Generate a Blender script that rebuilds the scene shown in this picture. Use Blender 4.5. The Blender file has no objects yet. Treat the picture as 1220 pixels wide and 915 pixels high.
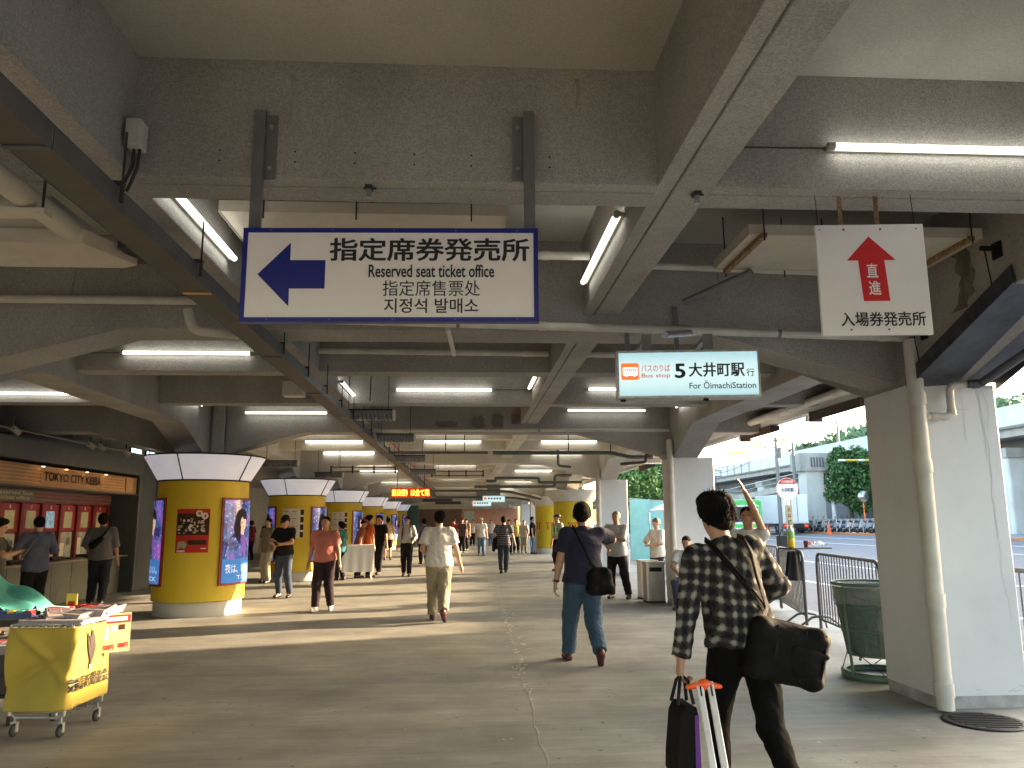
import bpy, bmesh, math, random
import numpy as np
from mathutils import Vector, Matrix
random.seed(7)
PI = math.pi
R = math.radians
S = bpy.context.scene
COL = S.collection

# ---------------------------------------------------------------- camera, world, sun, exposure
cam_d = bpy.data.cameras.new("camera"); cam = bpy.data.objects.new("camera", cam_d); COL.objects.link(cam)
S.camera = cam
cam_d.sensor_width = 36.0; cam_d.lens = 36.0 * 940.0 / 1220.0
cam_d.clip_start = 0.05; cam_d.clip_end = 3000
EYE = Vector((0, 0, 1.55))
cam.matrix_world = (Matrix.Translation(EYE) @ Matrix.Rotation(R(-3.479), 4, 'Z') @ Matrix.Rotation(R(90 + 9.867), 4, 'X')
                    @ Matrix.Rotation(-0.006, 4, 'Z'))
SUN_EL, SUN_AZ = 13.4, 71.0            # elevation; azimuth clockwise from +Y (the concourse axis)
w = bpy.data.worlds.new("World"); S.world = w; w.use_nodes = True
nt = w.node_tree; bg = nt.nodes["Background"]
sky = nt.nodes.new("ShaderNodeTexSky"); sky.sky_type = 'NISHITA'; sky.sun_disc = False
sky.sun_elevation = R(SUN_EL); sky.sun_rotation = R(SUN_AZ); sky.air_density = 1.2; sky.dust_density = 3.0; sky.ozone_density = 1.0
nt.links.new(sky.outputs[0], bg.inputs[0]); bg.inputs[1].default_value = 0.15
sd = bpy.data.lights.new("sun", 'SUN'); sd.energy = 2.8; sd.angle = R(0.5); sd.color = (1.0, 0.73, 0.45)
sun = bpy.data.objects.new("sun", sd); COL.objects.link(sun)
sdir = Vector((math.sin(R(SUN_AZ)) * math.cos(R(SUN_EL)), math.cos(R(SUN_AZ)) * math.cos(R(SUN_EL)), math.sin(R(SUN_EL))))
sun.rotation_euler = sdir.to_track_quat('Z', 'Y').to_euler()
S.view_settings.view_transform = 'Standard'; S.view_settings.look = 'None'
S.view_settings.exposure = 3.2; S.view_settings.gamma = 1.0; S.view_settings.use_curve_mapping = False
cy = S.cycles
cy.use_denoising = True; cy.max_bounces = 7; cy.diffuse_bounces = 5; cy.glossy_bounces = 3; cy.transmission_bounces = 4
cy.transparent_max_bounces = 8; cy.sample_clamp_indirect = 6.0; cy.caustics_reflective = False; cy.caustics_refractive = False

# ---------------------------------------------------------------- materials
MATS = {}
def mat(name, c=(.5, .5, .5), rough=.6, metal=0, var=.12, vs=5, bump=0, bs=120, emi=None, est=0, alpha=1, trans=0, spec=.5, spk=0, sheen=0, dirt=0):
    if name in MATS: return MATS[name]
    m = bpy.data.materials.new(name); m.use_nodes = True; MATS[name] = m
    n = m.node_tree; b = n.nodes["Principled BSDF"]; L = n.links
    b.inputs['Roughness'].default_value = rough; b.inputs['Metallic'].default_value = metal
    b.inputs['Specular IOR Level'].default_value = spec
    if alpha < 1: b.inputs['Alpha'].default_value = alpha
    if trans: b.inputs['Transmission Weight'].default_value = trans
    if sheen: b.inputs['Sheen Weight'].default_value = sheen
    tc = n.nodes.new("ShaderNodeTexCoord")
    t = n.nodes.new("ShaderNodeTexNoise"); t.inputs['Scale'].default_value = vs; t.inputs['Detail'].default_value = 6
    t.inputs['Roughness'].default_value = .65
    L.new(tc.outputs['Object'], t.inputs['Vector'])
    r = n.nodes.new("ShaderNodeValToRGB")
    lo = tuple(max(0, x * (1 - var * 1.6)) for x in c); hi = tuple(min(1, x * (1 + var)) for x in c)
    r.color_ramp.elements[0].position = .3; r.color_ramp.elements[1].position = .7
    r.color_ramp.elements[0].color = (*lo, 1); r.color_ramp.elements[1].color = (*hi, 1)
    L.new(t.outputs['Fac'], r.inputs['Fac'])
    out = r.outputs['Color']
    if spk:      # fine dark aggregate specks of a sprayed finish
        v = n.nodes.new("ShaderNodeTexVoronoi"); v.inputs['Scale'].default_value = 120; v.inputs['Randomness'].default_value = 1
        L.new(tc.outputs['Object'], v.inputs['Vector'])
        g = n.nodes.new("ShaderNodeSeparateColor"); L.new(v.outputs['Color'], g.inputs[0])
        k = n.nodes.new("ShaderNodeMapRange"); k.inputs['From Min'].default_value = 0; k.inputs['From Max'].default_value = 1
        k.inputs['To Min'].default_value = 1 - spk; k.inputs['To Max'].default_value = 1 + spk * .5
        L.new(g.outputs[0], k.inputs['Value'])
        mx = n.nodes.new("ShaderNodeMix"); mx.data_type = 'RGBA'; mx.blend_type = 'MULTIPLY'; mx.inputs[0].default_value = 1
        L.new(out, mx.inputs[6]); L.new(k.outputs[0], mx.inputs[7]); out = mx.outputs[2]
    if dirt:     # broad grime blotches and vertical runs
        t2 = n.nodes.new("ShaderNodeTexNoise"); t2.inputs['Scale'].default_value = 1.3; t2.inputs['Detail'].default_value = 5
        mp = n.nodes.new("ShaderNodeMapping"); mp.inputs['Scale'].default_value = (1, 1, .35)
        L.new(tc.outputs['Object'], mp.inputs[0]); L.new(mp.outputs[0], t2.inputs['Vector'])
        k = n.nodes.new("ShaderNodeMapRange"); k.inputs['From Min'].default_value = .38; k.inputs['From Max'].default_value = .68
        k.inputs['To Min'].default_value = 1; k.inputs['To Max'].default_value = 1 - dirt
        L.new(t2.outputs['Fac'], k.inputs['Value'])
        mx = n.nodes.new("ShaderNodeMix"); mx.data_type = 'RGBA'; mx.blend_type = 'MULTIPLY'; mx.inputs[0].default_value = 1
        L.new(out, mx.inputs[6]); L.new(k.outputs[0], mx.inputs[7]); out = mx.outputs[2]
    L.new(out, b.inputs['Base Color'])
    if bump:
        t3 = n.nodes.new("ShaderNodeTexNoise"); t3.inputs['Scale'].default_value = bs; t3.inputs['Detail'].default_value = 4
        L.new(tc.outputs['Object'], t3.inputs['Vector'])
        bp = n.nodes.new("ShaderNodeBump"); bp.inputs['Strength'].default_value = bump; bp.inputs['Distance'].default_value = .01
        L.new(t3.outputs['Fac'], bp.inputs['Height']); L.new(bp.outputs[0], b.inputs['Normal'])
    if emi: b.inputs['Emission Color'].default_value = (*emi, 1); b.inputs['Emission Strength'].default_value = est
    return m

M = dict(
    ceil=mat('sprayed_concrete', (.40, .388, .37), .9, var=.10, vs=1.2, bump=.6, bs=120, spk=.24, dirt=.2),
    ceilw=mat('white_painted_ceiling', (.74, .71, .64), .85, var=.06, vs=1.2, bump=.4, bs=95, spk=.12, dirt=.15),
    slab=mat('sprayed_slab', (.45, .44, .41), .9, var=.06, vs=1.5, bump=.3, bs=90, spk=.12, dirt=.1),
    wallw=mat('white_wall_paint', (.66, .67, .70), .55, var=.04, vs=1.5, bump=.06, bs=40, dirt=.10),
    pipew=mat('white_pipe_paint', (.62, .60, .56), .45, var=.1, vs=4, dirt=.2),
    pipeg=mat('grey_green_pipe', (.10, .115, .115), .5, var=.2),
    foot=mat('scuffed_plinth_paint', (.45, .45, .46), .6, var=.2, vs=7, dirt=.35),
    dark=mat('dark_rubber', (.02, .02, .022), .7), black=mat('black_plastic', (.010, .010, .012), .6, spec=.25),
    groove=mat('groove_dirt', (.07, .055, .045), .95),
    rust=mat('rusty_steel', (.28, .17, .09), .8, var=.5, vs=30),
    steel=mat('grey_painted_steel', (.17, .175, .185), .45, metal=.2, var=.1),
    galv=mat('galvanised_steel', (.42, .43, .44), .42, metal=.8, var=.2, vs=14),
    stain=mat('stainless_steel', (.55, .55, .54), .3, metal=.95, var=.1),
    barr=mat('barrier_steel', (.13, .13, .135), .45, metal=.6, var=.15),
    chrome=mat('chrome', (.7, .7, .7), .18, metal=1, var=.05),
    tray=mat('cable_tray_paint', (.085, .095, .115), .5, metal=.3, var=.2),
    trayb=mat('cable_tray_cover', (.075, .065, .055), .6, var=.15),
    acw=mat('air_unit_white', (.55, .51, .44), .5, var=.08, dirt=.15),
    darkst=mat('dark_steel_cladding', (.06, .065, .085), .4, metal=.4, var=.35, vs=6),
    yellow=mat('yellow_paint', (.66, .49, .025), .5, var=.05, vs=2, dirt=.05),
    cream=mat('pedestal_white', (.62, .61, .60), .5, var=.05, dirt=.15),
    red=mat('red_paint', (.26, .013, .017), .4, var=.1), redd=mat('dark_red_paint', (.16, .012, .014), .45),
    brown=mat('dark_brown', (.05, .028, .02), .6),
    signw=mat('sign_white', (.82, .81, .84), .4, var=.02), blue=mat('sign_blue', (.01, .018, .22), .4, var=.05),
    ink=mat('sign_ink', (.012, .012, .014), .5, var=.02), signr=mat('sign_red', (.58, .02, .03), .4, var=.03),
    asph=mat('asphalt', (.16, .165, .18), .85, var=.12, vs=3, bump=.3, bs=60, dirt=.15),
    white=mat('white_paint', (.78, .78, .78), .5, var=.05), orange=mat('orange_plastic', (.85, .12, .02), .35),
    teal=mat('teal_sheet', (.10, .42, .40), .6, var=.2), purple=mat('purple_cloth', (.10, .02, .22), .6),
    orangel=mat('orange_light_paint', (.62, .36, .16), .5, var=.08),
    fasc=mat('grey_fascia', (.10, .11, .115), .6, var=.1), leaf=mat('foliage', (.06, .15, .04), .6, var=.5, vs=1.5),
    leaf2=mat('foliage_light', (.10, .20, .05), .6, var=.4, vs=1.5), bark=mat('bark', (.09, .06, .04), .9, var=.3),
    conc=mat('outdoor_concrete', (.40, .39, .37), .8, var=.1, vs=1, dirt=.25, bump=.2, bs=10),
    concw=mat('pale_parapet', (.62, .62, .60), .7, var=.06, vs=1, dirt=.1), under=mat('dark_girder', (.12, .12, .13), .8),
    glass=mat('dark_glass', (.03, .04, .05), .1, spec=.8, var=.2), hedge=mat('kerb_orange', (.55, .22, .08), .7),
    tube=mat('lit_tube', (1, 1, .95), .4, emi=(1.0, .97, .84), est=.85),
    diff=mat('tube_end', (.35, .34, .30), .5),
)

# ---------------------------------------------------------------- object helpers
def link(o, parent=None, loc=None, rot=None, **kw):
    COL.objects.link(o)
    if parent: o.parent = parent
    if loc is not None: o.location = loc
    if rot is not None: o.rotation_euler = rot
    for k, v in kw.items(): o[k] = v
    return o
def thing(name, label, cat, loc=(0, 0, 0), rz=0, group=None):
    o = bpy.data.objects.new(name, None); o.empty_display_size = .1
    link(o, None, loc, (0, 0, rz)); o['label'] = label; o['category'] = cat
    if group: o['group'] = group
    return o
def tag(o, label=None, cat=None, group=None, kind=None):
    for k, v in (('label', label), ('category', cat), ('group', group), ('kind', kind)):
        if v: o[k] = v
    return o
def dup(root, loc=None, rz=None, label=None):
    r = root.copy(); COL.objects.link(r)
    if loc is not None: r.location = loc
    if rz is not None: r.rotation_euler = (0, 0, rz)
    if label: r['label'] = label
    for ch in list(root.children):
        c = ch.copy(); COL.objects.link(c); c.parent = r
        for g in list(ch.children):
            d = g.copy(); COL.objects.link(d); d.parent = c
    return r

class MB:
    def __init__(s): s.v = []; s.f = []; s.sm = []; s.mi = []
    def add(s, vs, fs, smooth=False, mi=0):
        n = len(s.v); s.v += [tuple(p) for p in vs]
        for f in fs: s.f.append([i + n for i in f]); s.sm.append(smooth); s.mi.append(mi)
        return s
    def box(s, x0, x1, y0, y1, z0, z1, mi=0, mtx=None):
        vs = [Vector((x, y, z)) for z in (z0, z1) for y in (y0, y1) for x in (x0, x1)]
        if mtx: vs = [mtx @ p for p in vs]
        return s.add(vs, [(0, 2, 3, 1), (4, 5, 7, 6), (0, 1, 5, 4), (2, 6, 7, 3), (0, 4, 6, 2), (1, 3, 7, 5)], mi=mi)
    def cbox(s, c, d, mi=0, rot=None):
        m = Matrix.Translation(c) @ (rot.to_4x4() if rot else Matrix())
        return s.box(-d[0] / 2, d[0] / 2, -d[1] / 2, d[1] / 2, -d[2] / 2, d[2] / 2, mi, m)
    def rbox(s, c, d, r, mi=0, seg=3, rot=None):       # box with rounded vertical (local z) edges
        pts = []
        for cx, cy_, a0 in ((1, 1, 0), (-1, 1, 90), (-1, -1, 180), (1, -1, 270)):
            for k in range(seg + 1):
                a = R(a0 + 90 * k / seg); pts.append((cx * (d[0] / 2 - r) + r * math.cos(a), cy_ * (d[1] / 2 - r) + r * math.sin(a)))
        m = Matrix.Translation(c) @ (rot.to_4x4() if rot else Matrix())
        return s.prism(pts, -d[2] / 2, d[2] / 2, m, mi)
    def prism(s, pts, z0, z1, m=None, mi=0, smooth=False):   # polygon in xy, ccw, extruded in z
        n = len(pts); vs = [Vector((p[0], p[1], z0)) for p in pts] + [Vector((p[0], p[1], z1)) for p in pts]
        if m: vs = [m @ p for p in vs]
        s.add(vs, [tuple(range(n))[::-1], tuple(range(n, 2 * n))], False, mi)
        return s.add(vs, [(i, (i + 1) % n, (i + 1) % n + n, i + n) for i in range(n)], smooth, mi)
    def tube(s, path, r, n=10, mi=0, caps=True, flat=1.0):
        P = [Vector(p) for p in path]; rs = r if isinstance(r, (list, tuple)) else [r] * len(P)
        vs = []; prev = None
        for i, p in enumerate(P):
            t = (P[min(i + 1, len(P) - 1)] - P[max(i - 1, 0)]).normalized()
            if prev is None:
                a = Vector((0, 0, 1)) if abs(t.z) < .9 else Vector((1, 0, 0)); u = t.cross(a).normalized()
            else: u = (prev - t * prev.dot(t)).normalized()
            v = t.cross(u); prev = u
            for k in range(n):
                a = 2 * PI * k / n; vs.append(p + (u * math.cos(a) + v * math.sin(a) * flat) * rs[i])
        fs = []
        for i in range(len(P) - 1):
            for k in range(n):
                a = i * n + k; b = i * n + (k + 1) % n; fs.append((a, b, b + n, a + n))
        s.add(vs, fs, True, mi)
        if caps: s.add(vs, [tuple(range(n))[::-1], tuple(range(len(vs) - n, len(vs)))], False, mi)
        return s
    def lathe(s, prof, n=32, c=(0, 0, 0), mi=0, caps=True, a0=0, a1=2 * PI, sharp=False):
        full = abs(a1 - a0 - 2 * PI) < 1e-6; m = n if full else n + 1
        vs = [(c[0] + r * math.cos(a0 + (a1 - a0) * k / n), c[1] + r * math.sin(a0 + (a1 - a0) * k / n), c[2] + z) for r, z in prof for k in range(m)]
        fs = [(i * m + k, i * m + (k + 1) % m, (i + 1) * m + (k + 1) % m, (i + 1) * m + k) for i in range(len(prof) - 1) for k in range(n)]
        if sharp:
            for i in range(len(prof) - 1):
                s.add(vs[i * m:(i + 2) * m], [(k, (k + 1) % m, m + (k + 1) % m, m + k) for k in range(n)], True, mi)
        else: s.add(vs, fs, True, mi)
        if caps and full: s.add(vs, [tuple(range(m))[::-1], tuple(range(len(vs) - m, len(vs)))], False, mi)
        return s
    def grid(s, fn, nu, nv, mi=0, smooth=True):
        vs = [fn(i / nu, j / nv) for j in range(nv + 1) for i in range(nu + 1)]
        return s.add(vs, [(j * (nu + 1) + i, j * (nu + 1) + i + 1, (j + 1) * (nu + 1) + i + 1, (j + 1) * (nu + 1) + i) for j in range(nv) for i in range(nu)], smooth, mi)
    def mesh(s, name, mats):
        me = bpy.data.meshes.new(name); me.from_pydata(s.v, [], s.f)
        for m in (mats if isinstance(mats, (list, tuple)) else [mats]): me.materials.append(M[m] if isinstance(m, str) else m)
        me.polygons.foreach_set('use_smooth', s.sm); me.polygons.foreach_set('material_index', s.mi); me.update()
        return me
    def build(s, name, mats, parent=None, loc=None, rot=None, **kw):
        return link(bpy.data.objects.new(name, s.mesh(name, mats)), parent, loc, rot, **kw)
    def bevel(s, o, w=.01, seg=2):
        b = o.modifiers.new('bevel', 'BEVEL'); b.width = w; b.segments = seg; b.limit_method = 'ANGLE'; return o
def bev(o, w=.006, seg=2):
    b = o.modifiers.new('bevel', 'BEVEL'); b.width = w; b.segments = seg; b.limit_method = 'ANGLE'; return o
def struct(mb, name, mats, **kw):
    return mb.build(name, mats, kind='structure', **kw)
def mobj(name, me, parent=None, loc=None, rot=None, **kw):
    return link(bpy.data.objects.new(name, me), parent, loc, rot, **kw)

def text(name, body, m, parent, x0, x1, z0, z1, y, bold=0.0, depth=.002, rz=0, bend=None, ox=0, oy=0):
    """flat lettering that fills the box x0..x1, z0..z1 in the plane y, facing -y"""
    cu = bpy.data.curves.new(name, 'FONT'); cu.body = body; cu.size = 1; cu.offset = min(bold, .011); cu.extrude = 0; cu.resolution_u = 3
    to = bpy.data.objects.new('tmp', cu); COL.objects.link(to)
    dg = bpy.context.evaluated_depsgraph_get(); me = bpy.data.meshes.new_from_object(to.evaluated_get(dg))
    bpy.data.objects.remove(to); bpy.data.curves.remove(cu)
    n = len(me.vertices)
    if n == 0: return None
    c = np.empty(n * 3); me.vertices.foreach_get('co', c); c = c.reshape(-1, 3)
    a, b = c.min(0), c.max(0); o = np.empty_like(c)
    o[:, 0] = x0 + (c[:, 0] - a[0]) / max(b[0] - a[0], 1e-6) * (x1 - x0)
    o[:, 2] = z0 + (c[:, 1] - a[1]) / max(b[1] - a[1], 1e-6) * (z1 - z0)
    o[:, 1] = y
    cop = [o]
    if bold > .012:      # heavier strokes: shifted copies a hair apart in depth
        em = (x1 - x0) / max(b[0] - a[0], 1e-6); sh = (bold - .006) * em
        cop = [o + np.array([dx * sh, -.0004 * k_, dz * sh * .5]) for k_, (dx, dz) in enumerate(((0, 0), (-1, 0), (1, 0), (0, 1), (0, -1)))]
    if bend: cop = [bend(q_) for q_ in cop]
    if len(cop) > 1:
        fs = [tuple(p.vertices) for p in me.polygons]; nv = len(o); me = bpy.data.meshes.new(name)
        me.from_pydata([tuple(v) for q_ in cop for v in q_], [], [tuple(i + k_ * nv for i in f) for k_ in range(len(cop)) for f in fs]); o = np.concatenate(cop)
    else: o = cop[0]
    me.vertices.foreach_set('co', o.ravel()); me.materials.clear(); me.materials.append(M[m] if isinstance(m, str) else m)
    me.update(); me.name = name
    return mobj(name, me, parent)
ORD = ['first', 'second', 'third', 'fourth', 'fifth', 'sixth', 'seventh', 'eighth', 'ninth', 'tenth', 'eleventh', 'twelfth',
       'thirteenth', 'fourteenth', 'fifteenth', 'sixteenth', 'seventeenth', 'eighteenth', 'nineteenth', 'twentieth']
# ================================================================ THE SETTING
ZL, ZM, ZS = 3.37, 3.21, 4.06          # underside of the small beams, the main beams and the slab
XL, XR = -2.12, 1.06                    # left faces of the two inner long beams
ROWS = [7.05 + 8.05 * k for k in range(-1, 9)]
YEND = 71.5
# floor, worn and slightly ridged, with a crack and pale scuffs
fm = mat('worn_floor_screed', (.325, .325, .30), .62, var=.16, vs=.9, bump=.12, bs=25, dirt=.3)
n = fm.node_tree; b = n.nodes['Principled BSDF']; L = n.links
tc = [x for x in n.nodes if x.type == 'TEX_COORD'][0]
src = b.inputs['Base Color'].links[0].from_socket
mp = n.nodes.new('ShaderNodeMapping'); mp.inputs['Scale'].default_value = (.25, 2.2, 1); L.new(tc.outputs['Object'], mp.inputs[0])
t = n.nodes.new('ShaderNodeTexNoise'); t.inputs['Scale'].default_value = 1.4; t.inputs['Detail'].default_value = 6; t.inputs['Roughness'].default_value = .7; L.new(mp.outputs[0], t.inputs['Vector'])
k = n.nodes.new('ShaderNodeMapRange'); k.inputs['From Min'].default_value = .35; k.inputs['From Max'].default_value = .7; k.inputs['To Min'].default_value = .78; k.inputs['To Max'].default_value = 1.12
L.new(t.outputs['Fac'], k.inputs['Value'])
mx = n.nodes.new('ShaderNodeMix'); mx.data_type = 'RGBA'; mx.blend_type = 'MULTIPLY'; mx.inputs[0].default_value = 1
L.new(src, mx.inputs[6]); L.new(k.outputs[0], mx.inputs[7])
t2 = n.nodes.new('ShaderNodeTexNoise'); t2.inputs['Scale'].default_value = 9; t2.inputs['Detail'].default_value = 8; t2.inputs['Roughness'].default_value = .75; L.new(tc.outputs['Object'], t2.inputs['Vector'])
k2 = n.nodes.new('ShaderNodeMapRange'); k2.inputs['From Min'].default_value = .56; k2.inputs['From Max'].default_value = .72; k2.inputs['To Min'].default_value = 0; k2.inputs['To Max'].default_value = .55
L.new(t2.outputs['Fac'], k2.inputs['Value'])
mx2 = n.nodes.new('ShaderNodeMix'); mx2.data_type = 'RGBA'; L.new(k2.outputs[0], mx2.inputs[0]); L.new(mx.outputs[2], mx2.inputs[6]); mx2.inputs[7].default_value = (.18, .175, .16, 1)
t4 = n.nodes.new('ShaderNodeTexVoronoi'); t4.inputs['Scale'].default_value = 3.1; L.new(tc.outputs['Object'], t4.inputs['Vector'])
k4 = n.nodes.new('ShaderNodeMapRange'); k4.inputs['From Min'].default_value = .035; k4.inputs['From Max'].default_value = .075; k4.inputs['To Min'].default_value = .6; k4.inputs['To Max'].default_value = 0; L.new(t4.outputs['Distance'], k4.inputs['Value'])
mx4 = n.nodes.new('ShaderNodeMix'); mx4.data_type = 'RGBA'; L.new(k4.outputs[0], mx4.inputs[0]); L.new(mx2.outputs[2], mx4.inputs[6]); mx4.inputs[7].default_value = (.10, .09, .08, 1)
mp5 = n.nodes.new('ShaderNodeMapping'); mp5.inputs['Scale'].default_value = (1.2, 14, 1); mp5.inputs['Rotation'].default_value = (0, 0, .03); L.new(tc.outputs['Object'], mp5.inputs[0])
t5 = n.nodes.new('ShaderNodeTexNoise'); t5.inputs['Scale'].default_value = 2.2; t5.inputs['Detail'].default_value = 8; t5.inputs['Roughness'].default_value = .8; L.new(mp5.outputs[0], t5.inputs['Vector'])
k5 = n.nodes.new('ShaderNodeMapRange'); k5.inputs['From Min'].default_value = .3; k5.inputs['From Max'].default_value = .7; k5.inputs['To Min'].default_value = .80; k5.inputs['To Max'].default_value = 1.16; L.new(t5.outputs['Fac'], k5.inputs['Value'])
mx5 = n.nodes.new('ShaderNodeMix'); mx5.data_type = 'RGBA'; mx5.blend_type = 'MULTIPLY'; mx5.inputs[0].default_value = 1; L.new(mx4.outputs[2], mx5.inputs[6]); L.new(k5.outputs[0], mx5.inputs[7])
L.new(mx5.outputs[2], b.inputs['Base Color'])
mb = MB(); mb.box(-16, 6.0, -9, YEND, -.2, 0); struct(mb, 'concourse_floor', fm)
# the long wandering crack with its pale filler
rnd = random.Random(3)
crack = MB(); fill = MB(); y = 3.6; x = .51; pts = []
while y < 25:
    pts.append((x, y)); y += rnd.uniform(.10, .28) * (1 + y * .02); x = .445 + .0185 * y + rnd.uniform(-.016, .016) * (1 + y * .04)
for (xa, ya), (xb, yb) in zip(pts, pts[1:]):
    wd = rnd.uniform(.002, .006); crack.add([(xa - wd, ya, .004), (xa + wd, ya, .004), (xb + wd, yb, .004), (xb - wd, yb, .004)], [(0, 1, 2, 3)])
for i in range(240):
    xa, ya = rnd.choice(pts)
    if not 7.2 < ya < 15: continue
    ya += rnd.uniform(-.15, .15); side = rnd.choice([-1, 1]) * rnd.uniform(.0, .14 if rnd.random() < .4 else .05); a = rnd.uniform(-.5, .5) + (1.2 if rnd.random() < .3 else 0)
    l = rnd.uniform(.03, .16); wd = rnd.uniform(.005, .018); dx, dy = math.sin(a) * l, math.cos(a) * l; xa += side
    fill.add([(xa - wd, ya, .006), (xa + wd * rnd.random(), ya - wd, .006), (xa + dx + wd, ya + dy, .006), (xa + dx * .6 - wd, ya + dy * .8, .006)], [(0, 1, 2, 3)])
struct(crack, 'floor_crack', mat('crack_line', (.42, .415, .38), .9)); struct(fill, 'crack_filler', mat('crack_filler', (.56, .55, .49), .9, var=.25, vs=20))
# gum spots, scuffs and scraps that a busy floor collects
mb = MB(); m2 = MB(); m3 = MB()
for i in range(420):
    y = 4.4 + 16 * rnd.random() ** 1.3; x = rnd.uniform(-.55, .55) * y + .3; r_ = rnd.uniform(.006, .017); a0 = rnd.random() * 6
    if x > 5.6 or x < -7: continue
    (mb if i % 3 else m2).add([(x + r_ * (1 + .3 * math.sin(3 * a + a0)) * math.cos(a), y + r_ * (1 + .3 * math.sin(2 * a + a0)) * math.sin(a), .003) for a in [k * PI / 4 for k in range(8)]], [tuple(range(8))])
for i in range(90):
    y = 4.6 + 11 * rnd.random(); x = rnd.uniform(-.5, .5) * y + .3; l = rnd.uniform(.04, .22); a = rnd.uniform(-.5, .5); w_ = rnd.uniform(.0015, .004)
    m3.add([(x, y - w_, .0035), (x + l * math.cos(a) * .5, y + l * math.sin(a) * .5 - w_ * 2, .0035), (x + l * math.cos(a), y + l * math.sin(a), .0035), (x + l * math.cos(a) * .5, y + l * math.sin(a) * .5 + w_ * 2, .0035)], [(0, 1, 2, 3)])
tag(struct(mb, 'gum_spots', mat('gum_dark', (.12, .115, .105), .8)), kind='stuff'); tag(struct(m2, 'pale_spots', mat('gum_pale', (.42, .41, .38), .8)), kind='stuff'); tag(struct(m3, 'scuff_marks', mat('scuff_dark', (.15, .14, .13), .8)), kind='stuff')
# slab over the hall
mb = MB(); mb.box(-16, 5.9, -9, 15.1, ZS, ZS + .25); struct(mb, 'ceiling_slab', 'slab')
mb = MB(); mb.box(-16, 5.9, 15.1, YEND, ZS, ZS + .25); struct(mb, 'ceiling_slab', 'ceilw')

def beam_x(x0, x1, yc, w, zb, name='ceiling_beam', g=None, mats='ceil'):
    # profile in (y, z) swept along x; an 11 mm recess runs along the underside at g metres from the front edge
    y0 = yc - w / 2; y1 = yc + w / 2; pr = [(y0, ZS + .002), (y0, zb)]
    if g: pr += [(y0 + g, zb), (y0 + g + .003, zb + .02), (y0 + g + .013, zb + .02), (y0 + g + .016, zb)]
    pr += [(y1, zb), (y1, ZS + .002)]
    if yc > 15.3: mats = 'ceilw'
    m = Matrix(((0, 0, 1, 0), (1, 0, 0, 0), (0, 1, 0, 0), (0, 0, 0, 1)))
    mb = MB(); mb.prism(pr, x0, x1, m); return bev(struct(mb, name, mats), .012, 2)
def beam_y(y0, y1, x0, w, zb, name='ceiling_beam', g=None, mats='ceil'):
    pr = [(x0, ZS + .002), (x0, zb)]
    if g: pr += [(x0 + g, zb), (x0 + g + .003, zb + .02), (x0 + g + .013, zb + .02), (x0 + g + .016, zb)]
    pr += [(x0 + w, zb), (x0 + w, ZS + .002)]
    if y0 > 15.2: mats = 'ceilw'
    m = Matrix(((1, 0, 0, 0), (0, 0, -1, 0), (0, 1, 0, 0), (0, 0, 0, 1)))
    mb = MB(); mb.prism(pr, -y1, -y0, m); return bev(struct(mb, name, mats), .012, 2)
XC0, XC1 = -5.16, -4.68                 # left column-line beam
XD0, XD1 = 3.93, 4.41                   # right column-line beam
BL = [-16, XC0, XC1, XL, XL + .34, XR, XR + .32, XD0, XD1, 5.9]
def xsegs():                            # spans between the long beams
    return [(-16, XC0), (XC1, XL), (XL + .34, XR), (XR + .32, XD0), (XD1, 5.9)]
for k, yc in enumerate(ROWS):
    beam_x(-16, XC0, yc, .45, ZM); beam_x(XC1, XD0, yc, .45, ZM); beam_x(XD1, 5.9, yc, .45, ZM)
    ya, yb = yc + .225, yc + 8.05 - .225
    if k < len(ROWS) - 1:
        s1, s2 = yc + 2.72, yc + 5.37
        if k == 0: s1, s2 = yc + 2.6, 4.20
        for ys in (s1, s2):
            for a, b_ in xsegs(): beam_x(a, b_, ys, .30, ZL, g=.10)
        beam_y(ya, yb, XL, .34, ZL, g=.10); beam_y(ya, yb, XR, .32, ZL, g=.09)
        beam_y(yc + .40, yb - .175, XC0, .48, ZM - .003); beam_y(yc + .40, yb - .175, XD0, .48, ZM - .003)
# beam heads over the columns and the sloping haunches that thicken the beams towards them
def haunch(pts, m, w):
    mb = MB(); mb.prism(pts, -w / 2, w / 2, m); return bev(struct(mb, 'beam_haunch', 'ceilw' if HY > 15.2 else 'ceil'), .01, 2)
for yc in ROWS:
    HY = yc
    for (xa, xb), s in (((XC0, XC1), -1), ((XD0, XD1), 1)):
        xc = (xa + xb) / 2; w = xb - xa
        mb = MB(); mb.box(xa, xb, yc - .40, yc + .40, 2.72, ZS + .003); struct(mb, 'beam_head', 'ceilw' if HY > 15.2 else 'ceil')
        my = Matrix(((0, 0, 1, xc), (1, 0, 0, 0), (0, 1, 0, 0), (0, 0, 0, 1)))      # (u, v, w) -> (x = w, y = u, z = v)
        haunch([(yc - 1.78, ZM - .002), (yc - .40, 2.72), (yc - .40, ZM + .05), (yc - 1.78, ZM + .05)], my, w - .002)
        haunch([(yc + .40, 2.72), (yc + 1.78, ZM - .002), (yc + 1.78, ZM + .05), (yc + .40, ZM + .05)], my, w - .002)
        mxm = Matrix(((1, 0, 0, 0), (0, 0, -1, yc), (0, 1, 0, 0), (0, 0, 0, 1)))      # (u, v, w) -> (x = u, y = -w, z = v)
        if s > 0:
            haunch([(xa - 1.75, ZM + .003), (xa, 2.75), (xa, ZM + .05), (xa - 1.75, ZM + .05)], mxm, .446)
        else:
            haunch([(xb, 2.75), (xb + 1.72, ZM + .003), (xb + 1.72, ZM + .05), (xb, ZM + .05)], mxm, .446)
            haunch([(xa - 1.72, ZM + .003), (xa, 2.75), (xa, ZM + .05), (xa - 1.72, ZM + .05)], mxm, .446)

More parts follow.
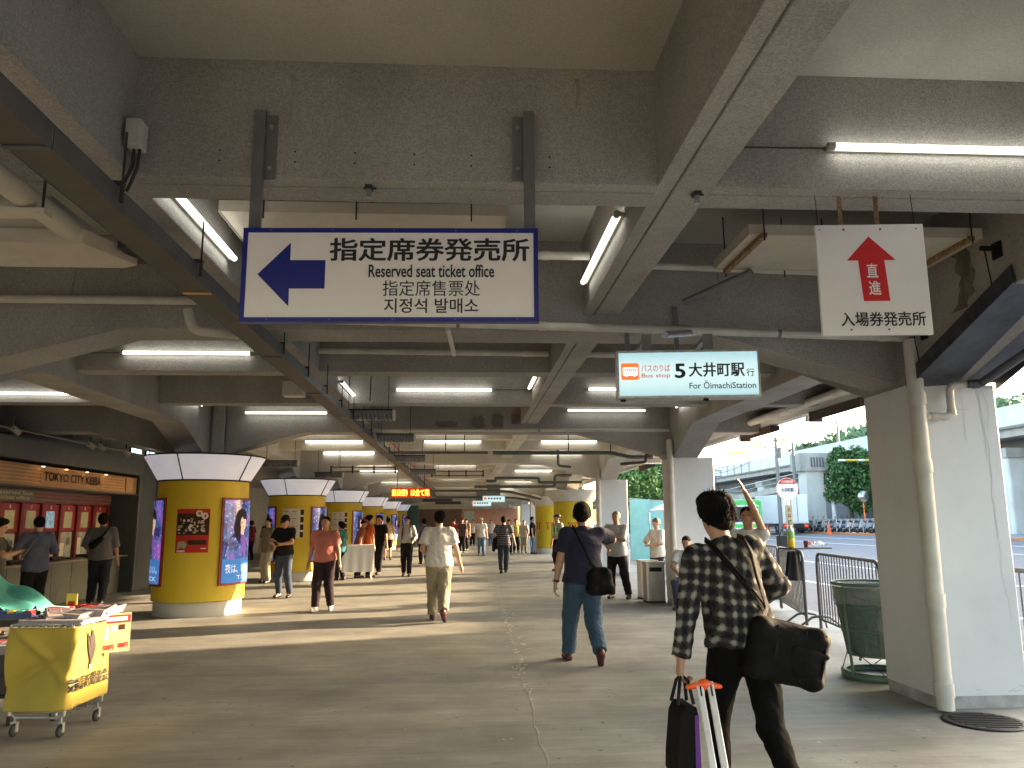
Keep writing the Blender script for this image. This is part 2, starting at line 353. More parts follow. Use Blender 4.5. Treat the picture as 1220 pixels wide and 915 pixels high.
# anchor holes and repainted patches on the beam faces
mb = MB()
for x in (-1.32, -.92, -.60, -.28, .03, .46):
    for z in (3.395 + .07, 3.395 + .13): mb.lathe([(0, 0), (.0055, 0), (.006, .002)], 8, (0, 0, 0)) if False else mb.add([(x + .0055 * math.cos(a * PI / 4), 4.0485, z + .0055 * math.sin(a * PI / 4)) for a in range(8)], [tuple(range(8))])
tag(struct(mb, 'anchor_holes', 'black'), kind='stuff')
rn = random.Random(21)
def patch(x, y, z, w_, h, m_, nm='repaint_patch', n_=22):
    mb = MB(); P = []
    for i in range(n_): a = 2 * PI * i / n_; s_ = 1 + rn.uniform(-.16, .16); c_, d_ = math.cos(a), math.sin(a); P.append((x + w_ * s_ * math.copysign(abs(c_) ** .6, c_), y, z + h * s_ * math.copysign(abs(d_) ** .6, d_)))
    mb.add(P, [tuple(range(n_))]); struct(mb, nm, m_)
dkp = mat('repaint_dark', (.20, .17, .15), .9, var=.15)
for a in ((.62, 14.8235, 3.42, .11, .13), (.25, 14.8235, 3.40, .13, .12), (.95, 14.8235, 3.45, .07, .10), (-.35, 14.8235, 3.36, .2, .06)): patch(*a, dkp)
drip = mat('drip_stain', (.315, .30, .28), .95, var=.25, vs=14)
for x, y, zt, L_ in ((-.95, 4.0487, 3.98, .34), (.62, 4.0487, 4.0, .22), (1.75, 4.0487, 3.98, .28), (2.9, 4.0487, 4.02, .15), (-1.0, 6.8232, 3.9, .4), (2.3, 6.8232, 3.9, .5), (3.4, 6.8232, 3.95, .6), (-3.4, 6.8232, 3.9, .5)):
    mb = MB(); k_ = 9; vs = []
    for i in range(k_ + 1): u = i / k_; w_ = (.010 + .008 * rn.random()) * (1 - u * .75); c_ = x + .01 * math.sin(u * 5); vs += [(c_ - w_, y, zt - u * L_), (c_ + w_, y, zt - u * L_)]
    mb.add(vs, [(2 * i, 2 * i + 1, 2 * i + 3, 2 * i + 2) for i in range(k_)]); struct(mb, 'drip_stain', drip)

# ---------------------------------------------------------------- right-hand square pillars
pl = ['tall white square pillar with white drain pipe at the right edge', 'white square pillar behind the seated man in the white shirt',
      'white square pillar behind the standing man in the grey shirt']
for i, lab in enumerate(pl):
    yc = ROWS[i + 1]; t = thing('square_pillar', lab, 'pillar', (4.31, yc, 0), 0, 'white square pillars along the right side')
    hw = .40; ch = .02
    prof = [(-hw + ch, -hw), (hw - ch, -hw), (hw, -hw + ch), (hw, hw - ch), (hw - ch, hw), (-hw + ch, hw), (-hw, hw - ch), (-hw, -hw + ch)]
    mb = MB(); mb.prism(prof, .10, 2.715); mb.build('shaft', 'wallw', t)
    mb = MB(); mb.prism([(a * .985, b_ * .985) for a, b_ in prof], 0, .10); mb.build('plinth', 'foot', t)
# hairline cracks and repair patch marks on the nearest pillar
p0 = [o for o in S.objects if o.name == 'square_pillar'][0]
rn = random.Random(5); mb = MB()
def hair(x, z, n_, dx, dz, wd=.0025, y=-.4025):
    pz = [(x, z)]
    for i in range(n_): x += dx + rn.uniform(-.012, .012); z += dz; pz.append((x, z))
    for (a, c), (b_, d) in zip(pz, pz[1:]):
        if abs(dz) > abs(dx): mb.add([(a - wd, y, c), (a + wd, y, c), (b_ + wd, y, d), (b_ - wd, y, d)], [(0, 1, 2, 3)])
        else: mb.add([(a, y, c - wd), (b_, y, d - wd), (b_, y, d + wd), (a, y, c + wd)], [(0, 1, 2, 3)])
hair(.22, 2.68, 26, .001, -.05); hair(.25, 2.66, 12, -.001, -.05); hair(.28, 2.66, 8, .002, -.04); hair(-.1, 2.5, 5, .05, 0); hair(.08, 2.62, 8, 0, -.05); hair(.27, 1.6, 18, .003, -.05, .0015)
mb.build('surface_crack', mat('hairline', (.55, .55, .57), .9), p0)

mb = MB()
for i in range(9):
    x = rn.uniform(-.36, .38); z = .12 + .5 * rn.random() ** 2; l = rn.uniform(.02, .10); w_ = rn.uniform(.0015, .005); a = rn.uniform(-.6, .6); mb.add([(x, -.4022, z - w_), (x + l * math.cos(a), -.4022, z + l * math.sin(a) - w_ * .3), (x + l * math.cos(a), -.4022, z + l * math.sin(a) + w_ * .3), (x, -.4022, z + w_)], [(0, 1, 2, 3)])
tag(mb.build('scuff_marks', mat('pillar_scuff', (.50, .49, .49), .8), p0), kind='stuff')
# drain pipes beside the white pillars
def pipe(name, lab, path, r, m='pipew', joints=(), cat='pipe', group=None, clamps=(), n=14):
    t = thing(name, lab, cat, path[0], 0, group); o = Vector(path[0]); P = [Vector(p) - o for p in path]
    # round the corners
    Q = [P[0]]
    for i in range(1, len(P) - 1):
        d0 = (P[i - 1] - P[i]); d1 = (P[i + 1] - P[i]); e = min(r * 2.2, d0.length * .4, d1.length * .4)
        a = P[i] + d0.normalized() * e; b_ = P[i] + d1.normalized() * e
        for q in range(6): u = q / 5; Q.append(a * (1 - u) ** 2 + P[i] * 2 * u * (1 - u) + b_ * u * u)
    Q.append(P[-1]); mb = MB(); mb.tube(Q, r, n); mb.build('pipe_run', m, t)
    for j, (seg, u) in enumerate(joints):
        a, b_ = P[seg], P[seg + 1]; c = a.lerp(b_, u); d = (b_ - a).normalized(); mb = MB(); mb.tube([c - d * r * .8, c + d * r * .8], r * 1.14, n); mb.build('coupling', m, t)
    for seg, u in clamps:
        a, b_ = P[seg], P[seg + 1]; c = a.lerp(b_, u); d = (b_ - a).normalized(); mb = MB(); mb.tube([c - d * .015, c + d * .015], r * 1.08, n); mb.build('clamp', 'steel', t)
    return t
pipe('drain_pipe', 'thick white drain pipe running down the near face of the tall right pillar', [(3.92, 6.555, 3.10), (3.92, 6.555, .02)], .068, joints=((0, .17), (0, .36), (0, .72), (0, .95)))
pipe('branch_pipe', 'white branch pipe with an elbow joining the drain pipe on the near pillar', [(3.99, 6.56, 2.42), (4.22, 6.55, 2.42), (4.22, 6.55, 2.70), (4.45, 6.52, 2.70)], .033, joints=((0, .3), (1, .15)))
pipe('grey_pipe', 'grey pipe rising under the dark steel cladding beside the near pillar', [(4.36, 6.50, 2.70), (4.46, 6.48, 2.70), (4.52, 5.35, 3.02), (4.52, 4.2, 3.06)], .036, 'tray', joints=((0, .6),))
for i in (2, 3): pipe('drain_pipe', ['', '', 'slim white drain pipe on the corner of the pillar behind the steel bin', 'slim white drain pipe on the pillar behind the man in grey'][i],
                      [(3.86, ROWS[i] - .44, 3.05), (3.86, ROWS[i] - .44, .02)], .06, joints=((0, .3), (0, .75)))
mb = MB(); mb.lathe([(0, .003), (.30, .003), (.30, .010), (.27, .013), (0, .013)], 40)
t = thing('manhole_cover', 'round dark iron drain cover in the floor beside the near pillar', 'drain cover', (4.02, 6.22, 0)); mb.build('frame', mat('iron', (.045, .045, .05), .6, metal=.5, bump=.5, bs=60), t)
for k in range(-4, 5):
    h = math.sqrt(.24 ** 2 - (k * .052) ** 2); mb = MB(); mb.box(-h, h, k * .052 - .015, k * .052 + .015, .013, .018); mb.build('rib', 'black', t)

# dark steel cladding under the haunch of the near pillar
t = thing('steel_cladding', 'dark sloping steel cladding fixed under the beam above the near pillar', 'cladding', (4.25, 6.6, 2.7))
mb = MB(); ys = [6.66, 5.20]
zz = [2.69, 3.212]
for (ya, za), (yb, zb) in zip(zip(ys, zz), zip(ys[1:], zz[1:])):
    v = [(xx, yy, z_) for (yy, z_) in ((ya, za), (yb, zb)) for xx in (3.915, 4.72) for z_ in (z_, z_ + .05)]
    mb.add([Vector(p) - Vector((4.25, 6.6, 2.7)) for p in v], [(0, 4, 6, 2), (1, 3, 7, 5), (0, 1, 5, 4), (2, 6, 7, 3), (0, 2, 3, 1), (4, 5, 7, 6)])
mb.build('bottom_plate', 'darkst', t)
for xx in (3.90, 4.72):
    mb = MB()
    for (ya, za), (yb, zb) in zip(zip(ys, zz), zip(ys[1:], zz[1:])):
        v = [(x2, yy, z_) for (yy, z0) in ((ya, za), (yb, zb)) for x2 in (xx, xx + .014) for z_ in (z0 - .008, z0 + .13)]
        mb.add([Vector(p) - Vector((4.25, 6.6, 2.7)) for p in v], [(0, 4, 6, 2), (1, 3, 7, 5), (0, 1, 5, 4), (2, 6, 7, 3), (0, 2, 3, 1), (4, 5, 7, 6)])
    mb.build('side_plate', 'darkst', t)
for yy, zc in ((5.35, 3.5), (6.35, 3.12)):
    t = thing('hanger_bracket', 'dark bracket on the stained beam %s the dark cladding' % ('above the upper end of' if yy < 6 else 'just above the lower end of'), 'bracket', (3.925, yy, zc), 0, 'dark brackets holding the cladding')
    mb = MB(); mb.box(-.012, 0, -.05, .05, -.06, .06); mb.build('back_plate', 'black', t)
    mb = MB(); mb.box(-.13, -.012, -.012, .012, .0, .03); mb.build('arm', 'black', t)
    mb = MB(); mb.tube([(-.10, 0, 0), (-.06, .02, -.26)], .005, 6); mb.build('rod', 'black', t)
# water stain on that beam (a stain has its own shape)
mb = MB(); rn = random.Random(9); pts = []
for i in range(13): u = i / 12; pts.append((5.70 + u * .12 + rn.uniform(-.03, .03) + .05 * math.sin(u * 7), 3.80 - u * .62))
wd = [.05 + .06 * abs(math.sin(i * 1.7)) for i in range(13)]
vs = [(3.9255, y_ - w_, z_) for (y_, z_), w_ in zip(pts, wd)] + [(3.9255, y_ + w_, z_) for (y_, z_), w_ in zip(pts, wd)]
mb.add(vs, [(i, i + 1, i + 14, i + 13) for i in range(12)]); struct(mb, 'water_stain', mat('stain_colour', (.17, .14, .11), .95, var=.3, vs=8))

# ---------------------------------------------------------------- eave along the right edge
mb = MB(); mb.box(5.9, 6.02, -9, YEND, 3.42, 4.3); struct(mb, 'eave_fascia', 'concw')
mb = MB(); mb.box(4.75, 5.9, -9, YEND, 3.62, 3.68); struct(mb, 'eave_soffit', 'ceil')
mb = MB(); mb.box(5.72, 5.90, -9, YEND, 3.30, 3.42); mb.box(5.55, 5.72, -9, YEND, 3.38, 3.44); struct(mb, 'eave_channel', 'concw')
pipe('gutter_pipe', 'long white gutter pipe running along the outer eave', [(5.52, 7.6, 3.40), (5.52, 44, 3.40)], .065, joints=((0, .03), (0, .09), (0, .15), (0, .22), (0, .3)))
for i, (ya, yb) in enumerate(((8.3, 9.35), (10.9, 12.6), (14.3, 15.9), (20.4, 21.9), (24.0, 25.5))):
    t = thing('awning', 'brown slatted louvre hanging under the eave, %s from the near pillar' % ORD[i], 'louvre', (5.78, ya, 3.28), 0, 'brown louvres under the eave')
    for s in range(9):
        mb = MB(); L_ = yb - ya; mb.box(-.10 + s * .022, -.092 + s * .022, 0, L_, -.14 + s * .006, 0.0); mb.build('slat', 'brown', t)
    mb = MB(); mb.box(-.11, .11, L_ - .02, L_, -.15, .02); mb.build('end_plate', 'brown', t)
for i, yy in enumerate((12.75, 16.05, 22.1, 25.7)):
    t = thing('floodlight', 'small white twin floodlight beside the %s brown louvre' % ORD[i + 1], 'floodlight', (5.80, yy, 3.28), 0, 'twin floodlights under the eave')
    mb = MB(); mb.box(-.03, .03, -.02, .10, -.03, .02); mb.build('base', 'white', t)
    for s in (0, .14):
        mb = MB(); mb.lathe([(.02, .02), (.035, 0), (.055, -.07), (.05, -.075), (0, -.06)], 14, (-.02, s, -.03)); mb.build('lamp_head', 'white', t)
# ================================================================ CEILING FITTINGS
def tube_light(loc, L_, axis='x', label='', out=-1, est=None):
    # a bare lit tube with its sockets on a thin batten fixed to a beam face
    t = thing('fluorescent_light', label, 'fluorescent light', loc, 0, 'fluorescent tubes on the ceiling beams')
    key = ('tl', axis, round(L_, 2), out)
    if key not in CACHE:
        rot = Matrix() if axis == 'x' else Matrix.Rotation(PI / 2, 4, 'Z')
        def mk(fn):
            mb = MB(); fn(mb); mb.v = [tuple(rot @ Vector(p)) for p in mb.v]; return mb
        a = mk(lambda m: m.tube([(-L_ / 2 + .03, 0, 0), (L_ / 2 - .03, 0, 0)], .019, 12))
        bk = -out if axis == 'x' else out
        b_ = mk(lambda m: m.box(-L_ / 2, L_ / 2, .030 if bk > 0 else -.052, .052 if bk > 0 else -.030, -.012, .012))
        c1 = mk(lambda m: m.tube([(-L_ / 2 - .012, 0, 0), (-L_ / 2 + .03, 0, 0)], .023, 10).box(-L_ / 2 - .01, -L_ / 2 + .012, min(0, .04 * bk), max(0, .04 * bk), -.014, .014))
        c2 = mk(lambda m: m.tube([(L_ / 2 - .03, 0, 0), (L_ / 2 + .012, 0, 0)], .023, 10).box(L_ / 2 - .012, L_ / 2 + .01, min(0, .04 * bk), max(0, .04 * bk), -.014, .014))
        CACHE[key] = [a.mesh('tube', 'tube'), b_.mesh('batten', 'diff'), c1.mesh('socket', 'diff'), c2.mesh('socket', 'diff')]
    ms = CACHE[key]
    mobj('tube', ms[0], t); mobj('batten', ms[1], t); mobj('socket', ms[2], t); mobj('socket', ms[3], t)
    return t
CACHE = {}
G1 = .055
tube_light((2.80, 4.05 - G1, 3.60), 1.55, 'x', 'large lit tube directly above the white board with the red arrow')
tube_light((XL + .34 + G1, 5.05, 3.50), 1.50, 'y', 'lit tube on the beam just left of the reserved seat sign', out=1)
tube_light((XR - G1, 5.70, 3.56), 1.55, 'y', 'lit tube on the beam between the reserved seat sign and the bus stop sign')
tube_light((-3.36, 9.62 - G1, 3.58), 1.56, 'x', 'long lit tube straight above the gap left of the nearest yellow column')
tube_light((-6.5, 12.27 - G1, 3.50), 1.5, 'x', 'long lit tube at the left edge above the ticket windows')
tube_light((-8.9, 12.27 - G1, 3.50), 1.5, 'x', 'lit tube cut by the left edge of the view')
tube_light((-.32, 12.27 - G1, 3.58), 1.54, 'x', 'long lit tube centred below the reserved seat sign')
tube_light((2.70, 12.27 - G1, 3.60), 1.54, 'x', 'lit tube half hidden behind the bus stop sign')
tube_light((-3.31, 14.825 - G1, 3.56), 1.55, 'x', 'lit tube right of the crown of the nearest yellow column')
tube_light((2.70, 14.825 - G1, 3.62), 1.54, 'x', 'lit tube just below the bus stop sign')
tube_light((XL + .34 + G1, 11.7, 3.50), 1.3, 'y', 'short slanting lit tube beside the nearest slotted heater', out=1)
tube_light((XR - G1, 11.5, 3.60), 1.3, 'y', 'short slanting lit tube beneath the left end of the bus stop sign')
tube_light((XC1 + G1, 13.5, 3.60), 1.2, 'y', 'short slanting lit tube above the crown of the nearest yellow column', out=1)
tube_light((XD0 - G1, 13.6, 3.60), 1.1, 'y', 'short slanting lit tube beside the pillar below the bus stop sign')
bays = (('left', -3.31), ('centre', -.30), ('right', 2.70))
rows = []
for k in range(2, 8):
    yc = ROWS[k]; rows += [(yc + 2.72 - .15, 3.58), (yc + 5.37 - .15, 3.58), (yc + 8.05 - .225, 3.50)]
for i, (yy, zz_) in enumerate(rows):
    for nm, xx in bays:
        if i % 3 == 2 and nm == 'centre': continue
        if i > 9 and nm == 'left': continue
        tube_light((xx, yy - G1, zz_), 1.5, 'x', 'small lit tube on the %s cross beam beyond the bus stop sign, %s bay' % (ORD[i], nm))
tube_light((-7.2, 20.2, 3.58), 1.4, 'x', 'lit tube over the end of the ticket windows, behind the nearest yellow column')
tube_light((-7.2, 27.6, 3.58), 1.4, 'x', 'lit tube seen between the two nearest yellow columns')

def slotted(loc, L_, lab, nslot=12, group='slotted heaters hanging along the cable tray'):
    t = thing('hanging_heater', lab, 'heater', loc, 0, group)
    mb = MB(); mb.box(-L_ / 2, L_ / 2, -.10, .10, .0, .06); mb.build('housing', 'steel', t)
    mb = MB(); mb.box(-L_ / 2 - .01, L_ / 2 + .01, -.11, -.10, .055, .075); mb.build('lip', 'black', t)
    for i in range(nslot):
        x = -L_ / 2 + (i + .5) * L_ / nslot; mb = MB(); mb.box(x - .012, x + .012, -.115, .105, -.075, 0); mb.build('fin', 'steel', t)
    mb = MB(); mb.box(-L_ / 2, L_ / 2, -.004, .004, -.065, 0); mb.build('element', 'chrome', t)
    mb = MB(); mb.cbox((L_ / 2 + .02, 0, 0), (.03, .2, .14)); mb.build('end_cap', 'acw', t)
    for x in (-L_ / 2 + .08, L_ / 2 - .06):
        mb = MB(); mb.tube([(x, 0, .06), (x, 0, 3.36 - loc[2] if loc[0] < -1.5 and False else 4.05 - loc[2])], .006, 6); mb.build('hanger_rod', 'dark', t)
    return t
H_ = [(-1.42, 11.6, 3.10, .72), (-1.25, 14.3, 3.04, .66), (-1.22, 17.9, 2.95, .66), (-1.12, 21.9, 2.90, .66)]
for i, (x, y, z, l) in enumerate(H_): slotted((x, y, z), l, 'grey slotted heater hanging beside the cable tray, %s from the near end' % ORD[i])
for i, (x, y, z, l) in enumerate([(-4.35, 19.0, 2.92, .8), (-3.8, 22.5, 2.86, .75)]): slotted((x, y, z), l, 'grey slotted heater hanging left of the cable tray, %s one' % ('nearer' if i == 0 else 'farther'))
for i, (x0, x1, y) in enumerate([(-3.55, -1.85, 21.4), (-.95, .55, 23.3)]):
    t = thing('lighting_track', 'long slotted dark track hung across the %s bay' % ('left' if i == 0 else 'centre'), 'track', (x0, y, 2.86), 0, 'slotted tracks hung crosswise')
    for z_ in (0, .12): mb = MB(); mb.box(0, x1 - x0, -.03, .03, z_, z_ + .035); mb.build('rail', 'steel', t)
    for j in range(4): mb = MB(); xx = j * (x1 - x0) / 3; mb.box(xx - .02, xx + .02, -.035, .035, -.02, .18); mb.build('bracket', 'dark', t)
    for j in (0, 1): mb = MB(); xx = .2 + j * (x1 - x0 - .4); mb.tube([(xx, 0, .15), (xx, 0, 1.19)], .008, 6); mb.build('hanger_rod', 'dark', t)

# cable tray under the left beam
t = thing('cable_tray', 'long dark cable tray hanging under the left ceiling beam', 'cable tray', (-1.79, -1, 3.0))
for i in range(24):
    y0 = i * 2.0; mb = MB(); mb.box(0, .165, y0, y0 + 1.985, 0, .004); mb.build('bottom_cover', 'trayb', t)
    for x in (-.004, .165): mb = MB(); mb.box(x, x + .004, y0, y0 + 1.99, -.003, .105); mb.build('side_rail', 'tray', t)
    mb = MB(); mb.box(-.006, .171, y0 + 1.96, y0 + 1.99, -.009, -.003); mb.build('joint_strip', 'orangel' if i in (2,) else 'tray', t)
for i in range(40):
    y0 = 1.2 + i * 1.12; mb = MB()
    mb.box(-.03, .20, y0, y0 + .03, .107, .125); mb.box(.185, .20, y0, y0 + .02, .02, .107)
    mb.tube([(.192, y0 + .01, .12), (.192, y0 + .01, .37)], .006, 6); mb.build('tray_hanger', 'dark', t)
mb = MB()
for i in range(5): mb.tube([(.03 + i * .028, 0, .03 + .01 * (i % 2)), (.03 + i * .028, 47, .03 + .01 * (i % 2))], .011, 6)
mb.build('cable_bundle', 'dark', t)
# red wiring loom seen far along the tray
mb = MB(); mb.tube([(-1.50, 16, 3.16), (-1.50, 46, 3.16)], .02, 6); tag(mb.build('red_conduit', mat('red_conduit_paint', (.5, .08, .04), .5)), 'thin red conduit following the far part of the cable tray', 'conduit')

def boxy(name, lab, cat, loc, d, m='acw', lid=True, cab=()):
    t = thing(name, lab, cat, loc); mb = MB(); mb.cbox((0, 0, 0), d); bev(mb.build('body', m, t), .006)
    if lid: mb = MB(); mb.cbox((0, -d[1] / 2 - .004, 0), (d[0] * .94, .008, d[2] * .94)); mb.build('cover', m, t)
    for p in cab: mb = MB(); mb.tube(p, .009, 6); mb.build('cable', 'dark', t)
    return t
boxy('junction_box', 'small pale junction box with two cables under the corner of the left beam', 'junction box', (-1.72, 3.96, 3.55), (.075, .10, .15), 'pipew',
     cab=([(-.01, 0, -.07), (-.01, .0, -.16), (-.05, .02, -.24), (-.06, .02, -.3)], [(.02, 0, -.07), (.015, 0, -.17), (-.02, .02, -.25), (-.04, .02, -.3)]))
boxy('junction_box', 'white box with a bent conduit above the nearest slotted heater', 'junction box', (-1.48, 10.9, 3.62), (.16, .12, .12), 'pipew', cab=([(.08, 0, 0), (.16, 0, 0), (.18, 0, -.05), (.17, 0, -.42)],))
boxy('junction_box', 'white box fixed on the left beam beside the cable tray joint', 'junction box', (-2.35, 10.9, 3.36), (.28, .2, .20), 'pipew')
for i, (x, y) in enumerate(((-.53, 4.13), (1.30, 4.13))):
    t = thing('pipe_clip', 'small rusty clip under the near cross beam, %s' % ('above the reserved seat sign' if i == 0 else 'right of the beam crossing'), 'clip', (x, y, ZL), 0, 'clips under the near beam')
    mb = MB(); mb.box(-.02, .02, -.03, .03, -.02, 0); mb.build('plate', 'dark', t); mb = MB(); mb.cbox((0, 0, -.04), (.025, .03, .05)); mb.build('clamp', 'galv', t)
    mb = MB(); mb.tube([(-.03, 0, -.012), (.04, 0, -.012)], .006, 6); mb.build('bolt', 'dark', t)
# conduits to the tubes, pipes under and along the beams
def rod(lab, a, b_, r, m, name='conduit', cat='conduit', n=8): 
    mb = MB(); mb.tube([Vector((0, 0, 0)), Vector(b_) - Vector(a)], r, n); return tag(mb.build(name, m, None, a), lab, cat)
rod('thin wire conduit feeding the large tube above the red arrow board', (1.42, 4.03, 3.60), (2.02, 4.02, 3.60), .005, 'groove')
rod('thin conduit left of the long tube above the yellow column', (-4.66, 9.6, 3.58), (-4.16, 9.58, 3.58), .005, 'groove')
rod('thin conduit right of the long tube above the yellow column', (-2.55, 9.58, 3.58), (-2.14, 9.6, 3.58), .005, 'groove')
rod('thin conduit joining the tubes either side of the right beam', (.48, 12.24, 3.59), (1.05, 12.24, 3.59), .005, 'groove')
for i, x in enumerate((2.04, 3.1)): pass
pipe('cross_pipe', 'pale pipe running under the front of the main beam to the near drain pipe', [(-1.72, 6.64, 3.27), (1.6, 6.64, 3.20), (3.92, 6.60, 3.13)], .036, joints=((0, .3), (0, .72), (1, .2), (1, .9)), clamps=((0, .5), (1, .5)))
pipe('cross_pipe', 'pale pipe along the main beam face at the upper left edge', [(-8.5, 6.66, 3.42), (-2.24, 6.66, 3.42)], .036)
pipe('cross_pipe', 'long pale pipe crossing behind the bottom of the reserved seat sign', [(-1.76, 9.40, 3.585), (1.02, 9.40, 3.565)], .036, joints=((0, .4), (0, .9)))
pipe('cross_pipe', 'pale pipe crossing behind the bus stop sign', [(1.42, 9.40, 3.56), (3.9, 9.40, 3.54)], .036, joints=((0, .1),))
pipe('cross_pipe', 'short pale pipe entering the right beam beside the reserved seat sign', [(.30, 6.35, 3.76), (1.05, 6.35, 3.76)], .036, joints=((0, .5),))
pipe('cross_pipe', 'pale pipe above the grey brace right of the slanting tube', [(1.40, 6.45, 3.72), (3.9, 6.45, 3.66)], .032)
pipe('cross_pipe', 'pale pipe crossing under the second main beam to the white pillar', [(1.42, 14.72, 3.235), (3.88, 14.72, 3.235)], .03)
pipe('cross_pipe', 'pale pipe crossing under the second main beam in the middle bay', [(-1.7, 14.72, 3.235), (1.38, 14.72, 3.235)], .03)
pipe('overhead_pipe', 'long pale pipe high above the nearest yellow column', [(-4.6, 9.1, 3.72), (-2.15, 9.1, 3.72)], .05, joints=((0, .2), (0, .6)))
pipe('overhead_pipe', 'pale overhead pipe beside the brown strips behind the left main beam', [(-4.6, 8.6, 3.80), (-2.15, 8.6, 3.80)], .04)
for i, y in enumerate((8.3, 8.85)):
    mb = MB(); mb.box(-4.6, -2.14, y, y + .22, 3.86 - i * .05, 3.90 - i * .05); tag(mb.build('soffit_strip', 'brown' if i == 0 else 'redd'), 'dark reddish strip high above the nearest yellow column, %s one' % ('front' if i == 0 else 'rear'), 'ceiling strip')
mb = MB(); mb.box(-4.6, -2.14, 9.2, 9.42, 3.74, 3.80); tag(mb.build('soffit_strip', 'pipew'), 'pale strip against the cross beam above the long left tube', 'ceiling strip')
pipe('pipe_elbow', 'short pale pipe bend beside the cable tray under the sign corner', [(-2.0, 6.9, 3.18), (-2.0, 6.6, 3.12), (-2.25, 6.5, 3.12), (-2.3, 6.5, 3.3)], .04)
rod('short pale tube end hanging below the reserved seat sign', (-.15, 6.7, 3.20), (-.10, 7.2, 3.08), .022, 'pipew', 'tube_end', 'tube')
pipe('brace_tube', 'grey steel brace tube left of the white board with the red arrow', [(1.9, 6.55, 3.42), (2.35, 6.1, 3.56)], .03, 'steel')
pipe('brace_tube', 'pale brace tube above the bus stop sign', [(1.60, 6.1, 3.02), (2.05, 6.75, 3.2)], .03, 'galv')
# dark service pipes with many bends, over the far right side
dk = [('dark water pipe running below the second main beam to the white pillar', [(.6, 16.6, 2.97), (3.1, 16.6, 2.97), (3.5, 16.4, 2.86), (3.95, 16.4, 2.86)], .04),
      ('dark water pipe beyond the middle bay hanger', [(-1.6, 16.9, 3.0), (.5, 16.9, 3.0)], .028),
      ('short dark pipe looping under the tubes left of the standing man in grey', [(2.2, 18.5, 3.2), (2.2, 18.5, 2.83), (2.5, 18.5, 2.80)], .03),
      ('dark pipe with a raised elbow beside the green trees', [(3.1, 15.6, 2.66), (3.62, 15.6, 2.70), (3.62, 15.6, 2.86), (3.9, 15.6, 2.88)], .03),
      ('dark pipe with stepped bends over the far yellow columns', [(.7, 25.5, 2.82), (1.0, 25.5, 2.82), (1.0, 25.5, 2.92), (2.4, 25.5, 2.92), (2.4, 25.5, 2.78), (3.8, 25.5, 2.78)], .045),
      ('dark pipe with a rising end under the far right tubes', [(.35, 28, 2.75), (3.2, 28, 2.75), (3.2, 28, 3.15), (3.8, 28, 3.15)], .05),
      ('low dark pipe crossing the far middle bay', [(-1.4, 33, 2.8), (1.2, 33, 2.8), (1.9, 33, 2.75), (3.2, 33, 2.45)], .05),
      ('farthest dark pipe crossing above the distant lightboxes', [(-1.4, 40, 2.75), (1.5, 40, 2.75), (2.6, 40, 2.7), (3.8, 40, 2.5)], .05)]
for lab, p, r in dk: pipe('service_pipe', lab, p, r, 'pipeg', joints=((0, .5),))
for i, (x, y, z) in enumerate(((2.2, 16.6, 2.97), (-.4, 16.9, 3.0), (3.1, 16.6, 2.97), (.0, 16.9, 3.0))):
    rod('thin rod holding the dark pipe, %s from the cable tray' % ORD[i], (x, y, z), (x, y, ZS), .012, 'dark', 'hanger_rod', 'hanger rod', 6)

# hanging drip pans
def pan(lab, x0, x1, y0, y1, z, battens=(), rods=()):
    t = thing('drip_pan', lab, 'drip pan', (x0, y0, z)); w_, l_ = x1 - x0, y1 - y0
    mb = MB(); mb.box(0, w_, 0, l_, 0, .004); mb.build('pan_sheet', 'acw', t)
    for a in ((0, w_, -.004, 0), (0, w_, l_, l_ + .004)): mb = MB(); mb.box(a[0], a[1], a[2], a[3], -.01, .07); mb.build('rim', 'acw', t)
    for a in ((-.004, 0), (w_, w_ + .004)): mb = MB(); mb.box(a[0], a[1], 0, l_, -.01, .07); mb.build('rim', 'acw', t)
    for x in battens: mb = MB(); mb.box(x - .02, x + .02, -.03, l_ + .03, -.035, -.002); mb.build('batten', 'rust', t)
    for x, y in rods: mb = MB(); mb.tube([(x, y, -.06), (x, y, ZS - z)], .006, 6); mb.build('hanger_rod', 'dark', t)
pan('white drip pan hanging above the reserved seat sign', -1.66, .28, 5.15, 6.6, 3.63, (), [(.3, -.02), (.92, -.02), (.96, .5), (1.7, -.02), (.55, .9), (1.3, .9), (.1, .9)])
pan('white drip pan with brown battens behind the red arrow board', 2.06, 3.82, 5.35, 6.15, 3.60, (.10, .95, 1.66), [(.10, -.03), (.10, .83), (.95, .83), (1.66, -.03), (.6, .83)])
# white ducts and air unit over the newspaper carts
pipe('white_duct', 'thick white duct high over the newspaper carts, near the left edge', [(-2.25, 2.6, 3.20), (-2.25, 4.50, 3.20)], .062, 'acw', n=20)
pipe('white_duct', 'shorter white duct beside the thick one at the left edge', [(-2.50, 2.8, 3.18), (-2.50, 4.12, 3.18)], .045, 'acw', n=16)
t = thing('duct_bracket', 'pale bracket strap holding the white ducts', 'bracket', (-2.55, 3.96, 3.10)); mb = MB(); mb.box(-.5, .42, -.04, .04, 0, .03); mb.build('strap', 'acw', t)
mb = MB(); mb.tube([(.39, 0, .02), (.39, 0, .92)], .007, 6); mb.build('hanger_rod', 'dark', t); mb = MB(); mb.tube([(-.4, 0, .02), (-.4, 0, .92)], .007, 6); mb.build('hanger_rod', 'dark', t)
t = thing('air_unit', 'boxy white air unit hanging at the left edge under the ceiling', 'air unit', (-3.1, 4.6, 3.12))
mb = MB(); mb.box(-.9, .72, -.16, .44, .09, .30); bev(mb.build('housing', 'acw', t), .01)
mb = MB(); mb.prism([(-1.0, -.18), (.93, -.18), (1.08, .20), (.98, .26), (-1.0, .26)], 0, .085); bev(mb.build('lower_panel', 'acw', t), .006)
